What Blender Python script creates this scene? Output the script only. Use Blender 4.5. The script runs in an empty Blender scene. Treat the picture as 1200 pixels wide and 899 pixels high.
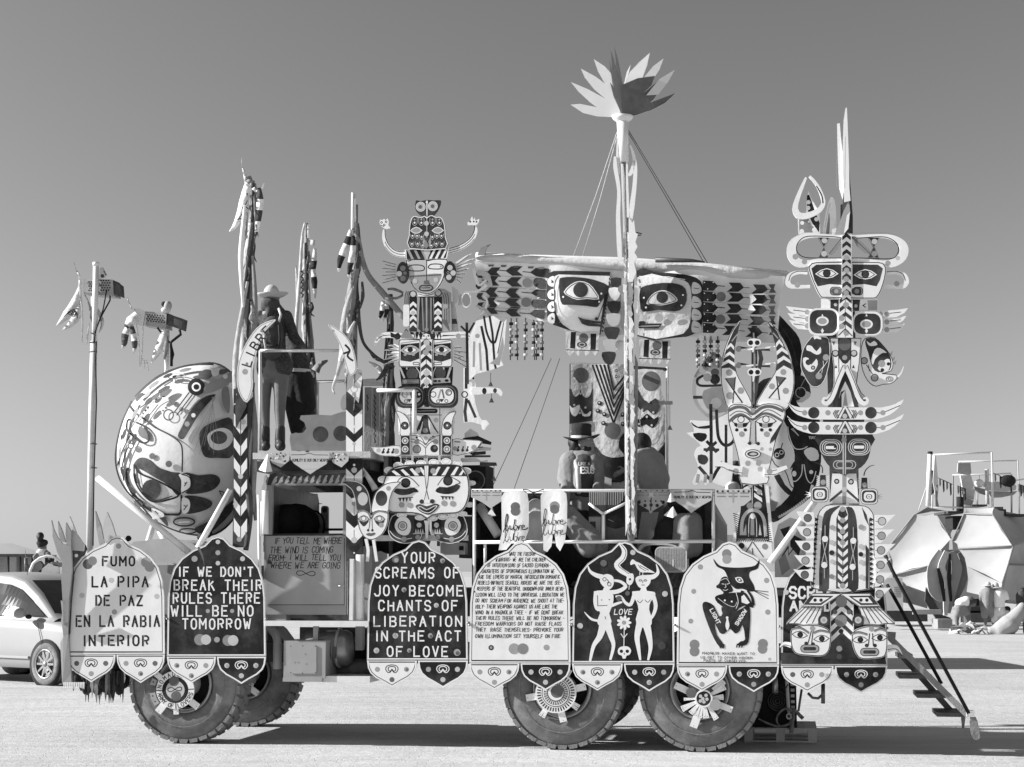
import bpy,bmesh,math,random
from math import sin,cos,pi,radians,atan2,sqrt,hypot
from mathutils import Vector,Matrix,noise
from mathutils.geometry import tessellate_polygon
random.seed(7)
sc=bpy.context.scene
COL=sc.collection
# ------------------------------------------------------------------ camera, sky, sun, exposure
F,CX,CY,HOR,CAMZ=1988.0,600.0,449.5,676.0,1.75
PITCH=math.atan((HOR-CY)/F)
cam=bpy.data.cameras.new('camera');camo=bpy.data.objects.new('camera',cam);COL.objects.link(camo)
camo.location=(0,0,CAMZ);camo.rotation_euler=(pi/2+PITCH,0,0)
cam.sensor_width=36;cam.lens=F/1200*36;cam.clip_start=0.1;cam.clip_end=60000
sc.camera=camo
SUN_EL,SUN_OFF=radians(25),radians(0.2)
w=bpy.data.worlds.new('World');sc.world=w;w.use_nodes=True
nt=w.node_tree;nt.nodes.clear()
sky=nt.nodes.new('ShaderNodeTexSky');sky.sky_type='NISHITA';sky.sun_disc=False
sky.sun_elevation=SUN_EL;sky.sun_rotation=radians(-90);sky.altitude=4000;sky.dust_density=1.0;sky.air_density=4.0
sep=nt.nodes.new('ShaderNodeSeparateColor');gam=nt.nodes.new('ShaderNodeGamma');gam.inputs[1].default_value=1.05
bg=nt.nodes.new('ShaderNodeBackground');bg.inputs[1].default_value=0.060
out=nt.nodes.new('ShaderNodeOutputWorld')
nt.links.new(sky.outputs[0],sep.inputs[0]);nt.links.new(sep.outputs[0],gam.inputs[0])
def wn(op,*v):
    n_=nt.nodes.new('ShaderNodeMath' if op != 'DOT_PRODUCT' else 'ShaderNodeVectorMath');n_.operation=op
    for i_,x_ in enumerate(v):
        if hasattr(x_,'is_output'):nt.links.new(x_,n_.inputs[i_])
        else:n_.inputs[i_].default_value=x_
    return n_.outputs['Value']
# sky light is polarised across the sun's direction, as the filter on the lens shows: darkest at a right angle to the sun
wtc=nt.nodes.new('ShaderNodeTexCoord');cg=wn('DOT_PRODUCT',wtc.outputs['Generated'],(-cos(SUN_EL),0,sin(SUN_EL)));c2_=wn('MULTIPLY',cg,cg)
pol=wn('SUBTRACT',1.0,wn('MULTIPLY',.45,wn('DIVIDE',wn('SUBTRACT',1.0,c2_),wn('ADD',1.0,c2_))))
sepg=nt.nodes.new('ShaderNodeSeparateColor');nt.links.new(gam.outputs[0],sepg.inputs[0])
nt.links.new(wn('MULTIPLY',pol,sepg.outputs[0]),bg.inputs[0]);nt.links.new(bg.outputs[0],out.inputs[0])
sl=bpy.data.lights.new('sun','SUN');so=bpy.data.objects.new('sun',sl);COL.objects.link(so)
sl.energy=5.0;sl.angle=radians(0.5);sl.color=(1,1,1)
sd=Vector((cos(SUN_EL)*cos(SUN_OFF),cos(SUN_EL)*sin(SUN_OFF),-sin(SUN_EL)))
so.rotation_euler=sd.to_track_quat('-Z','Y').to_euler()
sc.view_settings.view_transform='Standard';sc.view_settings.look='None'
sc.view_settings.exposure=0.9;sc.view_settings.gamma=1
sc.render.resolution_x=1024;sc.render.resolution_y=767

# ------------------------------------------------------------------ materials (all procedural, black and white photograph)
MATS={}
def mat(name,val,rough=.6,amt=.12,scale=6,bump=.0,bscale=60,metal=0,spec=.3,fine=.0,streak=0,dust=0,trans=0):
    m=bpy.data.materials.new(name);m.use_nodes=True;n=m.node_tree.nodes;l=m.node_tree.links
    b=n['Principled BSDF'];b.inputs['Roughness'].default_value=rough;b.inputs['Metallic'].default_value=metal
    b.inputs['Specular IOR Level'].default_value=spec
    tc=n.new('ShaderNodeTexCoord');ns=n.new('ShaderNodeTexNoise');ns.inputs['Scale'].default_value=scale
    ns.inputs['Detail'].default_value=6;ns.inputs['Roughness'].default_value=.65
    mp=n.new('ShaderNodeMapping');l.new(tc.outputs['Object'],mp.inputs[0]);l.new(mp.outputs[0],ns.inputs['Vector'])
    if streak:mp.inputs['Scale'].default_value=(1,1,streak)
    mr=n.new('ShaderNodeMapRange');mr.inputs[1].default_value=.3;mr.inputs[2].default_value=.7
    mr.inputs[3].default_value=val*(1-amt);mr.inputs[4].default_value=val*(1+amt)
    l.new(ns.outputs[0],mr.inputs[0]);last=mr.outputs[0]
    if dust:                                                       # pale playa dust lying in blotches
        n2=n.new('ShaderNodeTexNoise');n2.inputs['Scale'].default_value=2.3;n2.inputs['Detail'].default_value=9;n2.inputs['Roughness'].default_value=.7
        l.new(tc.outputs['Object'],n2.inputs['Vector'])
        m2=n.new('ShaderNodeMapRange');m2.inputs[1].default_value=.47;m2.inputs[2].default_value=.72
        m2.inputs[3].default_value=0;m2.inputs[4].default_value=dust;l.new(n2.outputs[0],m2.inputs[0])
        mx=n.new('ShaderNodeMix');mx.inputs[2].default_value=0;mx.inputs[3].default_value=.42
        l.new(m2.outputs[0],mx.inputs[0]);l.new(last,mx.inputs[2]);last=mx.outputs[0]
    l.new(last,b.inputs['Base Color'])
    if bump:
        n3=n.new('ShaderNodeTexNoise');n3.inputs['Scale'].default_value=bscale;n3.inputs['Detail'].default_value=3
        l.new(tc.outputs['Object'],n3.inputs['Vector'])
        bp=n.new('ShaderNodeBump');bp.inputs['Strength'].default_value=bump;bp.inputs['Distance'].default_value=.02
        l.new(n3.outputs[0],bp.inputs['Height']);l.new(bp.outputs[0],b.inputs['Normal'])
    if trans:b.inputs['Transmission Weight'].default_value=trans
    MATS[name]=m
    return m
mat('W',.80,.6,.07,3.5,dust=.22,spec=.12,streak=.35)
mat('L',.50,.6,.08,6,spec=.12,dust=.1)
mat('C',.34,.6,.07,8,spec=.12)
mat('M',.24,.6,.12,8,spec=.12)
mat('G',.13,.6,.2,10,spec=.12)
mat('D',.042,.6,.4,5,dust=.16,spec=.12,streak=.4)
mat('K',.018,.55,.5,5,dust=.13,spec=.12,streak=.4)
mat('WK',.03,.6,.5,14,dust=.25)                               # worn brushed black
mat('cloth_white',.80,.9,.05,5,bump=.25,bscale=9)
mat('cloth_light',.55,.9,.08,8,bump=.7,bscale=11)
mat('cloth_grey',.38,.9,.1,8,bump=.7,bscale=11)
mat('ball_cloth',.62,.9,.05,5,bump=.25,bscale=9)
mat('cloth_mid',.22,.9,.12,8,bump=.7,bscale=11)
mat('cloth_dark',.06,.9,.2,12,bump=.7,bscale=11)
mat('cloth_black',.022,.9,.3,12,bump=.7,bscale=11)
mat('cloth_pattern',.055,.9,.9,55,bump=.7,bscale=11)
mat('dot_dark',.05,.85,.35,30)
mat('metal_white',.70,.4,.08,9,spec=.5)
mat('steel',.30,.38,.15,9,metal=.7)
mat('dark_steel',.045,.5,.3,12,spec=.4,dust=.3)
mat('black_void',.012,.8,.2,9)
mat('truck_paint',.33,.5,.06,4,spec=.35,dust=.15)
mat('rubber',.15,.9,.2,9,bump=.12,bscale=40,dust=.55)
mat('rubber_dusty',.21,.9,.25,5,bump=.3,bscale=30)
mat('rubber_black',.022,.8,.2,9)
mat('wood_light',.50,.7,.2,5,streak=.15,bump=.2)
mat('wood_mid',.24,.7,.3,5,streak=.2,bump=.3)
mat('wood_dark',.09,.7,.3,5,bump=.2)
mat('skin',.14,.55,.08,12)
mat('face_skin',.24,.5,.06,12)
mat('skin_dark',.10,.5,.08,12)
mat('hair',.015,.6,.4,50)
mat('leather',.04,.5,.3,20)
mat('straw',.50,.9,.18,90,bump=.4,bscale=160)
mat('flower_white',.72,.4,.05,4)
mat('car_white',.34,.5,.03,3,spec=.25)
mat('car_glass',.05,.05,.3,2,spec=.35)
mat('tent_white',.34,.85,.08,.9,bump=.8,bscale=1.3)
mat('tent_grey',.36,.8,.12,1.2,bump=.8,bscale=2)
mat('tent_dark',.10,.85,.25,2,bump=.5,bscale=4)
mat('hill',.42,1,.1,.002)
mat('mirror',.5,.06,0,4,metal=1)
mat('lens',.03,.1,0,4,spec=.9)
def MM(n):return MATS[n]

# ------------------------------------------------------------------ frames: pixel of the photo + depth v -> point of a real vertical plane
def ray(px,py):
    xc,zc=px-CX,CY-py
    return Vector((xc,F*cos(PITCH)-zc*sin(PITCH),F*sin(PITCH)+zc*cos(PITCH)))
CAM=Vector((0,0,CAMZ))
class Frame:
    def __init__(s,O,yaw):
        s.O=Vector(O);s.yaw=yaw
        s.U=Vector((cos(yaw),-sin(yaw),0));s.Vv=Vector((sin(yaw),cos(yaw),0))
    def P(s,px,py,v):
        d=ray(px,py);t=(v-(CAM-s.O).dot(s.Vv))/d.dot(s.Vv)
        X=CAM+d*t-s.O
        return Vector((X.dot(s.U),v,X.z))
    def Wd(s,p):return s.O+s.U*p[0]+s.Vv*p[1]+Vector((0,0,p[2]))
    def pr(s,v):return s.P(CX+1,CY,v)[0]-s.P(CX,CY,v)[0]       # metres per pixel at depth v
def ground(px,py):
    d=ray(px,py);t=-CAMZ/d.z
    return CAM+d*t
g1,g2=ground(215,872),ground(820,882)
FT=Frame((g1.x,g1.y,0),atan2(g1.y-g2.y,g2.x-g1.x))              # the truck: u along it, v away from the camera
def FB(D):return Frame((0,D,0),0)

T=[0,0,1.0]
def Z(x0,y0,s):T[:]=[x0,y0,s]
def q(X,Y):return(T[0]+X/T[2],T[1]+Y/T[2])
def mir(pts,cx):return[(2*cx-p[0],p[1])for p in pts][::-1]
def sm(pts,n=4,closed=True):
    o=[];N=len(pts)
    rng=range(N)if closed else range(N-1)
    for i in rng:
        if closed:a,b,c,d=pts[i-1],pts[i],pts[(i+1)%N],pts[(i+2)%N]
        else:a,b,c,d=pts[max(i-1,0)],pts[i],pts[i+1],pts[min(i+2,N-1)]
        for k in range(n):
            t=k/n
            o.append(tuple(.5*(2*b[j]+(c[j]-a[j])*t+(2*a[j]-5*b[j]+4*c[j]-d[j])*t*t+(3*b[j]-a[j]-3*c[j]+d[j])*t ** 3)for j in range(len(b))))
    if not closed:o.append(tuple(pts[-1]))
    return o
def area(p):return sum(p[i-1][0]*p[i][1]-p[i][0]*p[i-1][1]for i in range(len(p)))/2
def inset(p,d):
    N=len(p);o=[];s=1 if area(p)>0 else-1
    for i in range(N):
        a,b,c=p[i-1],p[i],p[(i+1)%N]
        e1=(b[0]-a[0],b[1]-a[1]);e2=(c[0]-b[0],c[1]-b[1])
        l1=hypot(*e1)or 1;l2=hypot(*e2)or 1
        nx=(-e1[1]/l1-e2[1]/l2)*s;ny=(e1[0]/l1+e2[0]/l2)*s
        L=hypot(nx,ny)or 1;k=1/max(.5,L/2)
        o.append((b[0]+nx/L*d*k,b[1]+ny/L*d*k))
    return o
def ell(cx,cy,rx,ry=None,n=20,rot=0):
    ry=rx if ry is None else ry;c,s_=cos(rot),sin(rot)
    return[(cx+rx*cos(a)*c-ry*sin(a)*s_,cy+rx*cos(a)*s_+ry*sin(a)*c)for a in[2*pi*i/n for i in range(n)]]
def rrect(x0,y0,x1,y1,r,n=4):
    o=[]
    for cx,cy,a0 in((x1-r,y0+r,-pi/2),(x1-r,y1-r,0),(x0+r,y1-r,pi/2),(x0+r,y0+r,pi)):
        for i in range(n+1):
            a=a0+pi/2*i/n;o.append((cx+r*cos(a),cy+r*sin(a)))
    return o
def almond(cx,cy,w_,h,tilt=0):
    p=[(-1,.1),(-.55,-.62),(0,-1),(.55,-.66),(1,.05),(.5,.75),(0,.95),(-.5,.75)]
    c,s_=cos(tilt),sin(tilt)
    return[(cx+x*w_*c-y*h*s_,cy+x*w_*s_+y*h*c)for x,y in p]

class B:
    """collects the faces of ONE mesh; drawing calls take zoomed-photo coordinates, 3-D calls take frame coordinates"""
    def __init__(s,fr=None,v=0.0,mp=None):
        s.V=[];s.Fc=[];s.M=[];s.S=[];s.ml=[];s.fr=fr or FT;s.v=v;s.k=0;s.mp=mp
    def mi(s,m):
        if m not in s.ml:s.ml.append(m)
        return s.ml.index(m)
    def face(s,idx,m,smooth=False):s.Fc.append(idx);s.M.append(s.mi(m));s.S.append(smooth)
    def add(s,p):s.V.append(Vector(p));return len(s.V)-1
    def pt(s,X,Y,lift=0):
        px,py=q(X,Y)
        if s.mp:return s.mp(px,py,lift)
        return s.fr.P(px,py,s.v-lift)
    def lay(s):
        s.k += 1
        return(.005+s.k*.0008)if s.mp else(.0001+s.k*.00005)
    def paint(s,pts,m):
        L=s.lay()
        if not s.mp:
            s.face([s.add(s.pt(x,y,L))for x,y in pts],m);return
        tri=tessellate_polygon([[Vector((x,y,0))for x,y in pts]]);lim=3*T[2]
        st=[(pts[a],pts[b],pts[c])for a,b,c in tri]
        cache={}
        def vid(p):
            k=(round(p[0],3),round(p[1],3))
            if k not in cache:cache[k]=s.add(s.pt(p[0],p[1],L))
            return cache[k]
        while st:
            a,b,c=st.pop()
            e=[hypot(a[0]-b[0],a[1]-b[1]),hypot(b[0]-c[0],b[1]-c[1]),hypot(c[0]-a[0],c[1]-a[1])]
            i=e.index(max(e))
            if e[i]>lim:
                if i == 1:a,b,c=b,c,a
                if i == 2:a,b,c=c,a,b
                m_=((a[0]+b[0])/2,(a[1]+b[1])/2);st +=[(a,m_,c),(m_,b,c)]
            else:s.face([vid(a),vid(b),vid(c)],m,True)
    def plate(s,pts,m,v=None,th=.02,side=None):
        if v is not None:s.v=v
        s.k=0;f=[s.add(s.pt(x,y,0))for x,y in pts]
        d=Vector((0,th,0));bk=[s.add(s.V[i]+d)for i in f];n=len(f)
        s.face(f,m);s.face(bk[::-1],side or m)
        for i in range(n):s.face([f[i],f[(i+1)%n],bk[(i+1)%n],bk[i]],side or m)
        return s
    def disc(s,cx,cy,r,m,ry=None,n=18,rot=0):s.paint(ell(cx,cy,r,ry,n,rot),m)
    def strip(s,pts,wd,closed=False):
        N=len(pts);Lf=[];R=[]
        for i in range(N):
            if closed:a,c=pts[i-1],pts[(i+1)%N]
            else:a,c=pts[max(i-1,0)],pts[min(i+1,N-1)]
            dx,dy=c[0]-a[0],c[1]-a[1];l_=hypot(dx,dy)or 1
            w_=(wd[min(int(i*len(wd)/N),len(wd)-1)]if isinstance(wd,(list,tuple))else wd)/2
            if isinstance(wd,(list,tuple))and len(wd)>1 and N >1:
                t=i/(N-1)*(len(wd)-1);j=min(int(t),len(wd)-2);w_=(wd[j]*(1-t+j)+wd[j+1]*(t-j))/2
            b_=pts[i];k=1
            if 0 <i <N-1 or closed:
                b0=pts[i-1];b1=pts[(i+1)%N]
                e1=(b_[0]-b0[0],b_[1]-b0[1]);e2=(b1[0]-b_[0],b1[1]-b_[1])
                l1=hypot(*e1)or 1;l2=hypot(*e2)or 1
                ca=(e1[0]*e2[0]+e1[1]*e2[1])/l1/l2;k=1/max(.55,sqrt(max(0,(1+ca)/2)))
            nx,ny=-dy/l_*w_*k,dx/l_*w_*k
            Lf.append((pts[i][0]+nx,pts[i][1]+ny));R.append((pts[i][0]-nx,pts[i][1]-ny))
        return Lf,R
    def line(s,pts,wd,m,closed=False,smooth=0,L=None):
        if L is None and m in 'KD' and not isinstance(wd,(list,tuple))and wd <8 and T[2]>2:wd=wd*1.22+.6
        if smooth:pts=sm(pts,smooth,closed)
        if s.mp:
            o=[];P_=list(pts)+([pts[0]]if closed else[])
            for a,b in zip(P_,P_[1:]):
                n=max(1,int(hypot(a[0]-b[0],a[1]-b[1])/(3*T[2])))
                o +=[(a[0]+(b[0]-a[0])*i/n,a[1]+(b[1]-a[1])*i/n)for i in range(n)]
            pts=o+([]if closed else[P_[-1]])
        Lf,R=s.strip(pts,wd,closed);L=L if L is not None else s.lay();n=len(pts)
        ia=[s.add(s.pt(*p,L+.00001*i/n))for i,p in enumerate(Lf)];ib=[s.add(s.pt(*p,L+.00001*i/n))for i,p in enumerate(R)]
        for i in range(n if closed else n-1):
            j=(i+1)%n;s.face([ia[i],ia[j],ib[j],ib[i]],m)
    def ring(s,cx,cy,r,wd,m,ry=None,n=20):s.line(ell(cx,cy,r,ry,n),wd,m,closed=True)
    def band(s,pts,wd,m,v=None,th=.02,closed=False,smooth=0,side=None):
        """a thick tapered board that follows a curve (horns, loops)"""
        if v is not None:s.v=v
        s.k=0
        if smooth:pts=sm(pts,smooth,closed)
        Lf,R=s.strip(pts,wd,closed);n=len(pts);d=Vector((0,th,0));sd_=side or m
        A=[s.add(s.pt(*p))for p in Lf];Bq=[s.add(s.pt(*p))for p in R];A2=[s.add(s.V[i]+d)for i in A];B2=[s.add(s.V[i]+d)for i in Bq]
        for i in range(n if closed else n-1):
            j=(i+1)%n
            s.face([A[i],A[j],Bq[j],Bq[i]],m);s.face([A2[i],B2[i],B2[j],A2[j]],sd_)
            s.face([A[i],A2[i],A2[j],A[j]],sd_);s.face([Bq[i],Bq[j],B2[j],B2[i]],sd_)
        if not closed:
            for i in(0,-1):s.face([A[i],Bq[i],B2[i],A2[i]],sd_)
    # 3-D pieces in frame coordinates
    def tube(s,pts,r,m,n=8,cap=True,smooth=True):
        pts=[Vector(p)for p in pts];N=len(pts);rings=[];up=None
        for i,p in enumerate(pts):
            d=(pts[min(i+1,N-1)]-pts[max(i-1,0)])
            d=d.normalized()if d.length >1e-9 else Vector((0,0,1))
            a=d.cross(Vector((0,1,0))if abs(d.y)<.9 else Vector((1,0,0))).normalized()if up is None else(up-d*up.dot(d)).normalized()
            up=a;b=d.cross(a);rr=r[i]if isinstance(r,(list,tuple))else r
            rings.append([s.add(p+(a*cos(2*pi*k/n)+b*sin(2*pi*k/n))*rr)for k in range(n)])
        for i in range(N-1):
            for k in range(n):s.face([rings[i][k],rings[i][(k+1)%n],rings[i+1][(k+1)%n],rings[i+1][k]],m,smooth)
        if cap:s.face(rings[0][::-1],m);s.face(rings[-1],m)
    def tp(s,pts,r,m,n=8,**k):s.tube([s.fr.P(*q(p[0],p[1]),p[2])for p in pts],r,m,n,**k)
    def box(s,a,b,m,rot=0,bev=0):
        x0,y0,z0=a;x1,y1,z1=b
        i=[s.add(p)for p in((x0,y0,z0),(x1,y0,z0),(x1,y1,z0),(x0,y1,z0),(x0,y0,z1),(x1,y0,z1),(x1,y1,z1),(x0,y1,z1))]
        for f in((0,1,5,4),(1,2,6,5),(2,3,7,6),(3,0,4,7),(4,5,6,7),(3,2,1,0)):s.face([i[k]for k in f],m)
    def boxp(s,X0,Y0,X1,Y1,v0,v1,m):
        a=s.fr.P(*q(X0,Y1),v0);b=s.fr.P(*q(X1,Y0),v0);s.box((a[0],v0,a[2]),(b[0],v1,b[2]),m)
    def lathe(s,c,axis,prof,m,n=20,ms=None):
        """prof: list of (offset along axis, radius)"""
        ax=Vector(axis).normalized();a=ax.cross(Vector((0,0,1))if abs(ax.z)<.9 else Vector((1,0,0))).normalized();b=ax.cross(a);c=Vector(c)
        rs=[[s.add(c+ax*t+(a*cos(2*pi*k/n)+b*sin(2*pi*k/n))*r)for k in range(n)]for t,r in prof]
        for i in range(len(rs)-1):
            for k in range(n):s.face([rs[i][k],rs[i][(k+1)%n],rs[i+1][(k+1)%n],rs[i+1][k]],ms[i]if ms else m,True)
    def sphere(s,c,r,m,n=12,k=8,f=None):
        r=r if isinstance(r,(tuple,list))else(r,r,r);c=Vector(c);rs=[]
        for i in range(k+1):
            th=pi*i/k;row=[]
            for j in range(n):
                ph=2*pi*j/n;p=Vector((r[0]*sin(th)*cos(ph),r[1]*sin(th)*sin(ph),r[2]*cos(th)))
                if f:p=f(p)
                row.append(s.add(c+p))
            rs.append(row)
        for i in range(k):
            for j in range(n):s.face([rs[i][j],rs[i][(j+1)%n],rs[i+1][(j+1)%n],rs[i+1][j]],m,True)
    def tri(s,pts,m):s.face([s.add(p)for p in pts],m)

PRETTY={'W':'white_paint','L':'light_grey_paint','C':'grey_paint','M':'mid_grey_paint','G':'dark_grey_paint','D':'charcoal_paint','K':'black_paint','WK':'worn_black_paint'}
for k_,n_ in PRETTY.items():MATS[k_].name=n_
ABS={}
def thing(name,label,cat,at,fr=None,group=None,kind=None):
    fr=fr or FT;o=bpy.data.objects.new(name,None);COL.objects.link(o);o.empty_display_size=.1
    o.location=fr.Wd(at);o.rotation_euler=(0,0,-fr.yaw);ABS[o.name]=Vector(at)
    if label:o['label']=label
    if cat:o['category']=cat
    if group:o['group']=group
    if kind:o['kind']=kind
    return o
def thingp(name,label,cat,px,py,v,group=None,fr=None):
    fr=fr or FT;return thing(name,label,cat,fr.P(px,py,v),fr,group)
def part(name,b,par=None,label=None,cat=None,group=None,kind=None):
    lo=Vector([min(p[i]for p in b.V)for i in range(3)]);hi=Vector([max(p[i]for p in b.V)for i in range(3)]);c=(lo+hi)/2
    if par is None:c.z=lo.z
    me=bpy.data.meshes.new(name);me.from_pydata([p-c for p in b.V],[],b.Fc)
    for m in b.ml:me.materials.append(MM(m))
    me.polygons.foreach_set('material_index',b.M);me.polygons.foreach_set('use_smooth',b.S);me.update()
    o=bpy.data.objects.new(name,me);COL.objects.link(o)
    if par is None:o.location=b.fr.Wd(c);o.rotation_euler=(0,0,-b.fr.yaw)
    else:o.parent=par;o.location=c-ABS[par.name]
    ABS[o.name]=c
    if label:o['label']=label
    if cat:o['category']=cat
    if group:o['group']=group
    if kind:o['kind']=kind
    return o
def kids(o):return[c for c in COL.objects if c.parent == o]
def dup(o,move=(0,0,0),par=None,label=None,rotz=None):
    c=o.copy();COL.objects.link(c);ABS[c.name]=ABS[o.name]+Vector(move)
    if par is not None:c.parent=par;
    if par is None or move !=(0,0,0):c.location=o.location+Vector(move)
    if label:c['label']=label
    for ch in kids(o):dup(ch,(0,0,0),c)
    return c

# ------------------------------------------------------------------ stroke lettering
def _l(*s_):return[[(float(p[0]),float(p[1]))for p in st]for st in s_]
FN={
 'A':_l([(0,1),(.5,0)],[(.5,0),(1,1)],[(.22,.62),(.78,.62)]),'B':_l([(0,0),(0,1)],[(0,0),(.7,0),(.95,.13),(.95,.34),(.7,.47),(0,.47)],[(.6,.47),(1,.62),(1,.87),(.75,1),(0,1)]),
 'C':_l([(1,.2),(.75,0),(.25,0),(0,.22),(0,.78),(.25,1),(.75,1),(1,.8)]),'D':_l([(0,0),(0,1)],[(0,0),(.6,0),(1,.28),(1,.72),(.6,1),(0,1)]),
 'E':_l([(1,0),(0,0)],[(0,0),(0,1)],[(0,1),(1,1)],[(0,.48),(.8,.48)]),'F':_l([(1,0),(0,0)],[(0,0),(0,1)],[(0,.48),(.8,.48)]),
 'G':_l([(1,.2),(.75,0),(.25,0),(0,.22),(0,.78),(.25,1),(.75,1),(1,.8),(1,.55),(.6,.55)]),'H':_l([(0,0),(0,1)],[(1,0),(1,1)],[(0,.5),(1,.5)]),
 'I':_l([(.5,0),(.5,1)]),'J':_l([(1,0),(1,.78),(.75,1),(.25,1),(0,.8)]),'K':_l([(0,0),(0,1)],[(1,0),(0,.55)],[(.35,.4),(1,1)]),'L':_l([(0,0),(0,1)],[(0,1),(1,1)]),
 'M':_l([(0,1),(0,0)],[(0,0),(.5,.6)],[(.5,.6),(1,0)],[(1,0),(1,1)]),'N':_l([(0,1),(0,0)],[(0,0),(1,1)],[(1,1),(1,0)]),
 'O':_l([(.42,0),(.2,.05),(0,.25),(0,.75),(.2,.95),(.42,1)],[(.58,0),(.8,.05),(1,.25),(1,.75),(.8,.95),(.58,1)]),
 'P':_l([(0,0),(0,1)],[(0,0),(.7,0),(1,.15),(1,.4),(.7,.54),(0,.54)]),'R':_l([(0,0),(0,1)],[(0,0),(.7,0),(1,.15),(1,.38),(.7,.5),(0,.5)],[(.5,.5),(1,1)]),
 'Q':_l([(.5,0),(.1,.1),(0,.5),(.1,.9),(.5,1),(.9,.9),(1,.5),(.9,.1),(.5,0)],[(.6,.7),(1,1)]),
 'S':_l([(1,.18),(.75,0),(.25,0),(0,.16),(0,.36),(.25,.48),(.75,.53),(1,.66),(1,.84),(.75,1),(.25,1),(0,.82)]),'T':_l([(0,0),(1,0)],[(.5,0),(.5,1)]),
 'U':_l([(0,0),(0,.78),(.25,1),(.75,1),(1,.78),(1,0)]),'V':_l([(0,0),(.5,1)],[(.5,1),(1,0)]),'W':_l([(0,0),(.25,1)],[(.25,1),(.5,.35)],[(.5,.35),(.75,1)],[(.75,1),(1,0)]),
 'X':_l([(0,0),(1,1)],[(1,0),(0,1)]),'Y':_l([(0,0),(.5,.5)],[(1,0),(.5,.5)],[(.5,.5),(.5,1)]),'Z':_l([(0,0),(1,0)],[(1,0),(0,1)],[(0,1),(1,1)]),
 "'":_l([(.5,0),(.5,.2)]),'-':_l([(.1,.5),(.9,.5)]),'.':_l([(.4,1),(.6,1)]),'!':_l([(.5,0),(.5,.7)])}
WID={'I':.3,"'":.3,'M':1.25,'W':1.3,' ':.75,'.':.3,'-':.6}
def text(b,st,x0,x1,y0,y1,m,lw,gap=.42,jit=0,slant=0,rise=0,tf=None):
    """fit the words between x0 and x1, capitals from y0 to y1"""
    ws=[WID.get(c,1)for c in st];tot=sum(ws)+gap*(len(st)-1);u=(x1-x0)/tot;x=x0;i=0;L0=b.lay()
    rs=random.Random(st)
    for c,w_ in zip(st,ws):
        jx,jy,jh=(rs.uniform(-1,1)*jit*(y1-y0)for _ in range(3))
        for si,stq in enumerate(FN.get(c,[])):
            pts=[];cut=-.75 if gap == .75 and si and c in 'ABDPRKEFH' else .4;cut2=-.75 if gap == .75 and c in 'BDPR' and si else .4
            for(a,d)in stq:
                X=x+a*w_*u+jx-slant*(d-.5)*(y1-y0);Y=y0+d*(y1-y0+jh)+jy+rise*(x-x0)
                pts.append(tf(X,Y)if tf else(X,Y))
            a_,b_=pts[0],pts[1];e=hypot(a_[0]-b_[0],a_[1]-b_[1])or 1          # square the ends off
            pts[0]=(a_[0]+(a_[0]-b_[0])/e*lw*cut,a_[1]+(a_[1]-b_[1])/e*lw*cut)
            a_,b_=pts[-1],pts[-2];e=hypot(a_[0]-b_[0],a_[1]-b_[1])or 1
            pts[-1]=(a_[0]+(a_[0]-b_[0])/e*lw*cut2,a_[1]+(a_[1]-b_[1])/e*lw*cut2)
            b.line(pts,lw,m,L=L0+(i %4)*(.0002 if b.mp else .00001));i += 1
        x +=(w_+gap)*u
def chev(b,x0,x1,ys,drop,ms,up=False):
    """stack of chevrons between x0 and x1; ys = successive heights at the sides, drop = how far the middle points down"""
    cx=(x0+x1)/2;d=-drop if up else drop
    for i in range(len(ys)-1):
        m=ms[i %len(ms)]
        if m:b.paint([(x0,ys[i]),(cx,ys[i]+d),(x1,ys[i]),(x1,ys[i+1]),(cx,ys[i+1]+d),(x0,ys[i+1])],m)
def eye(b,cx,cy,w_,h,white='W',pup='K',ringm=None,pr=.5,lw=1,tilt=0,rings=1):
    if ringm:b.paint(almond(cx,cy,w_*1.16,h*1.35,tilt),ringm)
    b.paint(almond(cx,cy,w_,h,tilt),white)
    if rings:b.line(almond(cx,cy,w_*.84,h*.8,tilt),lw,'K',closed=True)
    b.disc(cx,cy-h*.08,h*pr*1.5,pup)
def edge(b,pts,d,lw,m):b.line(inset(pts,d),lw,m,closed=True)

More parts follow.
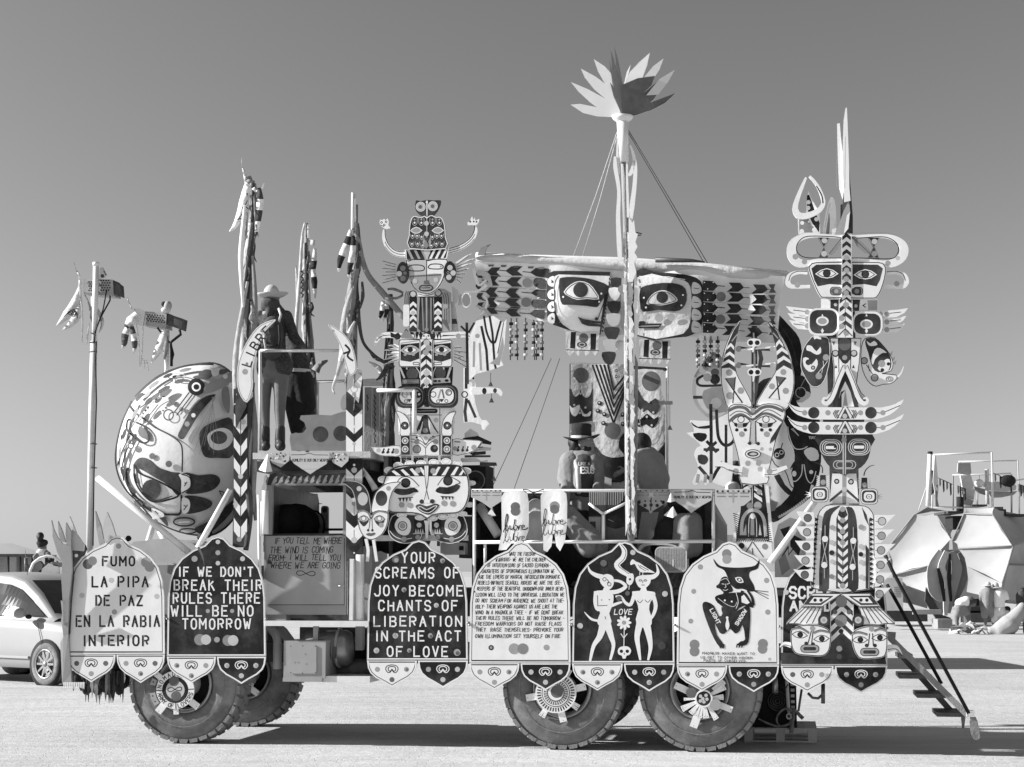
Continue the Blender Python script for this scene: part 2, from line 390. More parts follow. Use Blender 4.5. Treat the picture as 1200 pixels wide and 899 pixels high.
# ------------------------------------------------------------------ bodies and cloth: rounded cones fused into one continuous skin
def blob(name,fr,shapes,vox,m,par=None,smooth=3,**kw):
    b=B(fr)
    for s_ in shapes:
        if s_[0]== 'c':
            p0,r0,p1,r1=Vector(s_[1]),s_[2],Vector(s_[3]),s_[4];d=p1-p0;L=d.length or 1e-4;u=d/L;pts=[];rr=[]
            for k in range(4):a=pi/2*k/4;pts.append(p0-u*r0*cos(a));rr.append(max(r0*sin(a),.001))
            pts +=[p0,p1];rr +=[r0,r1]
            for k in range(3,-1,-1):a=pi/2*k/4;pts.append(p1+u*r1*cos(a));rr.append(max(r1*sin(a),.001))
            b.tube(pts,rr,m,12)
        else:
            R=Matrix.Rotation(s_[3]if len(s_)>3 else 0,3,s_[4]if len(s_)>4 else 'Y')
            b.sphere(s_[1],s_[2],m,16,10,f=lambda p:R @ p)
    me=bpy.data.meshes.new('t');me.from_pydata([tuple(p)for p in b.V],[],b.Fc);o=bpy.data.objects.new('t',me);COL.objects.link(o)
    bm=bmesh.new();bm.from_mesh(me);bmesh.ops.remove_doubles(bm,verts=bm.verts,dist=1e-5);bmesh.ops.recalc_face_normals(bm,faces=bm.faces);bm.to_mesh(me);bm.free()
    r=o.modifiers.new('r','REMESH');r.mode='VOXEL';r.voxel_size=vox
    if smooth:s2=o.modifiers.new('s','SMOOTH');s2.iterations=smooth;s2.factor=.5
    ev=o.evaluated_get(bpy.context.evaluated_depsgraph_get());m2=bpy.data.meshes.new_from_object(ev)
    b2=B(fr);b2.V=[v.co.copy()for v in m2.vertices]
    for p in m2.polygons:b2.face(list(p.vertices),m,True)
    bpy.data.objects.remove(o);bpy.data.meshes.remove(me);bpy.data.meshes.remove(m2)
    return part(name,b2,par,**kw)
# ------------------------------------------------------------------ ground, hills
def structure(o):o['kind']='structure';return o
def ground_mat():
    m=mat('playa',.50,.95,.06,.35,bump=.0);n=m.node_tree.nodes;l=m.node_tree.links;b=n['Principled BSDF']
    tc=n.new('ShaderNodeTexCoord');hs=[]
    for sc_,st in((.9,.05),(7,.025),(45,.008)):
        x=n.new('ShaderNodeTexNoise');x.inputs['Scale'].default_value=sc_;x.inputs['Detail'].default_value=5;l.new(tc.outputs['Object'],x.inputs['Vector'])
        y=n.new('ShaderNodeMath');y.operation='MULTIPLY';y.inputs[1].default_value=st;l.new(x.outputs[0],y.inputs[0]);hs.append(y)
    vo=n.new('ShaderNodeTexVoronoi');vo.feature='DISTANCE_TO_EDGE';vo.inputs['Scale'].default_value=9;l.new(tc.outputs['Object'],vo.inputs['Vector'])
    vr=n.new('ShaderNodeMapRange');vr.inputs[1].default_value=0;vr.inputs[2].default_value=.06;vr.inputs[3].default_value=-.004;vr.inputs[4].default_value=0;l.new(vo.outputs['Distance'],vr.inputs[0])
    a=hs[0]
    for h in hs[1:]+[vr]:
        c=n.new('ShaderNodeMath');l.new(a.outputs[0],c.inputs[0]);l.new(h.outputs[0],c.inputs[1]);a=c
    bp=n.new('ShaderNodeBump');bp.inputs['Strength'].default_value=.55;bp.inputs['Distance'].default_value=1;l.new(a.outputs[0],bp.inputs['Height']);l.new(bp.outputs[0],b.inputs['Normal'])
    # trodden, tracked dust: long faint streaks and small pale crumbs
    mp=n.new('ShaderNodeMapping');mp.inputs['Scale'].default_value=(.25,1.6,1);mp.inputs['Rotation'].default_value=(0,0,.12);l.new(tc.outputs['Object'],mp.inputs[0])
    t1=n.new('ShaderNodeTexNoise');t1.inputs['Scale'].default_value=2.2;t1.inputs['Detail'].default_value=9;t1.inputs['Roughness'].default_value=.75;l.new(mp.outputs[0],t1.inputs['Vector'])
    r1=n.new('ShaderNodeMapRange');r1.inputs[1].default_value=.3;r1.inputs[2].default_value=.7;r1.inputs[3].default_value=.40;r1.inputs[4].default_value=.57;l.new(t1.outputs[0],r1.inputs[0])
    # wheel tracks: pairs of darker, slightly sunken bands running past the truck
    m3=n.new('ShaderNodeMapping');m3.inputs['Rotation'].default_value=(0,0,1.49);l.new(tc.outputs['Object'],m3.inputs[0])
    wv=n.new('ShaderNodeTexWave');wv.inputs['Scale'].default_value=.11;wv.inputs['Distortion'].default_value=9;wv.inputs['Detail'].default_value=4;wv.inputs['Detail Scale'].default_value=.35;l.new(m3.outputs[0],wv.inputs['Vector'])
    wr_=n.new('ShaderNodeMapRange');wr_.inputs[1].default_value=.72;wr_.inputs[2].default_value=.98;wr_.inputs[3].default_value=0;wr_.inputs[4].default_value=.05;l.new(wv.outputs[0],wr_.inputs[0])
    br=n.new('ShaderNodeTexNoise');br.inputs['Scale'].default_value=.16;br.inputs['Detail'].default_value=5;l.new(tc.outputs['Object'],br.inputs['Vector'])
    br2=n.new('ShaderNodeMapRange');br2.inputs[1].default_value=.35;br2.inputs[2].default_value=.65;br2.inputs[3].default_value=.9;br2.inputs[4].default_value=1.06;l.new(br.outputs[0],br2.inputs[0])
    s1=n.new('ShaderNodeMath');s1.operation='SUBTRACT';l.new(br2.outputs[0],s1.inputs[0]);l.new(wr_.outputs[0],s1.inputs[1])
    sp=n.new('ShaderNodeTexNoise');sp.inputs['Scale'].default_value=9;sp.inputs['Detail'].default_value=5;l.new(mp.outputs[0],sp.inputs['Vector'])
    sr=n.new('ShaderNodeMapRange');sr.inputs[1].default_value=.60;sr.inputs[2].default_value=.72;sr.inputs[3].default_value=0;sr.inputs[4].default_value=.13;l.new(sp.outputs[0],sr.inputs[0])
    s0=n.new('ShaderNodeMath');s0.operation='SUBTRACT';l.new(s1.outputs[0],s0.inputs[0]);l.new(sr.outputs[0],s0.inputs[1]);s1=s0
    s2=n.new('ShaderNodeMath');s2.operation='MULTIPLY';l.new(s1.outputs[0],s2.inputs[0]);l.new(r1.outputs[0],s2.inputs[1])
    l.new(s2.outputs[0],b.inputs['Base Color'])
ground_mat()
b=B(FB(0));N=60;S_=20000
xs=[(-1 if i <0 else 1)*abs(i/30)** 3*S_ for i in range(-30,31)]
idx={}
for i,x in enumerate(xs):
    for j,y in enumerate(xs):idx[i,j]=b.add((x,y+20,0))
for i in range(60):
    for j in range(60):b.face([idx[i,j],idx[i+1,j],idx[i+1,j+1],idx[i,j+1]],'playa')
structure(part('ground',b))
# trampled crumbs of dried mud lying on the lake bed near the truck
b=B(FB(0));rs=random.Random(3)
for i in range(2600):
    y=rs.uniform(15.6,30);x=rs.uniform(-.34,.34)*y;r=rs.uniform(.003,.011)
    i0=[b.add((x+r*cos(a)*rs.uniform(.7,1.3),y+r*1.2*sin(a)*rs.uniform(.7,1.3),0.0005))for a in(0,1.6,3.1,4.7)]
    t_=b.add((x,y,r*rs.uniform(.5,.9)))
    for k in range(4):b.face([i0[k],i0[(k+1)%4],t_],'playa')
o=part('dust_crumbs',b,None,'pale crumbs of dried mud scattered over the lake bed around the truck','dried mud',kind='stuff')
b=B(FB(0));rs=random.Random(5);prev=None
for i in range(81):                                            # far mountain range beyond the lake bed
    x=-9000+i*225;h=150+90*sin(i*.23+1)+60*noise.noise(Vector((i*.35,0,0)))
    h=250+25*sin(i*.5)if x <-3400 else max(35,235+(-3400-x)*.33)+8*noise.noise(Vector((i*.9,0,0)))
    row=[b.add((x,9000,-5)),b.add((x+40,9900,h*.45)),b.add((x,11500,h)),b.add((x,14000,-5))]
    if prev:
        for k in range(3):b.face([prev[k],row[k],row[k+1],prev[k+1]],'hill',True)
    prev=row
structure(part('hills',b))

# ------------------------------------------------------------------ the truck
TRUCK=thing('art_truck','three axle truck hung with painted boards, with an open cab and a railed rear deck','truck',(FT.P(560,870,0)[0],1.2,0))
RW=.625
def make_wheel(px,py,kind):
    c=FT.P(px,py,0);c.z=RW-.005
    b=B();b.lathe(c,(0,1,0),[(.05,.30),(.012,.33),(0,.40),(.006,.47),(.02,.53),(.05,.59),(.07,.610),(.33,.610),(.37,.55),(.39,.42),(.36,.30)],'rubber',56)
    for k in range(34):                                        # moulded tread lugs
        a=2*pi*k/34;hw=.046
        for(t0,t1,off,ra,rb)in((.022,.15,0,.575,.626),(.16,.245,.5,.595,.626),(.255,.37,0,.575,.626)):
            A=a+off*2*pi/34;p=[]
            for t in(t0,t1):
                for(rr,dw)in((ra,1.0),(rb if t != t0 or off else rb-.012,.8)):
                    for s_ in(-1,1):
                        an=A+s_*(hw+.012)/.63*dw*.9+(t-t0)*.35
                        p.append(b.add(c+Vector((rr*sin(an),t,rr*cos(an)))))
            for f in((0,1,3,2),(4,5,7,6),(0,1,5,4),(2,3,7,6),(0,2,6,4),(1,3,7,5)):b.face([p[i]for i in f],'rubber_dusty')
    for k in range(64):                                        # raised moulding line on the side wall
        a0,a1=2*pi*k/64,2*pi*(k+1)/64
        v=[b.add(c+Vector((r*sin(a),-.004,r*cos(a))))for a in(a0,a1)for r in(.437,.446)]
        b.face([v[0],v[1],v[3],v[2]],'rubber_dusty')
    ty=part('tyre',b,TRUCK)
    b=B();b.lathe(c,(0,1,0),[(.06,.302),(.0,.298),(.004,.285),(.03,.27),(.15,.25),(.16,.13),(.03,.12),(.02,.01)],'steel',36,ms=['steel','steel','truck_paint','truck_paint','black_void','truck_paint','truck_paint'])
    part('rim',b,ty)
    return ty,c
def radial(b,cx,cy,ang,r0,r1,wd,m,wd2=None):
    a=radians(ang);w1=wd if wd2 is None else wd2;s_,c_=sin(a),cos(a);n=(-s_,c_)
    b.paint([(cx+c_*r0+n[0]*wd/2,cy+s_*r0+n[1]*wd/2),(cx+c_*r1+n[0]*w1/2,cy+s_*r1+n[1]*w1/2),(cx+c_*r1-n[0]*w1/2,cy+s_*r1-n[1]*w1/2),(cx+c_*r0-n[0]*wd/2,cy+s_*r0-n[1]*wd/2)],m)
def spoke(par,cx,cy,ang,r0,r1,wd,v=-.02,wd2=None):
    b=B(v=v);a=radians(ang);s_,c_=sin(a),cos(a);n=(-s_,c_);w1=wd2 or wd
    P_=lambda r,k,w_:(cx+c_*r+n[0]*w_*k,cy+s_*r+n[1]*w_*k)
    b.plate([P_(r0,.5,wd),P_(r1,.5,w1),P_(r1,-.5,w1),P_(r0,-.5,wd)],'W',th=.015);b.disc(*P_(r1-14,0,1),4,'G')
    part('spoke_plate',b,par)
def arc_text(b,st,cx,cy,r,a0,a1,h,m,lw,inward=False):
    n=len(st)
    for i,c in enumerate(st):
        if c == ' ':continue
        a=radians(a0+(a1-a0)*(i+.5)/n)
        ux,uy=cos(a),sin(a);
        def tf(X,Y,ux=ux,uy=uy):       # X: along, Y: down
            if inward:return(cx+ux*(r+Y)+uy*X,cy+uy*(r+Y)-ux*X)
            return(cx+ux*(r-Y)-uy*X,cy+uy*(r-Y)+ux*X)
        text(b,c,-h*.3,h*.3,-h/2,h/2,m,lw,tf=tf)
w1,c1=make_wheel(215.5,801,0)
Z(130,780,7.5)
for a,r0,r1,wd in((128,150,250,62),(88,150,215,45),(37,160,250,60),(-35,150,235,60),(-140,150,225,50)):spoke(w1,565,215,a,r0,r1,wd)
b=B(v=-.035);b.plate(ell(565,215,167,n=36),'W',th=.02)
b.disc(565,215,116,'K',n=32);b.disc(565,215,82,'L',n=28);b.disc(555,138,45,'G');b.disc(573,268,45,'G')
b.line(sm([(565,212),(540,195),(508,200),(500,218),(520,230),(545,222),(585,195),(615,190),(622,208),(608,222),(585,218)],3),6,'K',closed=True)
arc_text(b,'NOMADS',565,215,141,183,292,34,'K',6);arc_text(b,'LOVERS',565,215,141,82,8,34,'K',6,True)
arc_text(b,'ARMY OF',565,215,141,170,95,34,'K',6,True)
for a in(178,88,-3):radial(b,565,215,a,112,168,7,'K')
part('hub_cover',b,w1,'white ring lettered NOMADS ARMY OF LOVERS')
for a in(200,165,150):
    b=B(v=-.01);b.plate([(565+r*cos(radians(a+d)),215+r*sin(radians(a+d)))for r,d in((180,-8),(228,-8),(228,8),(180,8))],'C',th=.015);b.disc(565+204*cos(radians(a)),215+204*sin(radians(a)),7,'K');part('rim_plate',b,w1)
w2,c2=make_wheel(658.5,808,1)
Z(580,790,7.5)
for a,r0,r1,wd in((170,170,265,60),(125,160,245,26),(117,160,245,26),(75,165,265,62),(38,160,240,26),(30,160,240,26),(-12,170,270,62),(-60,165,240,60),(-130,165,240,60)):spoke(w2,535,165,a,r0,r1,wd)
b=B(v=-.035);b.plate(ell(535,165,180,n=36),'W',th=.02)
for k in range(40):radial(b,535,165,k*9,132,166,11,'K')
b.disc(535,165,124,'G',n=32);b.ring(535,165,112,9,'W',n=30)
for k in range(30):radial(b,535,165,k*12,78,104,7,'W')
b.disc(535,165,68,'W',n=24);b.disc(545,155,56,'G')
part('hub_cover',b,w2,'white ring with a black comb of short bars')
w3,c3=make_wheel(820,809,2)
Z(740,790,7.5)
for a,r0,r1,wd in((205,130,280,60),(110,120,270,70),(22,130,270,55),(-40,110,235,50)):spoke(w3,635,215,a,r0,r1,wd)
for a in(158,150,178,135,128,113,100,88,78,62,55,0,-8,-25,-33):spoke(w3,635,215,a,60,215 if a in(158,150,62,55,-25,-33)else 175,15,-.03,26)
b=B(v=-.05);b.plate(ell(635,215,78,n=28),'W',th=.03);b.disc(635,215,64,'K',n=24)
for dx,dy in((-28,-20),(20,-28),(-8,2),(28,6),(2,30),(-30,22)):b.disc(635+dx,215+dy,15,'L')
b.disc(525,165,46,'G');b.disc(740,270,50,'C')
part('hub_cover',b,w3,'small round boss with fanned white sticks')
for w_ in(w1,w2,w3):                                        # the wheels on the far side
    d=dup(w_,(0,2.05,0),TRUCK)

# chassis
b=B();u0=FT.P(110,800,.5)[0];u1=FT.P(1030,800,.5)[0]
for v in(.75,1.55):b.box((u0,v,.82),(u1,v+.1,1.02),'dark_steel')
for u in[u0+.2+i*.9 for i in range(9)]:b.box((u,.85,.86),(u+.08,1.55,.98),'dark_steel')
part('chassis_frame',b,TRUCK)
for c in(c1,c2,c3):
    b=B();b.tube([(c.x,.2,.62),(c.x,2.2,.62)],.08,'dark_steel',10);b.sphere((c.x,1.2,.62),(.2,.16,.2),'dark_steel')
    b.box((c.x-.45,.55,.66),(c.x+.45,.65,.74),'dark_steel');b.box((c.x-.3,.55,.74),(c.x+.3,.65,.8),'dark_steel');part('axle',b,TRUCK)
b=B();Z(0,0,1)                                            # body sides behind the boards
b.boxp(436,690,1036,722,.35,2.15,'dark_steel');part('deck_body',b,TRUCK)
b=B();DECKZ=1.62;b.box((FT.P(452,660,.28)[0],.28,DECKZ-.06),(FT.P(1036,660,.28)[0],2.25,DECKZ),'wood_dark');part('deck_floor',b,TRUCK)
# fenders and front end behind the first two boards
b=B();b.boxp(150,662,268,765,.42,2.1,'truck_paint');part('bonnet_side',b,TRUCK)
b=B();Z(70,620,4.495)
pts=sm([(375,80),(440,62),(560,50),(640,60),(720,90),(740,160),(700,215),(520,215),(380,190)],3);b.plate(pts,'L',v=.45,th=1.4);part('bonnet',b,TRUCK)
b=B();Z(0,0,1);b.boxp(118,700,150,790,.3,2.2,'dark_steel');part('bumper',b,TRUCK)
for px in(215.5,740):
    b=B();cc=FT.P(px,801,.3)
    R_=.74 if px <300 else 1.05;pr_=[(cc.x+R_*cos(a)*(1 if px <300 else 1.3),cc.z+min(R_,.78)*sin(a))for a in[pi*k/12 for k in range(13)]]
    for(x0,z0),(x1,z1)in zip(pr_,pr_[1:]):
        b.face([b.add(p)for p in((x0,.05,z0),(x1,.05,z1),(x1,.5,z1),(x0,.5,z0))],'dark_steel')
    dup(part('mudguard',b,TRUCK),(0,1.85,0),TRUCK)

# cab
CV=.12
Z(290,500,2.997)
def cabwall(b,v,th=.05):
    # frame round the window, in four butted pieces, and the lower door panel
    for r in((62,205,88,380),(335,205,350,380),(62,175,350,205)):b.boxp(*r,v,v+th,'truck_paint')
b=B();cabwall(b,CV);b.boxp(55,382,350,660,CV+.004,CV+.05,'truck_paint')
part('cab_side',b,TRUCK)
b=B(v=CV-.02)
b.plate([(66,384),(346,384),(346,630),(66,630)],'truck_paint',th=.03)
b.line([(72,626),(340,626),(340,392)],1.5,'K')
Z(300,570,7.49)
for st,x0,x1,y0,y1,r in(('IF YOU TELL ME WHERE',165,752,452,502,0),('THE WIND IS COMING',128,675,530,585,0),('FROM- I WILL TELL YOU',113,738,600,650,0),('WHERE WE ARE GOING',135,738,668,720,0)):
    text(b,st,x0,x1,y0,y1,'K',6.5,jit=.08,slant=.15)
b.line(sm([(440,765),(400,742),(362,748),(358,768),(385,782),(440,765),(490,745),(518,758),(512,780),(480,785)],3),5,'K',closed=True)
door=part('door',b,TRUCK,'grey door hand lettered IF YOU TELL ME WHERE THE WIND IS COMING FROM')
b=B();Z(290,500,2.997);b.boxp(70,470,80,482,CV-.05,CV-.02,'dark_steel');b.tp([(322,560,CV-.03),(322,560,CV-.06),(340,560,CV-.06)],.01,'steel');part('door_handle',b,door)
b=B()                                                        # far wall of the cab with its own window opening
far=2.2
for r in((88,205,160,380),(160,205,335,232),(165,357,335,366),(62,382,350,660)):b.boxp(*r,far,far+.05,'dark_steel')
for r in((205,232,212,357),):b.boxp(*r,far,far+.05,'dark_steel')
part('cab_far_side',b,TRUCK)
b=B();b.boxp(62,375,350,384,CV+.06,far,'dark_steel');part('cab_sill',b,TRUCK)
b=B();b.boxp(352,215,366,660,CV+.4,far,'dark_steel');part('cab_back_wall',b,TRUCK)
b=B();b.boxp(56,205,61,440,CV,far,'dark_steel');part('windscreen_pillar',b,TRUCK)
b=B()                                                        # the driver's dark seat and wheel
b.sphere(FT.P(*q(170,345),1.0),(.28,.25,.24),'cloth_black');b.sphere(FT.P(*q(140,335),.8),(.2,.2,.2),'cloth_black');part('driver_seat',b,TRUCK)
b=B();c=FT.P(*q(205,360),.8)
b.tube([c+Vector((.1*cos(a)-.35,.22*sin(a),.2*cos(a)))for a in[2*pi*k/20 for k in range(21)]],.015,'black_void',6);part('steering_wheel',b,TRUCK)
b=B();c=FT.P(*q(232,348),1.6);b.sphere(c,(.13,.03,.17),'cloth_light');b.tube([c+Vector((.13*cos(a),0,.17*sin(a)))for a in[2*pi*k/16 for k in range(17)]],.012,'black_void',6);part('cushion',b,TRUCK)
for(x0,y0,x1,y1,m)in((95,215,118,330,'cloth_light'),(150,232,180,300,'cloth_light')):
    b=B(v=1.9);b.plate([(x0,y0),(x1,y0),(x1-6,y1),(x0+5,y1)],m,th=.01);part('curtain',b,TRUCK)
b=B(v=2.3);b.plate(rrect(258,278,283,420,10),'cloth_mid',th=.05);b.disc(271,293,9,'D');b.line([(215,270),(262,271)],2.5,'black_void');part('far_mirror',b,TRUCK)
b=B(v=2.35);b.plate(sm([(242,235),(250,270),(248,330),(240,345),(235,300),(236,250)],2),'cloth_dark',th=.03);part('far_pennant',b,TRUCK)
# slanted awning with flame cut-outs above the window
b=B(v=CV-.10);b.plate([(75,180),(78,168),(110,158),(170,172),(345,162),(345,205),(68,205)],'D',th=.05)
Z(300,520,8.99)
for i in range(12):
    x=165+i*66;b.paint([(x+2,418),(x+20,375),(x+40+i*.5,348-i*2),(x+62,345-i*1.5),(x+50,372),(x+54,395),(x+30,418)],'C')
b.paint([(160,418),(940,418),(940,440),(160,440)],'M')
part('awning',b,TRUCK)
# posts, rails and roof deck over the cab
Z(0,0,1)
b=B();b.boxp(296,529,434,538,-.05,2.3,'wood_light');part('roof_deck',b,TRUCK)
b=B();b.boxp(296,539,434,552,.3,2.2,'dark_steel');part('cab_roof',b,TRUCK)
for(x0,x1,y0,y1,v,r)in((303,305,580,715,-.04,.018),(311,311,575,626,-.06,.036),(307,307,588,628,-.04,.02)):
    b=B();b.tp([(x0,y0,v),(x1,y1,v)],r,'metal_white',12);part('white_pipe',b,TRUCK)
b=B();b.boxp(311,728,432,733.5,-.1,-.05,'metal_white');part('side_rail',b,TRUCK)
b=B();b.boxp(409,655,414,727,-.04,.0,'metal_white');part('white_post',b,TRUCK)
b=B();b.tp([(422,650,.02),(422,727,.02)],.045,'metal_white',14);part('white_pipe',b,TRUCK)
b=B();b.boxp(410,640,436,728,.12,.2,'truck_paint');part('cab_corner_panel',b,TRUCK)
# locker, air tank, exhaust
Z(300,690,7.49)
b=B();b.boxp(240,458,612,782,-.04,.55,'truck_paint');bx=part('locker',b,TRUCK,'square grey locker with a bolted hatch')
b=B(v=-.05);b.plate(rrect(298,495,530,745,12),'truck_paint',th=.009)
for p in((305,505),(522,505),(305,737),(522,737),(410,502),(408,740)):b.disc(*p,6,'G')
for p in((345,648),(375,648),(435,575),(445,662)):b.disc(*p,9,'M')
part('hatch',b,bx)
b=B();cA=FT.P(*q(620,520),.35);cB=FT.P(*q(845,520),.35);R_=.19
b.lathe(cA,(1,0,0),[(-.3,.001),(-.26,R_*.8),(-.18,R_),((cB-cA).x-.06,R_),((cB-cA).x-.01,R_*.85),((cB-cA).x+.02,.001)],'steel',24);tk=part('air_tank',b,TRUCK)
b=B();cc=FT.P(*q(735,520),.35)
b.tube([cc+Vector((0,(R_+.006)*cos(a),(R_+.006)*sin(a)))for a in[2*pi*k/24 for k in range(25)]],.018,'truck_paint',6);b.box((cc.x-.02,.35-R_-.05,cc.z-.1),(cc.x+.02,.35-R_-.01,cc.z+.02),'dark_steel');part('tank_strap',b,tk)
b=B();b.lathe(FT.P(*q(600,700),.5),(1,0,0),[(0,.001),(.02,.11),(.6,.11),(.62,.001)],'dark_steel',18);part('lower_tank',b,TRUCK)
b=B();b.boxp(234,784,578,815,-.06,.6,'truck_paint');b.boxp(580,770,1000,820,-.02,.6,'metal_white');part('step_plate',b,TRUCK)
b=B();b.tp([(90,320,.3),(130,350,.25),(170,400,.22),(187,450,.2),(187,705,.2)],.045,'truck_paint',12);part('down_pipe',b,TRUCK)
b=B();b.boxp(95,215,265,300,.14,.3,'truck_paint');b.boxp(270,230,970,280,.32,.5,'dark_steel');b.boxp(380,340,1000,640,.75,.8,'dark_steel');b.boxp(500,290,545,460,.1,.14,'steel');b.boxp(870,330,935,540,.4,.5,'truck_paint');part('side_frame',b,TRUCK)

# rear deck railing
Z(0,0,1)
def tubep(name,pts,r,m='metal_white',par=None,n=8,label=None):
    b=B();b.tp(pts,r,m,n);return part(name,b,par or TRUCK,label)
for(x,y0,y1,v)in((556,576,790,.02),(707,600,634,.03),(836,575,660,.02),(568.5,634,665,.03)):tubep('railing_post',[(x,y0,v),(x,y1,v)],.017)
tubep('railing',[(553,575,.0),(838,575,.0)],.016);tubep('railing',[(556,635.5,.0),(838,634.5,.0)],.018);tubep('railing',[(706,602,.02),(690,590,.02)],.014);tubep('railing',[(708,602,.02),(737,588,.02)],.014)
for(x,y0,y1)in((556,577,655),(700,577,655),(836,577,655)):tubep('railing_post',[(x,y0,2.2),(x,y1,2.2)],.017)
tubep('railing',[(553,578,2.2),(838,578,2.2)],.016)
b=B();b.boxp(436,627,548,634,.1,.16,'metal_white');part('side_rail',b,TRUCK)
for(x0,y0,x1,y1,v)in((114,560,222,648,.1),(270,574,232,642,-.02),(182,608,166,660,.9),(187,622,200,650,1.4)):tubep('strut',[(x0,y0,v),(x1,y1,v)],.035,n=10)
tubep('upper_railing',[(305,411,.2),(399,411,.2)],.017);tubep('upper_railing',[(355,448,1.9),(452,445,1.9)],.017)
tubep('upper_railing_post',[(305,411,.2),(305,528,.2)],.017)
tubep('upper_railing_post',[(372,448,1.9),(372,528,1.9)],.02)

# ------------------------------------------------------------------ sign boards hung along the side
def board_outline(x0,x1,yt,yb,yl,half=None):
    w_=x1-x0;cx=x0+w_*.515
    R_=[(.065,.021),(.129,.09),(.244,.142),(.35,.222),(.425,.325),(.468,.46),(.485,.62)]
    k=(yb-yt)/w_/1.21
    top=[(cx,yt)]+[(cx+a*w_*.985,yt+d*w_*k)for a,d in R_]
    lft=[(cx-a*w_*1.045,yt+d*w_*k)for a,d in R_][::-1]
    return top+[(x1,yb),(x0,yb)]+lft
def lobe_outline(x0,x1,yb,yl):
    w_=x1-x0;h=yl-yb;P_=[(0,0),(.02,.28),(.07,.48),(.18,.66),(.34,.82),(.5,1),(.66,.82),(.82,.66),(.93,.48),(.98,.28),(1,0)]
    return[(x0+a*w_,yb+d*h)for a,d in P_]
def emblem(b,cx,cy,s_,m):
    for k in(1,.62):b.line(sm([(cx-s_*k,cy+.1*s_),(cx-.8*s_*k,cy-.45*s_*k),(cx,cy-.66*s_*k),(cx+.8*s_*k,cy-.45*s_*k),(cx+s_*k,cy+.1*s_),(cx+.6*s_*k,cy+.6*s_*k),(cx+.2*s_,cy+.45*s_*k),(cx,cy+.05*s_),(cx-.2*s_,cy+.45*s_*k),(cx-.6*s_*k,cy+.6*s_*k)],3),s_*.14,m,closed=True)
BV=-.075
def board(x0,x1,yt,yb,yl,black,lobes,label,paint,dots=()):
    t=thingp('sign_board',label,'sign',(x0+x1)/2,yl,BV,'painted sign boards along the truck')
    Z(0,0,1);o=board_outline(x0,x1,yt,yb,yl);b=B()
    rs=random.Random(x0)
    if black:
        b.plate(o,'W',v=BV,th=.018);b.paint(inset(o,2.1),'K');edge(b,o,.5,.5,'C')
    else:
        b.plate(o,'W',v=BV,th=.018);edge(b,o,2.6,.9,'K');b.line([(x0+2,yb-2),(x1-2,yb-1.2)],.5,'K')
    paint(b);part('panel',b,t)
    Z(0,0,1);h=(x1-x0)/2
    for i,lb in enumerate(lobes):
        a0=x0+h*i+.6*i;a1=x0+h*(i+1)-.6*(1-i);lo=lobe_outline(a0,a1,yb+.6,yl-1+i);b=B()
        cx=(a0+a1)/2;cy=yb+10;dk='K' if lb else 'W'
        b.plate(lo,'W',v=BV+.003,th=.018)
        if lb:b.paint(inset(lo,1.7),'K')
        else:edge(b,lo,1.9,.85,'K')
        emblem(b,cx,cy+.5,7.2,'W' if lb else 'K')
        for(dx,dy)in((-17,1),(17,1),(0,13)):
            m=rs.choice(('L','C','L')if lb else('C','G','C','C'));b.disc(cx+dx,cy+dy,3,m)
            if rs.random()<.4:b.disc(cx+dx+.8,cy+dy+.4,1.8,'G' if not lb else 'C')
        part('lobe',b,t,'black lobe with curl emblem' if lb else 'white lobe with curl emblem')
    b=B();
    for hx in(x0,x1):
        b.sphere(FT.P(hx,yt+(yb-yt)*.69,BV-.012),.012,'steel',8,6)
        b.box(*[tuple(FT.P(hx,yt+(yb-yt)*.69,BV)[i]+d[i]for i in range(3))for d in((-.01,.022,-.01),(.01,.14,.01))],'steel')
    part('hinge_bolt',b,t)
    return t
# 1 FUMO
def p1(b):
    Z(70,620,4.495)
    for(x,y,r,m)in((148,185,27,'G'),(172,168,24,'M'),(455,175,27,'C'),(473,200,26,'C'),(117,350,14,'L'),(288,437,14,'C'),(512,355,14,'L'),(310,90,14,'C'),(272,270,14,'L')):b.disc(x,y,r,m)
    for st,x0,x1,y0,y1 in(('FUMO',227,393,147,193),('LA PIPA',171,463,252,303),('DE PAZ',192,433,352,402),('EN LA RABIA',87,523,458,512),('INTERIOR',127,466,563,613)):
        text(b,st,x0,x1,y0,y1,'K',9.5,gap=.75,jit=.02)
board(78.5,193,627.8,766.5,800.5,False,(0,0),'white arched board stencilled FUMO LA PIPA DE PAZ, at the front end of the truck',p1)
def p2(b):
    Z(70,620,4.495)
    for(x,y,r,m)in((833,68,12,'L'),(833,125,13,'C'),(833,180,12,'L'),(710,157,16,'C'),(963,157,13,'L'),(780,432,11,'C'),(908,432,11,'C'),(738,583,30,'M'),(770,583,27,'L'),(886,587,29,'M'),(913,587,28,'L'),(828,583,17,'C')):b.disc(x,y,r,m)
    b.ring(828,583,17,3,'K');b.paint(sm([(735,95),(752,130),(762,180),(775,300),(765,200),(745,140),(725,100)],2),'G')
    for st,x0,x1,y0,y1 in(("IF WE DON'T",630,1016,202,248),('BREAK THEIR',604,1062,270,322),('RULES THERE',599,1052,338,390),('WILL BE NO',588,1017,405,458),('TOMORROW',648,1004,474,525)):
        text(b,st,x0,x1,y0,y1,'W',8,gap=.75,jit=.018)
board(195.5,311.5,628.3,769,801.5,True,(0,1),"black arched board stencilled IF WE DON'T BREAK THEIR RULES THERE WILL BE NO TOMORROW",p2)
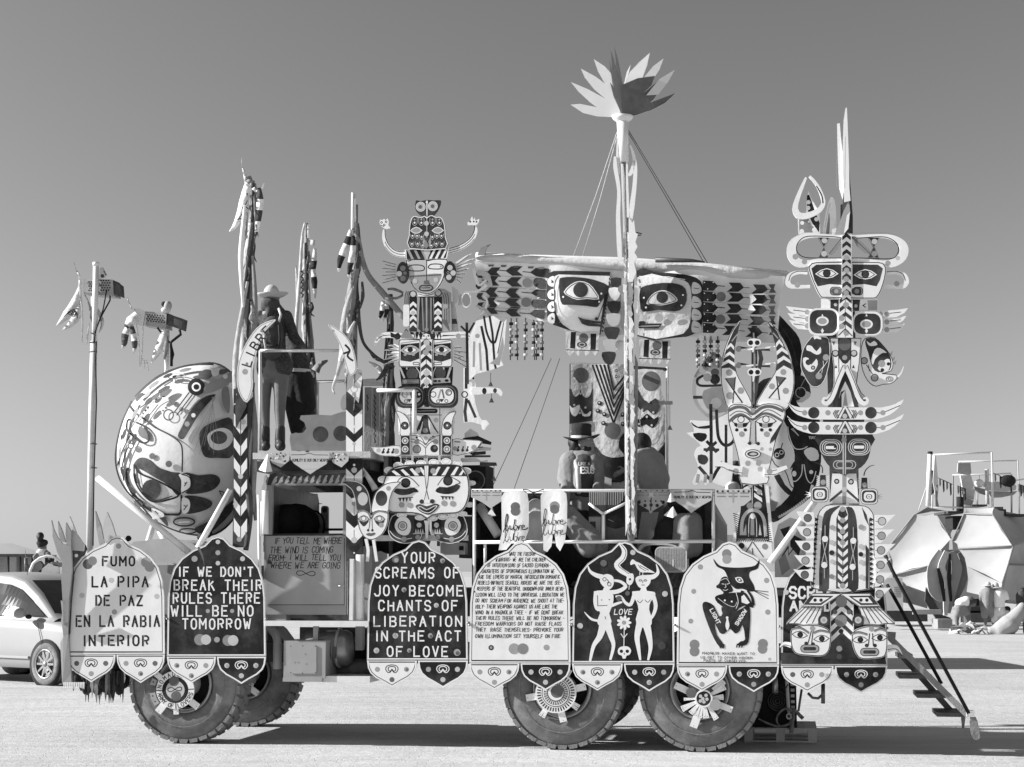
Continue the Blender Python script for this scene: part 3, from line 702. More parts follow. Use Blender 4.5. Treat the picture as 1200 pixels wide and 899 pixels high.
def p3(b):
    Z(420,620,4.495)
    for(x,y,r,m)in((196,160,19,'G'),(443,167,13,'C'),(240,320,13,'C'),(410,402,13,'L'),(195,562,15,'L'),(380,562,14,'C'),(95,640,15,'L'),(520,650,18,'C'),(268,640,12,'C')):
        b.disc(x,y,r,m);b.disc(x+3,y+4,r*.6,'G' if m == 'C' else 'C')
    b.paint([(175,575),(290,430),(300,430),(420,600),(400,545),(340,460),(300,440),(260,480),(200,545)],'D')
    for st,x0,x1,y0,y1 in(('YOUR',231,402,124,177),('SCREAMS OF',91,527,204,257),('JOY BECOME',86,547,299,351),('CHANTS OF',108,519,378,430),('LIBERATION',83,543,461,511),('IN THE ACT',93,538,538,588),('OF LOVE',153,469,620,671)):
        text(b,st,x0,x1,y0,y1,'W',8,gap=.75,jit=.018)
board(430,548.3,632.9,773.5,806,True,(0,1),'black arched board stencilled YOUR SCREAMS OF JOY BECOME CHANTS OF LIBERATION',p3)
def p4(b):
    Z(420,620,4.495)
    L_=['WAKE THE FREEDOM','WARRIORS- WE ARE THE CHILDREN','OF INTUITION-SONS OF SACRED EUPHORIA-','DAUGHTERS OF SPONTANEOUS ILLUMINATION WE','ARE THE LOVERS OF MAGICAL INTOXICATION ROMANTIC','REBELS-INFINITE SEAGULL RIDERS WE ARE THE SEE-','KEEPERS OF THE BEAUTIFUL UNKNOWN-OUR INNER REVO-','LUTION WILL LEAD TO THE UNIVERSAL LIBERATION WE','DO NOT SCREAM FOR AUDIENCE WE SHOUT AT THE-','HOLY- THEIR WEAPONS AGAINST US ARE LIKE THE','WIND IN A MAGNOLIA TREE - IF WE DONT BREAK','THEIR RULES THERE WILL BE NO TOMORROW -','FREEDOM WARRIORS DO NOT RAISE FLAGS','THEY  RAISE THEMSELVES- PROVOKE YOUR','OWN ILLUMINATION SET YOURSELF ON FIRE']
    Y_=[122,152,182,213,243,274,305,337,368,399,430,460,490,521,555];X_=[(795,930),(725,985),(680,1010),(652,1033),(635,1060),(630,1070),(625,1085),(618,1083),(617,1082),(617,1047),(617,1077),(617,1082),(617,1068),(620,1078),(617,1062)]
    for st,y,(x0,x1)in zip(L_,Y_,X_):text(b,st,x0,x1,y,y+18.5,'D',3.0,gap=.5,jit=.07,slant=.12)
    b.disc(699,625,14,'D');b.disc(699,625,7,'C');b.disc(820,631,29,'C');b.disc(866,631,29,'M');b.disc(990,624,15,'C');b.disc(610,330,5,'D')
board(550,668.6,634.5,776.6,809,False,(0,1),'white arched board covered in fine hand lettering with two grey discs low down',p4)
def limb(b,pts,wd,m,L='W'):b.line(sm(pts,4,False),wd,m)
def p5(b):
    Z(660,620,4.446)
    # snake
    b.line(sm([(290,72),(318,110),(312,150),(280,185),(300,215),(340,240),(348,262)],4,False),[10,26,30,30,28,24,18],'W');b.line(sm([(300,80),(326,115),(318,155),(288,188),(310,210),(345,235)],4,False),2,'K')
    b.paint(sm([(335,240),(362,232),(368,262),(352,292),(330,280)],3),'W');b.disc(348,262,6,'K');b.line([(345,290),(342,316)],3,'W')
    # bird
    b.paint(sm([(350,172),(362,158),(380,170),(400,178),(440,205),(478,228),(440,226),(405,225),(385,205),(372,182),(352,188)],3),'W');b.line([(400,190),(445,215)],2.5,'K');b.line([(398,200),(430,218)],2,'K');b.line([(390,186),(405,205)],2,'K');b.line([(400,222),(398,240)],3,'W');b.line([(415,224),(414,240)],3,'W')
    # left horned dancer
    b.line(sm([(205,250),(170,240),(140,220),(128,188)],4,False),[26,22,14,3],'W')
    b.paint(sm([(195,250),(228,234),(260,250),(262,290),(240,315),(210,300),(192,275)],3),'W')
    b.paint(sm([(160,325),(205,320),(212,305),(240,308),(242,330),(262,345),(258,395),(240,440),(252,480),(235,510),(195,510),(176,480),(192,440),(180,400),(165,370)],2),'W')
    limb(b,[(172,335),(168,380),(182,418),(230,408),(282,388),(308,380)],[24,22,20,16,14,10],'W')
    limb(b,[(240,330),(285,325),(325,300),(300,275),(265,268)],[22,22,18,15,12],'W')
    limb(b,[(210,495),(190,560),(158,610),(140,688)],[44,30,20,12],'W');limb(b,[(228,490),(250,560),(262,610),(245,682)],[40,28,18,12],'W')
    limb(b,[(180,478),(145,468),(110,432)],[12,12,3],'W')
    for p in((215,262),(240,288)):b.ring(p[0],p[1],9,2,'K')
    b.line([(228,262),(238,275),(228,282)],2,'K');b.disc(200,370,3,'K');b.disc(240,368,3,'K');b.line([(218,455),(222,470)],2,'K');b.line([(178,345),(180,400),(230,398)],2,'K')
    # right horned dancer
    b.line(sm([(435,252),(470,248),(494,225),(484,182)],4,False),[26,24,16,3],'W')
    b.paint(sm([(376,262),(392,245),(430,240),(456,258),(448,290),(420,310),(392,300)],3),'W')
    b.paint(sm([(360,325),(400,322),(408,300),(432,302),(436,322),(476,328),(478,350),(455,380),(448,420),(462,470),(452,510),(395,510),(378,470),(392,420),(382,380),(365,350)],2),'W')
    limb(b,[(372,335),(352,392),(325,385),(300,352),(272,352)],[20,18,15,12,8],'W');limb(b,[(466,338),(482,400),(465,455),(430,492)],[22,20,16,10],'W')
    limb(b,[(400,490),(385,560),(392,620),(402,684)],[38,28,20,10],'W');limb(b,[(432,490),(448,560),(455,620),(442,684)],[44,30,20,10],'W')
    b.line(sm([(385,372),(400,384),(415,368)],3,False),2,'K');b.line(sm([(425,368),(440,382),(455,368)],3,False),2,'K')
    for p in((402,268),(428,268)):b.ring(p[0],p[1],7,2,'K',ry=4)
    b.line([(408,292),(424,292)],2.5,'K');b.line([(415,268),(414,282)],2,'K')
    text(b,'LOVE',268,358,418,445,'W',4.5,gap=.5,slant=.15)
    # flower and skull
    for k in range(9):a=2*pi*k/9;b.paint(ell(317+24*cos(a),488+24*sin(a),15,8,10,a),'W')
    b.disc(317,488,9,'C');b.line([(318,520),(316,612)],4,'W');b.line([(300,545),(316,568)],4,'W');b.line([(334,545),(316,568)],4,'W')
    b.paint(sm([(285,630),(300,614),(335,612),(354,632),(345,655),(330,660),(325,674),(310,674),(305,660),(288,652)],3),'W');b.disc(303,637,9,'K');b.disc(334,637,9,'K');b.line([(318,645),(318,655)],3,'K')
    for(x,y,r,m)in((363,122,14,'L'),(210,178,17,'G'),(530,338,15,'L'),(88,505,15,'L'),(515,608,20,'D'),(290,362,14,'G'),(335,335,12,'G')):b.disc(x,y,r,m)
board(670.3,790.5,634.6,776.8,810.3,True,(0,1),'black arched board painted with two white horned dancers, a snake, a flower and LOVE',p5)
def p6(b):
    Z(660,620,4.446)
    for(x,y,r,m)in((852,130,25,'M'),(853,158,24,'C'),(715,198,14,'C'),(680,325,13,'C'),(665,480,13,'C'),(1060,268,14,'C'),(1066,433,14,'C'),(684,602,26,'M'),(684,638,26,'M'),(1040,598,26,'M'),(1038,625,25,'M'),(1075,678,8,'L')):b.disc(x,y,r,m)
    # bull head
    b.paint(sm([(782,155),(815,190),(870,200),(940,200),(1000,190),(1022,158),(1015,205),(975,222),(970,250),(992,290),(998,320),(975,326),(935,312),(900,312),(870,285),(858,255),(838,215),(800,195)],3),'K')
    b.paint(almond(918,265,26,16,.5),'W');b.paint(almond(918,265,17,10,.5),'K');b.disc(918,265,6,'W')
    for y in(8,26,44):b.line([(985,318),(1070,320+y)],2.5,'K')
    # human head behind
    b.paint(sm([(815,280),(825,255),(850,248),(862,270),(885,320),(860,330),(835,320),(812,310),(800,300)],3),'K');b.line(sm([(845,262),(850,290),(842,300)],3,False),2,'W');b.line([(828,288),(840,288)],3,'W');b.line([(835,312),(852,316)],3,'W')
    b.paint(ell(843,292,30,38,18,-.1),'K');b.disc(806,300,9,'K');b.line(sm([(820,268),(850,258),(868,285)],3,False),2.5,'W');b.line([(826,285),(840,288)],3,'W');b.line([(852,288),(864,284)],3,'W');b.line([(846,285),(848,303),(840,306)],2.5,'W');b.line(sm([(832,316),(846,320),(858,314)],3,False),2.5,'W');b.paint([(835,326),(862,326),(866,345),(832,345)],'K')
    # body, arms, legs
    b.paint(sm([(795,350),(850,335),(935,330),(960,345),(990,400),(985,410),(945,400),(905,420),(875,435),(830,405),(797,375)],3),'K')
    b.line(sm([(905,415),(925,360),(940,320)],3,False),6,'W');b.line(sm([(805,375),(850,405),(895,420),(915,380),(935,322)],3,False),[16,20,24,20,16],'K');b.line(sm([(925,340),(985,400),(985,360),(960,320)],3,False),[18,16,14,10],'K')
    b.paint([(928,352),(942,342),(972,384),(958,392),(930,382)],'W');b.line(sm([(900,330),(912,380),(900,415)],3,False),3,'W')
    b.line(sm([(806,360),(850,392),(890,405),(905,380)],3,False),2,'W');b.disc(842,372,5,'W');b.disc(878,378,5,'W')
    b.paint(sm([(825,405),(900,430),(960,395),(975,430),(972,520),(965,590),(940,608),(905,605),(925,585),(948,575),(935,500),(920,530),(895,545),(870,520),(840,545),(815,540),(790,490),(800,550),(825,585),(838,612),(815,615),(785,570),(755,500),(728,420),(728,385),(750,380),(785,400),(812,455),(830,440)],2),'K')
    b.paint(sm([(855,455),(862,480),(866,505),(855,530),(845,505),(849,480)],2),'W');b.disc(854,462,7,'W')
    for x in(820,830,838):b.line([(x,600),(x-2,622)],5,'K')
    for x in(908,922,935):b.line([(x,598),(x-5,618)],5,'K')
    rot=lambda cx,cy,a:(lambda X,Y:(cx+(X)*cos(a)-Y*sin(a),cy+X*sin(a)+Y*cos(a)))
    text(b,'LIGHT',-42,42,-9,9,'W',4.5,tf=rot(792,455,radians(62)));text(b,'SHADOW',-45,45,-9,9,'W',4,tf=rot(926,460,radians(-58)))
    Z(800,755,10)
    for st,x0,x1,y0,y1 in(('MADNESS MAKES WANT TO',230,838,92,118),('US GET TO OTHER HIDDEN',212,815,142,165),('PARTS OF OURSELVES',250,735,178,205)):text(b,st,x0,x1,y0,y1,'D',5,gap=.6,jit=.1,rise=.012)
board(793,913,634.6,779,811,False,(0,1),'white arched board painted with a black crouching figure under a bull head',p6)
def p7(b):
    Z(900,520,2.997)
    for(x,y,r,m)in((64,522,9,'L'),(395,530,10,'M')):b.disc(x,y,r,m)
    text(b,'SCREAM',77,262,504,542,'W',8,gap=.5);text(b,'AND',79,170,555,586,'W',8,gap=.5);text(b,'LOUD',200,262,555,586,'W',8,gap=.5)
board(915,1040,640,779.6,812,True,(0,1),'black arched board at the rear, mostly hidden behind the totem with two pale faces',p7)
# ------------------------------------------------------------------ left totem
def P1(name,par,pts,m,v,fn=None,th=.025,label=None,side=None,e=None):
    b=B(v=v);b.plate(pts,m,th=th,side=side)
    if e:edge(b,pts,e[0],e[1],e[2])
    if fn:fn(b)
    return part(name,b,par,label)
TL=thingp('totem','tall left totem with an owl crest over a face with raised horn arms','totem',500,640,.1,'painted totems on the truck')
b=B();Z(0,0,1);b.tp([(500,300,.14),(500,655,.14)],.03,'wood_dark');b.boxp(486,338,490,640,.12,.17,'wood_dark');b.boxp(512,338,516,640,.12,.17,'wood_dark');part('support_post',b,TL)
Z(430,225,7.493)
def f(b):
    b.disc(472,130,40,'C');b.ring(472,130,40,5,'W');b.ring(472,130,28,4,'W');b.disc(468,132,18,'G');b.ring(468,132,19,4,'L')
    b.disc(578,125,40,'C');b.ring(578,125,40,5,'W');b.ring(578,125,28,4,'W');b.disc(576,126,18,'G');b.ring(576,126,19,4,'L')
    b.line([(527,75),(527,210)],9,'W');b.disc(526,90,10,'W')
P1('owl_crest',TL,sm([(430,75),(470,82),(527,70),(590,75),(648,75),(632,140),(600,190),(570,208),(480,208),(450,190),(425,150)],2),'D',.06,f)
hood=sm([(372,500),(368,380),(372,300),(385,240),(410,212),(440,215),(480,222),(505,208),(525,225),(548,208),(575,205),(605,220),(640,218),(668,245),(685,300),(692,400),(692,500)],2)
def f(b):
    for sx in(-1,1):
        X=lambda x:527+sx*(527-x)
        for(x,y,r)in((418,262,22),(478,262,22)):
            b.line([(X(x-22),225),(X(x-22),y+10),(X(x),y+34),(X(x+22),y+10),(X(x+22),228)],4,'L',smooth=2);b.disc(X(x),y+8,9,'W');b.disc(X(x),y-20,9,'C')
        b.paint(almond(X(432),337,48,26),'C');b.line(almond(X(432),337,50,28),6,'W',closed=True)
        for(x,y)in((400,385),(440,385),(480,395),(395,455),(445,455),(490,470)):
            b.line([(X(x-18),y-18),(X(x-14),y+10),(X(x),y+26),(X(x+14),y+10),(X(x+18),y-18)],4,'L');b.disc(X(x),y,8,'W')
        b.paint([(X(500),400),(X(515),440),(X(500),480),(X(488),440)],'C')
    b.line([(526,215),(526,400)],6,'L');b.disc(523,275,21,'L');b.disc(523,368,21,'L');b.paint([(515,420),(545,470),(520,500),(495,470)],'M')
    edge(b,hood,4,7,'W')
P1('owl_hood',TL,hood,'D',.03,f)
for sx,pts,wd in((0,[(150,330),(150,400),(175,470),(220,520),(275,545),(335,548)],[18,34,44,50,54,58]),(1,[(950,285),(955,340),(930,400),(880,450),(810,490),(710,520)],[16,30,40,44,46,48])):
    b=B(v=.05);b.band(pts,[w_*1.0 for w_ in wd],'W',th=.025,smooth=4);k=sm(pts,4,False)
    Lf,R_=b.strip(k,[w_*.8 for w_ in wd]);b.line(R_ if sx == 0 else Lf,5,'K');b.line(k[6:],4,'K');b.line((Lf if sx == 0 else R_)[8:],3,'K')
    part('horn_arm',b,TL)
b=B(v=.04);b.plate(sm([(110,270),(118,242),(135,248),(150,235),(165,250),(180,232),(192,265),(185,290),(205,315),(175,325),(150,318),(125,300)],2),'W',th=.02)
for p in((128,268),(152,290),(168,262)):b.ring(p[0],p[1],8,4,'K',n=10)
b.line([(120,290),(150,305)],4,'K');part('hand',b,TL)
b=B(v=.04);b.plate(sm([(885,290),(885,262),(905,265),(912,235),(925,215),(932,250),(945,225),(955,252),(985,235),(978,268),(955,292),(915,288)],2),'W',th=.02)
for p in((908,262),(938,260),(962,262)):b.disc(p[0],p[1],8,'K',n=10)
part('hand',b,TL)
hb=[(330,508),(480,495),(580,490),(722,485),(700,585),(525,600),(350,600)]
def f(b):
    b.paint([(345,510),(500,500),(530,590),(350,592)],'K');b.paint([(530,590),(560,498),(712,490),(692,580)],'K')
    for x in(350,410,470):b.paint([(x,508),(x+22,506),(x+62,588),(x+40,590)],'C')
    for x in(590,640,690):b.paint([(x+20,496),(x,498),(x-45,586),(x-22,586)],'W')
    b.paint([(498,515),(525,500),(558,515),(528,600)],'L');b.disc(527,530,28,'L')
P1('headband',TL,hb,'W',.035,f)
fc=sm([(345,600),(400,590),(525,592),(700,588),(695,680),(665,780),(620,850),(560,890),(500,893),(440,870),(395,820),(370,740),(355,670)],3)
def f(b):
    b.paint(sm([(370,735),(525,722),(650,718),(640,780),(600,850),(545,880),(490,880),(430,850),(390,790)],2),'C');b.paint([(362,600),(525,605),(525,722),(372,735)],'L')
    for(cx,cy,r1,r2)in((432,668,74,24),(604,655,66,20)):b.line(sm([(cx-r1,cy+6),(cx-r1*.6,cy-r2),(cx+r1*.6,cy-r2),(cx+r1,cy),(cx+r1*.7,cy+r2),(cx-r1*.6,cy+r2)],3),9,'K',closed=True)
    b.disc(648,655,9,'C');b.line([(524,600),(524,790)],5,'K');b.line([(526,600),(480,590),(400,595),(360,610)],5,'K');b.line([(530,605),(600,590),(690,592)],5,'K')
    for i in range(20):x=378+i*14;b.paint([(x,738-i*.8),(x+12,737-i*.8),(x+2,752-i*.8)],'K')
    b.disc(421,782,22,'L');b.disc(606,772,22,'L');b.paint([(500,780),(540,775),(548,810),(498,812)],'G')
    b.line(sm([(460,845),(480,822),(520,824),(555,820),(575,840),(555,862),(480,866)],3),10,'K',closed=True);b.line([(480,843),(555,840)],5,'K')
P1('face',TL,fc,'W',.02,f,e=(5,6,'K'))
for sx,(cx,cy)in((0,(315,708)),(1,(727,703))):
    def f(b):
        for(dx,dy,m)in(((0,-38,'G'),(-32,10,'C'),(2,52,'G'))if sx == 0 else((2,-38,'L'),(30,8,'L'),(-8,46,'L'))):b.disc(cx+dx,cy+dy,24,m)
        b.ring(cx+(20 if sx == 0 else-15),cy+5,10,3,'C',n=10)
    P1('ear',TL,ell(cx,cy,54,96),'K',.01,f)
    for k in range(7):                                         # feather fan beside each ear
        y=615+k*32;e_=1 if sx else-1;x0=cx+e_*42;dy=(-150+k*48)if sx else(k-3)*4-6
        x1=945-abs(k-1.0)*22 if sx else 112+(k %2)*30
        yy=700+(k-3)*22;y1=700+(k-3)*(44 if sx else 34)+(-30 if sx else 0)
        P1('feather',TL,[(x0,yy-9),(x0+(x1-x0)*.6,yy+(y1-yy)*.6-13),(x1,y1),(x0+(x1-x0)*.6,yy+(y1-yy)*.6+9),(x0,yy+9)],'W' if sx else 'C',.045+.004*(k %2),lambda b:b.line([(x0+e_*20,yy+2),(x0+(x1-x0)*.85,yy+(y1-yy)*.85+2)],4,'D'),th=.01)
# neck
Z(430,335,7.493)
nk=[(318,60),(372,25),(680,25),(735,60),(745,390),(700,400),(560,410),(330,395)]
def f(b):
    b.paint([(465,100),(580,100),(590,380),(555,405),(480,405),(450,380)],'K');b.paint([(500,102),(550,102),(556,400),(498,400)],'D')
    b.paint([(478,105),(492,105),(500,395),(490,400)],'M');b.paint([(515,100),(530,100),(530,380),(520,380)],'C');b.paint([(555,105),(570,105),(568,390),(556,398)],'M')
    b.disc(523,385,18,'M')
    for x0,x1 in((372,440),(588,660)):
        b.paint([(x0,95),(x1,95),(x1,400),(x0,400)],'K');chev(b,x0+4,x1-4,[165,195,225,255,285,315,345,372,398],28,['W',None],up=True);b.disc((x0+x1)/2,240,21,'L')
    for(x,y)in((405,73),(625,62)):b.disc(x,y,32,'K');b.disc(x,y,24,'L')
    b.paint(rrect(318,165,372,358,18),'W');b.paint([(440,60),(515,75),(595,60),(590,95),(450,98)],'W');b.line([(450,98),(590,95)],5,'K');b.line([(448,70),(515,88),(590,70)],4,'K')
    for x in(332,350,365):b.line(sm([(x,160),(x+2,90),(x+15,45)],3,False),4,'D')
    for x in(675,695,715):b.line(sm([(x+5,330),(x+2,120),(x-15,60)],3,False),4,'D')
    b.disc(690,180,22,'C');b.paint([(655,290),(700,300),(725,400),(668,330)],'G')
P1('neck_panel',TL,nk,'C',.06,f)
P1('collar_fin',TL,[(745,0),(800,40),(800,120),(770,160),(795,330),(800,400),(735,400),(745,280),(735,150),(755,130)],'L',.09,lambda b:(b.paint([(735,290),(785,290),(795,335),(735,335)],'D'),b.paint([(740,340),(790,340),(790,395),(740,395)],'L')))
tt=[(380,400),(405,408),(420,440),(432,405),(450,445),(468,400),(490,425),(545,400),(572,425),(590,405),(600,455),(612,415),(628,445),(650,400),(640,470),(385,470)]
def f(b):
    for x in(412,442,595,622):b.paint([(x,465),(x+12,425),(x+24,465)],'W')
    b.paint([(480,465),(490,430),(520,418),(550,430),(562,465)],'W');b.disc(500,440,8,'K');b.disc(540,440,8,'K');b.line([(520,440),(520,465)],3,'K')
P1('tooth_row',TL,tt,'K',.045,f)
for pts,wd in(([(65,545),(85,480),(130,440),(200,430),(280,440),(410,455)],[3,30,44,50,54,50]),([(950,500),(920,455),(870,430),(790,430),(650,440)],[3,34,50,56,50])):
    b=B(v=.04);b.band(pts,wd,'W',th=.025,smooth=4);k=sm(pts,4,False);b.line([(x,y+3)for x,y in k[4:]],4,'K')
    if pts[0][0]<500:
        b.paint([(205,405),(245,425),(275,410),(300,440),(290,465),(260,475),(240,458),(210,450)],'K');b.paint([(300,435),(345,380),(400,440),(410,470),(300,462)],'M');b.line([(330,400),(345,380),(360,400)],4,'K')
    else:b.disc(802,440,22,'C');b.line([(665,435),(760,436)],8,'D')
    part('horn',b,TL)
# second face: two eye blocks with a chevron column between
def eyeblock(x0,x1,cx):
    o=rrect(x0,470,x1,712,26)
    def f(b):
        b.paint([(x0+14,515),(x1-10,500),(x1-10,640),(cx,668),(x0+14,655)],'K');b.line([(x0+14,505),(x1-20,482)],9,'C')
        eye(b,cx,563,74,34,pup='K',lw=4,pr=.4);b.line(almond(cx,563,84,42),4,'W',closed=True);b.ring(cx,560,22,3,'K',n=12)
        for x in(cx-45,cx+28):b.disc(x,606,14,'C',ry=9)
        b.line(rrect(cx+(25 if cx <500 else-70),672,cx+(78 if cx <500 else 0),692,9),4,'K',closed=True)
    P1('eye_block',TL,o,'W',.03,f,e=(3,5,'K'))
eyeblock(280,470,380);eyeblock(572,748,655)
def f(b):
    chev(b,474,568,[500+i*37 for i in range(12)],42,['K','W'],up=True);b.line([(521,480),(521,890)],3,'K')
    for(x,y,m)in((524,498,'L'),(540,548,'C'),(516,585,'C'),(523,765,'L'),(523,845,'L')):b.disc(x,y,27,m)
P1('chevron_column',TL,[(470,470),(572,470),(572,895),(470,895)],'W',.025,f)
for sx in(0,1):
    X=(lambda x:x)if sx else(lambda x:1042-x)
    for k in range(5):
        y0=545+k*26;y1=520+k*42+(0 if sx else-30);x1=860+k*10 if k %2 == 0 else 905
        pts=[(X(752),y0-14),(X(800),y0-14+(y1-y0)*.4),(X(x1),y1+35),(X(800),y0+14+(y1-y0)*.4),(X(752),y0+14)]
        P1('feather',TL,pts,'W',.055+.004*(k %2),lambda b:(b.line([(X(765),y0),(X(x1-30),y1+22)],4,'D'),b.disc(X(812),y0+12,12,'C')if k %2 else None),th=.01)
b=B(v=.07);b.plate([(285,712),(470,712),(470,890),(305,890)],'K',th=.02);b.disc(398,772,52,'G');b.line([(290,715),(330,810)],16,'W');b.line([(350,715),(350,735)],12,'W');b.line(sm([(430,715),(460,760),(466,810)],3,False),8,'W')
b.paint([(308,818),(460,815),(460,862),(308,868)],'M');b.line([(308,818),(460,815),(460,862),(308,868)],5,'K',closed=True);b.disc(335,842,17,'L');b.paint([(352,842),(450,830),(450,856)],'C');part('cheek_panel',b,TL)
b=B(v=.07);b.plate([(572,712),(755,712),(745,890),(572,890)],'K',th=.02);b.disc(643,765,50,'G');b.line(sm([(605,715),(585,760),(582,805)],3,False),8,'W');b.line([(735,715),(705,810)],18,'W');b.line([(672,715),(676,735)],14,'W')
b.paint([(575,812),(728,808),(735,850),(575,860)],'W');b.paint(ell(600,836,18,9),'K');b.paint(ell(635,836,14,9),'K');b.paint(ell(700,832,18,12),'K');part('cheek_panel',b,TL)
# twin oval masks
Z(430,445,7.493)
for(x0,x1,y0,y1,cx)in((250,508,52,248,372),(522,798,42,245,655)):
    def f(b):
        b.paint(rrect(x0+38,y0+30,x1-36,y1-38,60),'L' if cx <400 else 'W');b.line(rrect(x0+20,y0+16,x1-18,y1-20,66),9,'G',closed=True)
        a,c=(332,450)if cx <400 else(582,718)
        b.ring(a,130,24,5,'K');b.disc(c,132 if cx <400 else 112,25,'K' if cx <400 else 'C');b.ring(c,132 if cx <400 else 112,26,5,'K');b.disc(c+8,128 if cx <400 else 118,11,'W')
        b.line([(cx-5,85),(cx-30,165)],14,'C');b.line([(cx+5,85),(cx+22,165)],14,'G');b.paint([(cx-22,170),(cx+22,170),(cx,200)],'K');b.ring(cx-30,190,14,4,'K',n=12);b.ring(cx+42,188,14,4,'K',n=12)
    P1('round_mask',TL,rrect(x0,y0,x1,y1,70,6),'K',.0,f)
def f(b):
    b.paint([(400,300),(520,300),(640,300),(640,480),(385,480)],'W');b.paint([(515,300),(560,480),(470,480)],'K')
    for d in(0,26,52):b.line([(500-d*.2,320),(420-d*.6+40,440+d*.5)],7,'K');b.line([(540,320+d*.2),(600+d*.5,440+d*.6)],7,'K')
    b.paint([(495,310),(535,310),(545,480),(482,480)],'D');b.line([(385,255),(385,480)],4,'K');b.line([(640,245),(640,480)],4,'K');b.line([(360,310),(660,310)],4,'K')
    b.paint(rrect(400,255,620,295,18),'K');b.line([(430,276),(600,272)],9,'M');b.disc(512,447,22,'C');b.disc(608,355,22,'L')
P1('chest_panel',TL,[(270,240),(770,240),(760,480),(280,480)],'W',.05,f)
for sx in(0,1):
    X=(lambda x:x)if sx == 0 else(lambda x:1037-x);dy=0 if sx == 0 else 0
    o=sm([(X(252),275),(X(300),285),(X(345),320),(X(375),380),(X(378),490),(X(292),490),(X(290),400),(X(275),330)],3)
    P1('tusk',TL,o,'W',.02,lambda b:(b.disc(X(332),404,36,'K'),b.ring(X(332),404,20,5,'G'),b.disc(X(332),402,9,'W')),e=(3,4,'K'))
    def f(b):
        for y in(535,610):b.disc(X(335),y,27,'L');b.ring(X(335),y,27,4,'W');b.ring(X(335),y,17,4,'K');b.disc(X(335),y,6,'W')
    P1('ear_block',TL,[(X(292),490),(X(382),488),(X(384),662),(X(294),665)],'K',.015,f,e=(3,3,'W'))
def f(b):
    b.line([(515,600),(515,658)],4,'K');b.line(sm([(384,490),(470,500),(515,565),(560,510),(632,490)],3,False),4,'K')
    b.disc(438,610,34,'C');b.ring(438,610,34,5,'D');b.disc(590,605,34,'K');b.disc(597,598,15,'G');b.disc(437,507,10,'K');b.disc(580,500,8,'K')
    for d in(0,25):b.line([(385,520+d),(420,525+d)],4,'K');b.line(sm([(515,600-d),(545,560-d),(600,530-d)],3,False),4,'K');b.line(sm([(512,600-d),(490,575-d),(440,545-d)],3,False),4,'K')
    b.disc(438,545,22,'C');b.disc(602,545,24,'C');b.disc(515,515,18,'L')
P1('muzzle_panel',TL,[(384,480),(632,478),(634,660),(384,662)],'W',.03,f)
def f(b):
    for(x,y)in((102,620),):b.disc(x,y,20,'L')
    for x in(145,187,230):b.paint(sm([(x,602),(x+14,610),(x+5,622),(x+12,640),(x-8,650),(x-18,640),(x-6,620)],2),'K')
    b.disc(258,628,24,'C')
P1('side_fin',TL,sm([(30,580),(80,590),(160,588),(290,578),(292,668),(200,672),(120,668),(65,640),(38,608)],2),'W',.04,f,e=(3,3,'K'))
def f(b):
    for x in(800,842,882):b.paint(sm([(x,582),(x+12,590),(x+4,604),(x+12,622),(x-4,634),(x-14,620),(x-4,600)],2),'K')
    b.disc(775,605,20,'C');b.disc(940,595,24,'C');b.line([(770,545),(820,548)],7,'D');b.line([(1008,545),(970,600)],5,'K');b.line([(985,595),(1020,590)],6,'K')
P1('side_fin',TL,sm([(750,522),(850,525),(950,530),(1010,542),(990,590),(930,630),(850,655),(750,660)],2),'W',.04,f,e=(3,3,'K'))
def f(b):
    for x0 in(302,410,535,648):
        x1=x0+88;b.paint([(x0,672),(x1,672),(x1,742),(x0,742)],'K');b.line([(x0,680),(x1,680),((x0+x1)/2,712)],4,'L',closed=True);b.line([((x0+x1)/2,684),((x0+x1)/2,708)],3,'L')
    b.disc(515,675,18,'C')
P1('tooth_band',TL,[(294,665),(746,660),(750,750),(296,750)],'W',.05,f)
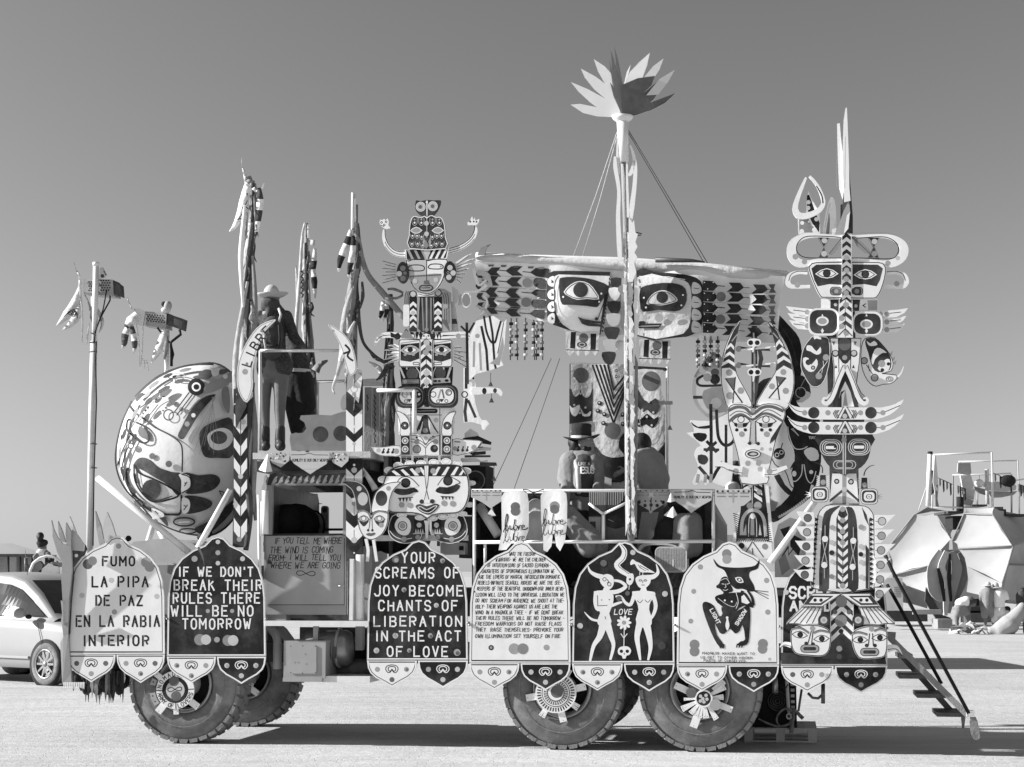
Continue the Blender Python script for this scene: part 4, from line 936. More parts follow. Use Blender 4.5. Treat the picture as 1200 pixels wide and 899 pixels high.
# big lower face
Z(400,530,7.494)
bf=sm([(365,280),(385,210),(430,150),(500,120),(600,108),(740,104),(880,104),(1010,108),(1070,135),(1105,190),(1125,270),(1125,370),(1100,460),(1060,515),(1000,540),(880,545),(800,560),(752,590),(700,555),(620,538),(480,536),(420,520),(390,440),(368,360)],2)
for i,(x,y)in enumerate(((365,240),(420,160),(500,118),(600,104),(700,100),(810,92),(920,84),(1020,104),(1095,165),(1135,270),(1122,460),(1060,540),(980,560),(890,570),(800,582),(690,575),(530,552))):
    P1('scallop',TL,ell(x,y,46,32 if i <9 else 24,16),'W',.035+.003*(i %2),lambda b:b.ring(x,y-4,30,3,'C',ry=18),th=.012)
def f(b):
    b.paint(sm([(395,205),(450,150),(600,122),(725,118),(725,205)],1),'K');b.paint([(765,205),(768,118),(900,112),(1040,122),(1098,205)],'K')
    for x in(400,480,560,640):b.paint([(x+40,168-(x-400)*.12),(x+62,156-(x-400)*.1),(x+125,205),(x+85,205)],'W')
    for x in(850,930,1010,1080):b.paint([(x,128),(x+22,130),(x-18,203),(x-52,203)],'W')if x <1080 else b.paint([(1068,150),(1078,165),(1055,203),(1030,203)],'W')
    b.line([(382,208),(1105,208)],5,'K');b.paint([(724,112),(768,112),(766,250),(750,340),(775,440),(722,440),(745,330),(735,240)],'W');b.line(sm([(726,112),(738,250),(750,340),(775,440)],3,False),4,'K');b.line(sm([(768,112),(762,240),(748,330),(725,440)],3,False),4,'K');b.line([(748,112),(750,440)],2,'C')
    for x,y in((673,160),(806,165)):b.disc(x,y,25,'C')
    # eyes
    b.paint(sm([(455,335),(490,318),(560,325),(640,310),(678,350),(640,352),(600,370),(530,378),(480,362)],2),'WK');b.paint(sm([(825,342),(860,305),(930,310),(1000,285),(1045,295),(1010,345),(940,368),(870,362)],2),'K')
    b.paint(sm([(480,300),(510,240),(560,218),(620,235),(678,298),(620,310),(560,322),(500,312)],2),'W');b.line(sm([(470,320),(505,240),(560,214),(620,235),(682,298)],3,False),5,'K');b.disc(565,270,43,'K');b.disc(565,268,30,'D')
    b.paint(sm([(845,292),(885,235),(930,212),(985,230),(1040,268),(1000,285),(930,305),(870,302)],2),'W');b.line(sm([(845,292),(885,235),(930,210),(985,228),(1042,265),(1000,285)],3,False),5,'K');b.disc(936,252,43,'K');b.disc(936,250,30,'D')
    for x0,y0 in((498,405),(872,388)):
        b.line([(x0,y0),(x0+130 if x0 <600 else x0+112,y0-8 if x0 <600 else y0+4)],5,'K')
        for k in range(4):b.paint([(x0+6+k*30,y0),(x0+30+k*28,y0),(x0+18+k*29,y0+34)],'K')
    for x,y in((530,463),(603,466),(902,448),(978,452)):b.disc(x,y,25,'C')
    b.disc(706,434,20,'K');b.disc(798,432,20,'K');b.paint(rrect(726,415,778,446,12),'W')
    b.paint(sm([(650,475),(690,455),(750,475),(820,452),(860,465),(830,510),(780,545),(740,545),(690,520)],2),'D');b.line(sm([(672,485),(700,478),(750,505),(810,475),(840,472),(815,502),(775,530),(740,530),(700,512)],2),5,'W',closed=True);b.paint([(690,490),(750,512),(828,482),(800,510),(760,525),(715,512)],'K')
    edge(b,bf,10,4,'K')
P1('big_face',TL,bf,'W',.0,f,e=(4,4,'K'))
for sx in(0,1):
    X=(lambda x:x)if sx == 0 else(lambda x:1518-x)
    o=sm([(X(470),545),(X(640),545),(X(700),560),(X(720),640),(X(700),760),(X(640),790),(X(560),805),(X(480),785),(X(425),740),(X(408),680),(X(425),600)],3)
    def f(b):
        b.paint(sm([(X(455),560),(X(520),560),(X(480),640),(X(490),700),(X(455),680),(X(440),620)],2),'K');b.paint(sm([(X(500),580),(X(560),568),(X(600),600),(X(612),660),(X(590),720),(X(540),730),(X(490),700),(X(468),640)],3),'W')
        b.ring(X(538),648,38,6,'K');b.disc(X(538),646,27,'C');b.line(sm([(X(425),690),(X(470),740),(X(540),765),(X(620),755)],3,False),6,'W');b.disc(X(550),765,24,'C')
        b.paint([(X(640),570),(X(725),570),(X(725),710),(X(640),710)],'K');b.disc(X(683),640,22,'L')
        for k in range(4):b.paint([(X(645+k*20),712),(X(655+k*20),670),(X(664+k*20),712)],'L')
        b.line([(X(628),716),(X(740),716)],7,'L');b.disc(X(672),748,22,'C')
    P1('jaw_plate',TL,o,'D',.05,f,e=(5,6,'W'))
P1('chin_tab',TL,[(725,600),(775,600),(765,640),(760,760),(740,760),(735,640)],'W',.046)
# ------------------------------------------------------------------ twin-horned mask on its own stick in front of the totem
TM=thingp('mask_on_stick','small mask with two leaf shaped ears on a stick between cab door and left totem','mask',431,655,-.02)
b=B();b.band([(215,760),(235,860),(228,960)],26,'W',v=.0,th=.02);b.band([(280,760),(290,830),(310,960)],26,'W',v=.0,th=.02);part('stick',b,TM)
P1('ear',TM,sm([(-5,258),(60,248),(130,255),(190,285),(235,350),(252,430),(255,540),(140,520),(120,430),(95,340),(40,290)],3),'D',-.03,lambda b:(b.paint(ell(188,410,44,58),'L'),b.disc(156,320,22,'L'),b.disc(108,418,18,'L')),e=(4,5,'L'))
P1('ear',TM,sm([(525,262),(450,262),(380,282),(310,340),(275,420),(262,530),(330,515),(410,530),(425,430),(450,350),(490,300)],3),'W',-.03,lambda b:(b.paint(ell(352,405,52,68),'D'),b.disc(415,318,21,'C')),e=(4,5,'K'))
mk=sm([(140,520),(180,505),(225,520),(262,550),(300,520),(350,510),(408,528),(410,600),(390,670),(350,730),(290,765),(240,768),(195,740),(160,680),(142,600)],3)
def f(b):
    b.line(sm([(145,530),(190,515),(235,535),(262,580),(290,540),(340,520),(405,535)],3,False),14,'M')
    for cx in(197,335):
        b.paint(almond(cx,590,48,32,.05 if cx <250 else-.1),'L');b.disc(cx-2,582,20,'W');b.line(almond(cx,585,48,30,.05),4,'K',closed=True);b.paint(sm([(cx-45,600),(cx,618),(cx+48,598),(cx+15,645),(cx-10,648)],2),'D')
        b.ring(cx-2,582,20,3,'K')
    b.disc(350,640,22,'C');b.line([(255,560),(245,660),(235,690)],4,'D');b.line([(268,560),(272,680)],4,'D');b.disc(235,686,11,'K');b.disc(272,686,11,'K')
    b.paint(sm([(215,722),(240,708),(262,712),(290,706),(300,718),(270,735),(238,735)],2),'G')
P1('mask_face',TM,mk,'W',-.05,f,e=(4,5,'K'))
# ------------------------------------------------------------------ chevron posts
Z(0,0,1)
CP=thingp('chevron_post','flat post painted with black and white chevrons between the cab window and the horned mask','post',414,655,.0,'chevron posts')
ys=[486+i*18.2 for i in range(10)]
def f(b):
    chev(b,405.5,424.5,[480,500,510,529,549,566,578,596,610,628,640],9,['W','K','W','K','W','K','W','K','W','K']);b.line([(415,470),(415,655)],.7,'K')
    for y,r,m in((500,1.5,'W'),(520,2,'L'),(545,1.5,'W'),(551,3.4,'L'),(590,3,'C'),(620,1.2,'W'),(633,3.6,'L'),(648,1,'W')):b.disc(415,y,r,m,n=10)
P1('plank',CP,[(405.5,445),(424.5,445),(425,657),(406,657)],'D',.02,f,th=.03)
P1('leaf_board',CP,[(415,428),(424,436),(424,446),(420,472),(414,465),(406,458),(407,445),(411,430)],'W',.01,lambda b:(b.paint([(411,430),(424,434),(424,440),(406,460),(407,444)],'C'),b.ring(415,456,4,.7,'C'),b.disc(415,462,2.5,'C')))
CP2=thingp('chevron_post','flat post painted with chevrons and dots standing against the painted ball','post',281,640,-.02,'chevron posts')
Z(120,410,3.909)
def f(b):
    b.paint([(600,250),(690,190),(690,215),(645,260)],'W');chev(b,602,664,[255,290,345,400,445,492,540,590,632,676,720,770,830],44,['K','W']);b.line([(633,300),(633,860)],2.5,'D')
    b.line([(664,250),(664,900)],2,'K')
    for(x,y,r,m)in((618,205,5,'W'),(645,330,13,'L'),(612,436,6,'W'),(633,580,12,'L'),(603,706,5,'W'),(633,772,6,'K'),(627,868,12,'C')):b.disc(x,y,r,m,n=12)
P1('plank',CP2,[(600,180),(695,150),(682,330),(664,470),(664,905),(596,905),(600,600)],'D',-.03,f,th=.03)
# horn flags lettered LIBRE
HF=thingp('horn_flag','curved white horn shaped board lettered LIBRE beside the woman on the roof deck','painted board',290,455,-.06,'horn shaped boards')
Z(250,180,2.366)
P1('horn_panel',HF,sm([(172,460),(130,475),(100,510),(75,560),(65,610),(70,660),(92,690),(108,650),(108,600),(122,540),(145,490)],3),'W',-.07,lambda b:(arc_text(b,'LIBRE',290,640,205,193,230,24,'K',4),b.disc(88,605,8,'C'),b.disc(93,583,4,'M'),b.disc(134,492,4,'M')),e=(3,2,'C'))
P1('horn_shadow_panel',HF,[(75,600),(60,700),(62,760),(92,700),(85,650)],'D',-.05)  # charcoal panel set behind the lower end of the horn
HF2=thingp('horn_flag','small curved white horn board folded against the ribboned flagpole above the chevron post','painted board',410,432,-.03,'horn shaped boards')
P1('horn_panel',HF2,sm([(318,474),(350,490),(378,520),(392,560),(396,600),(380,615),(368,590),(355,540),(335,500)],3),'W',-.05,lambda b:(b.line(sm([(365,530),(378,545),(372,562),(388,575)],3,False),4,'K'),b.line([(360,555),(380,548)],4,'K'),b.disc(332,492,4,'C')),e=(2,2,'C'))
# ------------------------------------------------------------------ right totem
TR=thingp('totem','right totem with crescent boards, a spear top and two pale faces at its foot','totem',986,790,-.2,'painted totems on the truck')
b=B();Z(0,0,1);b.tp([(989,240,-.0),(987,690,-.0)],.035,'wood_dark');b.boxp(975,330,979,690,-.04,.0,'wood_dark');b.boxp(997,330,1001,690,-.04,.0,'wood_dark');part('support_post',b,TR)
Z(900,120,2.997)
for pts,m,v in(([(272,20),(277,18),(279,60),(284,200),(286,300),(290,345),(268,350),(262,250),(262,180),(266,60)],'W',-.12),([(243,75),(252,73),(256,120),(262,180),(270,260),(262,340),(250,300),(246,200)],'W',-.1),([(276,180),(283,205),(290,300),(298,400),(298,460),(268,455),(262,360),(268,280)],'D',-.08)):
    P1('spear_blade',TR,pts,m,v,lambda b:b.line([(pts[0][0],120),(pts[0][0]-2,300)],1.5,'C')if m == 'W' else None,th=.02)
Z(910,190,6.421)
o=B(v=-.06);o.band([(222,115),(190,190),(155,280),(140,350),(165,400),(220,405),(290,380),(335,345),(352,290),(320,200),(280,140),(248,105)],[14,26,34,44,50,46,40,36,30,24,22,16],'W',th=.03,smooth=3);o.line(sm([(350,310),(340,250),(300,180)],4,False),7,'K');part('trident_loop',o,TR)
def f(b):
    b.paint([(230,250),(245,245),(290,370),(325,460),(320,530),(270,460),(250,420),(240,380),(225,300)],'K');b.paint([(170,430),(230,400),(260,470),(290,500),(270,530),(170,530)],'M')
    for(x,y,r)in((240,302,16),(238,345,16),(300,430,16),(193,458,15),(190,522,18),(285,510,18),(243,450,9)):b.disc(x,y,r,'W')
P1('trident_blade',TR,[(240,218),(262,275),(325,380),(328,540),(165,545),(160,430),(222,400),(225,280)],'W',-.04,f)
P1('flame_board',TR,sm([(350,540),(360,440),(380,340),(400,275),(425,268),(445,330),(450,430),(440,540)],3),'W',-.02,lambda b:(b.paint(sm([(372,540),(385,440),(395,380),(402,440),(395,540)],3),'M'),b.line(sm([(365,500),(380,400),(405,310)],3,False),3,'C')))
P1('fold_ribbon',TR,[(545,285),(555,380),(530,470),(500,545),(440,545),(480,440),(500,380)],'C',-.1,lambda b:(b.paint([(552,375),(530,400),(505,545),(540,500)],'W')))
# crescent loop boards (two), the ear loops, the mask
ou=sm([(75,650),(85,600),(130,560),(200,540),(300,538),(430,545),(550,550),(650,545),(760,540),(860,550),(950,590),(992,650),(985,720),(940,775),(870,800),(800,800),(740,770),(640,745),(530,742),(420,745),(330,760),(260,790),(190,790),(120,760),(80,710)],2)
b=B(v=-.13)
ring_pts=sm([(112,650),(135,598),(200,562),(300,552),(530,562),(760,555),(860,565),(930,600),(960,650),(945,712),(880,758),(800,762),(640,738),(530,733),(330,738),(230,762),(160,755),(120,710)],3)
b.band(ring_pts,[70,60,40,26,24,26,40,56,68,66,56,34,24,24,34,60,72,72],'W',th=.03,closed=True)
inn=sm([(150,640),(175,590),(240,558),(430,562),(530,575),(640,570),(800,562),(880,590),(918,640),(905,700),(850,728),(640,722),(530,722),(330,722),(220,718),(165,690)],3)
b.line(inn,5,'K',closed=True);b.line(inset(ring_pts,-26)[2:22],0.1,'K')
for(x,y,r,m)in((142,712,22,'C'),(210,750,20,'C'),(838,760,20,'C'),(912,722,17,'L')):b.disc(x,y,r,m)
part('crescent_loop',b,TR)
for cx in(358,735):
    P1('hourglass',TR,[(cx-50,558),(cx+45,560),(cx+5,640),(cx+38,722),(cx-50,722),(cx-8,640)],'D',-.125,lambda b:(b.disc(cx+2,590 if cx <500 else 598,21,'L'),b.disc(cx,690,22,'L')),e=(3,3,'L'))
for pts in([(565,560),(610,640),(660,680),(710,695),(705,665),(650,610),(590,560)],[(500,560),(470,610),(430,650),(395,690),(420,700),(470,640),(515,590)]):
    P1('bow_ribbon',TR,pts,'M',-.15,lambda b:b.line([pts[0],pts[3]],3,'D'),th=.01)
for sx in(0,1):
    X=(lambda x:x)if sx else(lambda x:1062-x)
    b=B(v=-.11);b.band([(X(830),833),(X(900),830),(X(958),850),(X(978),895),(X(960),930),(X(915),938),(X(810),936)],[26,26,34,38,34,28,24],'W',th=.025,smooth=4);b.line(sm([(X(830),826),(X(900),822),(X(952),845),(X(970),893)],3,False),4,'K')
    b.disc(X(905),915 if sx else 925,21,'C');part('ear_loop',b,TR)
mk=sm([(240,800),(255,770),(300,752),(530,752),(760,750),(810,770),(825,810),(815,880),(790,960),(755,1020),(700,1028),(530,1026),(380,1022),(330,1015),(290,940),(262,870)],2)
def f(b):
    for sx in(0,1):
        X=(lambda x:x)if sx == 0 else(lambda x:1062-x)
        b.paint(sm([(X(262),800),(X(300),772),(X(490),770),(X(490),925),(X(400),918),(X(310),935),(X(285),890)],1),'D')
        cx,cy=(378,838)if sx == 0 else(668,845)
        b.paint(almond(cx,cy,88,40),'W');b.line(almond(cx,cy,70,30),4,'K',closed=True);b.disc(cx,cy-2,26,'D');b.ring(cx,cy-2,27,4,'K')
        b.line(rrect(X(485)if sx else X(405),942,X(405)+(0 if sx else 0)if sx else X(490),1000,22)if sx == 0 else rrect(X(485),942,X(415),1000,22),5,'K',closed=True)
    b.paint(rrect(410,948,488,996,20),'G');b.paint(rrect(565,945,640,998,20),'D');b.disc(605,972,18,'M');b.disc(450,972,16,'C')
P1('mask',TR,mk,'W',-.14,f,e=(5,5,'K'))
def f(b):
    chev(b,494,560,[560+i*30 for i in range(17)],26,['K','L'],up=True)
    for(x,y)in((527,720),(527,815),(525,880),(523,1055-70)):b.disc(x,y,21,'C')
P1('nose_strip',TR,[(490,545),(565,545),(562,1015),(492,1015)],'W',-.16,f)
Z(910,320,6.421)
P1('neck_block',TR,[(335,195),(765,195),(762,285),(335,285)],'W',-.10,lambda b:(b.paint([(405,200),(630,200),(620,285),(405,285)],'D'),b.disc(444,238,13,'L'),b.disc(597,248,13,'L'),b.line([(672,230),(650,245),(672,260)],5,'K'),b.paint([(685,205),(760,205),(758,280),(690,280)],'C')))
P1('spine',TR,[(470,190),(570,190),(575,485),(465,485)],'W',-.15,lambda b:(chev(b,474,566,[200+i*32 for i in range(8)],36,['D','W'],up=True),b.line([(517,195),(517,480)],3,'K'),b.disc(522,240,22,'C'),b.disc(490,340,22,'C'),b.disc(490,400,20,'C'),b.disc(525,450,22,'C'),b.line([(465,470),(517,420),(570,475)],5,'K')))
for(x0,x1,cx,cy)in((238,470,345,362),(572,798,677,385)):
    def f(b):
        b.paint(rrect(x0+12,278 if x0 <300 else 305,x1-14,455 if x0 <300 else 460,56),'D');b.disc(cx,cy,48,'W',ry=36);b.disc(cx,cy,34,'C',ry=24)
        b.paint([(cx,415),(cx+12,435),(cx,456),(cx-12,435)],'W');b.paint([(cx-8,350-25),(cx,335-28),(cx+8,350-25)],'W')
    P1('eye_shield',TR,rrect(x0,265 if x0 <300 else 290,x1,470,66,6),'W',-.13,f)
for sx in(0,1):
    X=(lambda x:x)if sx else(lambda x:1062-x)
    for k in range(3):
        y=290+k*58 if sx else 275+k*52
        P1('feather',TR,[(X(770),y),(X(880),y-12),(X(990-k*12),y-25),(X(960-k*10),y+12),(X(900),y+42),(X(775),y+50)],'W',-.10+.005*k,lambda b:(b.line([(X(850),y+14),(X(935),y+4)],4,'K'),b.disc(X(830),y+20,20,'C'),b.line([(X(780),y+2),(X(800),y+22)],4,'D')),th=.012)
# chest
ch=[(400,487),(640,487),(625,680),(605,830),(640,900),(700,960),(330,960),(430,880),(430,700)]
def f(b):
    b.paint([(465,492),(560,492),(562,640),(515,700),(470,640)],'D');b.disc(513,535,48,'G')
    for x in(443,582):b.disc(x,605,27,'K');b.disc(x,603,19,'L')
    b.disc(513,637,19,'C');b.line([(465,492),(470,800)],4,'K');b.line([(560,492),(555,780)],4,'K')
    for x in(447,578):b.paint([(x-10,715),(x,690),(x+10,715)],'K')
    for x in(430,592):b.paint([(x-12,515),(x+12,515),(x,545)],'G')
P1('chest_panel',TR,ch,'W',-.10,f,e=(4,4,'K'))
P1('wing',TR,sm([(665,490),(740,485),(800,540),(855,610),(880,680),(862,740),(800,755),(900,765),(905,800),(860,835),(800,840),(750,855),(700,830),(660,770),(635,680),(635,560)],2),'W',-.08,lambda b:(
    b.paint(sm([(672,495),(742,492),(800,545),(850,615),(865,680),(850,730),(790,748),(740,735),(710,680),(690,600),(672,550)],2),'D'),
    b.paint(sm([(678,510),(705,530),(735,510),(760,540),(715,550),(690,540)],2),'W'),b.paint(sm([(712,655),(740,575),(780,565),(830,600),(800,600),(770,620),(740,650),(725,690)],2),'W'),
    b.paint(sm([(760,720),(790,680),(820,650),(850,650),(855,690),(840,735),(800,745)],2),'W'),b.disc(792,682,27,'C'),b.disc(842,684,13,'K'),b.disc(796,730,14,'K'),
    b.disc(660,660,21,'C'),b.ring(660,660,24,5,'K'),b.disc(738,788,23,'C'),b.ring(738,788,26,5,'K'),b.line([(675,690),(722,760)],4,'K'),b.line([(700,740),(690,690)],4,'K'),b.ring(850,798,26,3,'K',ry=18),b.ring(850,798,12,3,'K',ry=9)),e=(3,4,'K'))
b=B(v=-.085);b.band([(905,785),(935,755),(958,700)],[18,12,3],'W',th=.02,smooth=4);b.line([(900,775),(915,795)],4,'K');part('spur',b,TR)
for(x,y)in((868,600),(885,640),(895,670)):P1('spike',TR,[(x-18,y+8),(x+8,y-18),(x,y+22)],'L',-.07,th=.01)
P1('wing',TR,sm([(280,470),(360,480),(395,500),(405,620),(380,760),(340,840),(280,860),(240,830),(200,760),(180,700),(190,600),(215,540),(245,500)],2),'D',-.09,lambda b:(
    b.paint(sm([(230,545),(265,550),(300,590),(330,555),(335,600),(300,615),(255,590),(225,580)],2),'W'),b.paint(sm([(280,470),(330,475),(335,500),(300,492),(285,500)],2),'W'),
    b.paint(sm([(200,640),(240,640),(262,690),(300,645),(310,690),(280,740),(240,740),(205,700)],2),'W'),b.disc(240,672,22,'D'),b.disc(275,712,16,'K'),b.disc(275,712,8,'L'),
    b.disc(372,635,24,'C'),b.disc(318,775,25,'C'),b.line([(350,660),(355,700),(310,755)],4,'W'),b.line([(385,660),(345,720),(340,755)],4,'W')),e=(3,4,'W'))
# curled A shape over the crescents
Z(910,450,6.421)
P1('gable_panel',TR,[(517,-130),(450,20),(420,175),(620,178),(580,20)],'D',-.12,lambda b:(b.paint([(517,-20),(480,60),(460,172),(585,172),(556,60)],'W'),b.paint([(517,40),(500,165),(537,165)],'C'),b.paint([(517,45),(490,80),(490,172),(455,172),(485,60)],'K')))
for sx in(0,1):
    X=(lambda x:x)if sx == 0 else(lambda x:1034-x)
    b=B(v=-.145);b.band([(X(517),-150),(X(470),-40),(X(430),70),(X(400),130),(X(372),148),(X(350),130),(X(360),105),(X(382),112)],[40,40,38,34,28,22,16,10],'W',th=.02,smooth=4);b.line(sm([(X(500),-140),(X(455),-35),(X(410),80),(X(385),118)],4,False),4,'K');b.line(sm([(X(517),-90),(X(485),-20),(X(450),80),(X(420),150)],4,False),4,'K');part('curled_arm',b,TR)
def cres(v,y,k):
    o=sm([(80,y-60),(110,y-30),(170,y-12),(250,y-10),(300,y-12),(720,y-10),(800,y-12),(890,y-35),(958,y-72),(920,y-10),(850,y+45),(760,y+75),(700,y+80),(330,y+80),(240,y+72),(160,y+45),(110,y+0)],2)
    def f(b):
        b.line(sm([(85,y-45),(140,y+8),(200,y+25)],3,False),4,'K');b.line([(755,y+28),(800,y+28),(930,y-25)],4,'K',smooth=3)
        for x,r,m in((280,43,'D'),(710,44,'D'),(387,20,'C'),(632,19,'C'),(212,20,'C'),(800,19,'C')):b.disc(x,y+30,r,m,n=26)
        b.paint([(517,y-15),(560,y+75),(472,y+75)],'D');b.line([(517,y-15),(560,y+75)],10,'W');b.line([(517,y-15),(472,y+75)],10,'W');b.line([(502,y-12),(455,y+75)],4,'K');b.line([(532,y-12),(580,y+75)],4,'K');b.disc(514,y+55,18,'L')
        for x in(445,458,470):b.line([(x,y+10),(x-18,y+34),(x,y+70)],4,'D');b.line([(1034-x,y+10),(1052-x,y+34),(1034-x,y+70)],4,'D')
    P1('crescent_board',TR,o,'W',v,f)
cres(-.15,187,0);cres(-.17,298,1)
P1('gap_strip',TR,[(350,262),(660,262),(660,285),(350,285)],'D',-.13)
sf=sm([(305,375),(718,375),(712,470),(690,560),(640,625),(560,665),(510,685),(440,655),(380,600),(340,530),(320,460)],2)
def f(b):
    for(cx,cy)in((410,478),(622,475)):
        for r,wd,m in((82,7,'L'),(66,5,'W'),(50,7,'L')):b.line(rrect(cx-r,cy-r*.72,cx+r,cy+r*.72,r*.68),wd,m,closed=True)
        b.paint(rrect(cx-40,cy-11,cx+38,cy+12,8),'W')
    b.disc(440,474,9,'K')
    for r,wd in((1,6),(.72,5)):b.line(rrect(512-84*r,608-30*r,512+84*r,608+30*r,29*r),wd,'L',closed=True)
    b.paint([(496,385),(524,385),(522,680),(498,680)],'L');b.line([(510,385),(510,680)],6,'D');b.disc(508,422,20,'C')
P1('shield_face',TR,sf,'D',-.14,f)
P1('throat_panel',TR,[(420,675),(600,675),(620,900),(400,900)],'W',-.10,lambda b:(b.disc(453,733,20,'K'),b.disc(453,733,11,'L'),b.disc(560,736,22,'K'),b.disc(560,736,13,'L'),
    [b.paint([(400,870+d),(515,775+d),(620,870+d),(620,892+d),(515,800+d),(400,892+d)],'D')for d in(0,)],b.paint([(495,680),(525,680),(525,900),(495,900)],'C'),b.disc(510,795,20,'L')))
for(x,y)in((350,740),(662,760)):
    o=B(v=-.09);o.plate([(x-22,y-55),(x+20,y-55),(x+24,y+30),(x-26,y+30)],'D',th=.02);o.disc(x,y,20,'C')
    for k in range(6):
        yy=y-50+k*14;o.line([(x-28,yy+12),(x-48,yy)],5,'W');o.line([(x+28,yy+12),(x+48,yy)],5,'W')
    part('fringed_block',o,TR)
    b=B(v=-.09);b.band([(x-5,y-70),(x+(8 if x >500 else-5),y-110),(x+(40 if x >500 else-30),y-140),(x+(75 if x >500 else-75),y-150)],[10,8,6,3],'D',th=.015,smooth=3);part('whisker',b,TR)
for(x,y)in((325,832),(697,848)):
    P1('eye_box',TR,rrect(x-68,y-62,x+68,y+60,34),'W',-.16,lambda b:(b.paint(rrect(x-55,y-48,x+55,y+46,28),'D'),b.paint(rrect(x-40,y-34,x+40,y+32,22),'W'),b.disc(x,y,24,'D',ry=20),b.disc(x,y,16,'W'),b.disc(x,y,8,'C')),e=(4,4,'D'))
    e_=-1 if x <500 else 1
    for dy in(-22,0,22):P1('lash',TR,[(x+e_*66,y+dy*.3-6),(x+e_*(108+6*(dy == 0)),y+dy),(x+e_*66,y+dy*.3+6)],'W',-.13,th=.01)
# tall arched body with stripes
Z(910,560,6.915)
bd=sm([(285,900),(300,600),(325,350),(345,270),(400,220),(470,215),(530,215),(620,218),(720,225),(775,270),(792,340),(795,600),(790,900)],2)
def f(b):
    for(a,c,m)in((345,425,'D'),(428,478,'W'),(480,595,'D'),(652,712,'W'),(585,655,'D'),(715,750,'W')):
        pass
    b.paint(sm([(345,898),(355,600),(372,350),(400,270),(470,235),(520,228),(460,280),(432,360),(425,600),(425,898)],2),'D')
    b.paint([(482,898),(485,330),(510,260),(535,230),(560,260),(588,330),(590,898)],'D')
    b.paint(sm([(585,898),(582,600),(580,300),(560,240),(610,240),(640,300),(655,420),(660,700),(662,898)],2),'D')
    b.paint([(722,898),(722,540),(748,580),(745,898)],'D');b.paint([(690,235),(730,300),(748,390),(715,330)],'D')
    chev(b,497,578,[300+i*34 for i in range(18)],38,['W','D']);b.line([(537,280),(537,898)],3,'K')
    for y in(255,345,435,525,612,700,790,875):b.disc(535,y,22 if y %2 else 7,'C')
    for x0,x1,t in((285,345,1),(752,793,0)):
        for i in range(15):
            y=320+i*40;xx=(x0+x1)/2+(330-y)*.055*t+(12 if t else 0)
            b.paint([(xx-16,y),(xx+16,y+18),(xx-16,y+36)]if True else[],'K')
        b.line([(x0+50*t-0,300),(x0+12*t,898)]if t else[(x0,330),(x0,898)],4,'K')
    for(cx,y0,dy)in((393,495,10),(622,510,0)):
        b.line([(cx,y0-110),(cx,y0-25)],5,'L');b.disc(cx,y0,25,'W');b.disc(cx-6,y0+212,25,'W');b.line([(cx-20,y0+15),(cx+16,y0+195)],5,'L');b.line([(cx+20,y0+15),(cx-26,y0+195)],5,'L');b.line([(cx-6,y0+240),(cx-6,y0+320)],5,'L')
    for(x,y,r,m)in((452,403,21,'C'),(450,525,21,'L'),(448,608,21,'K'),(452,680,19,'L'),(447,800,20,'M'),(686,400,22,'C'),(686,558,21,'L'),(683,620,19,'K'),(688,685,21,'L'),(690,806,21,'L')):b.disc(x,y,r,m)
P1('arched_body',TR,bd,'W',-.15,f,e=(5,5,'K'))
for k in range(5):
    y=300+k*115
    x=235-k*6 
    P1('side_leaf',TR,sm([(175,y-25+k*3)if k else(165,y-30),(300,y-20),(310-k*4,y+75),(250,y+78),(200-k*2,y+45),(165-k*8,y-22)],1),'W',-.165,lambda b:(b.disc(x+18,y+26,30,'C' if k %2 else 'G'),b.ring(x+18,y+26,31,4,'D')))
for k in range(6):
    y=300+k*118;x1=965-(k %2)*10-(k >2)*25
    P1('side_leaf',TR,[(800,y),(900,y+2),(x1,y-2),(x1-45,y+40),(x1-80,y+80),(x1-110,y+108),(798,y+112)],'W',-.165,lambda b:(b.disc(855-k*4,y+52,31,'C' if k != 0 else 'L'),b.ring(855-k*4,y+52,32,4,'D'),b.line([(800,y+50),(822,y+56)],3,'D')))
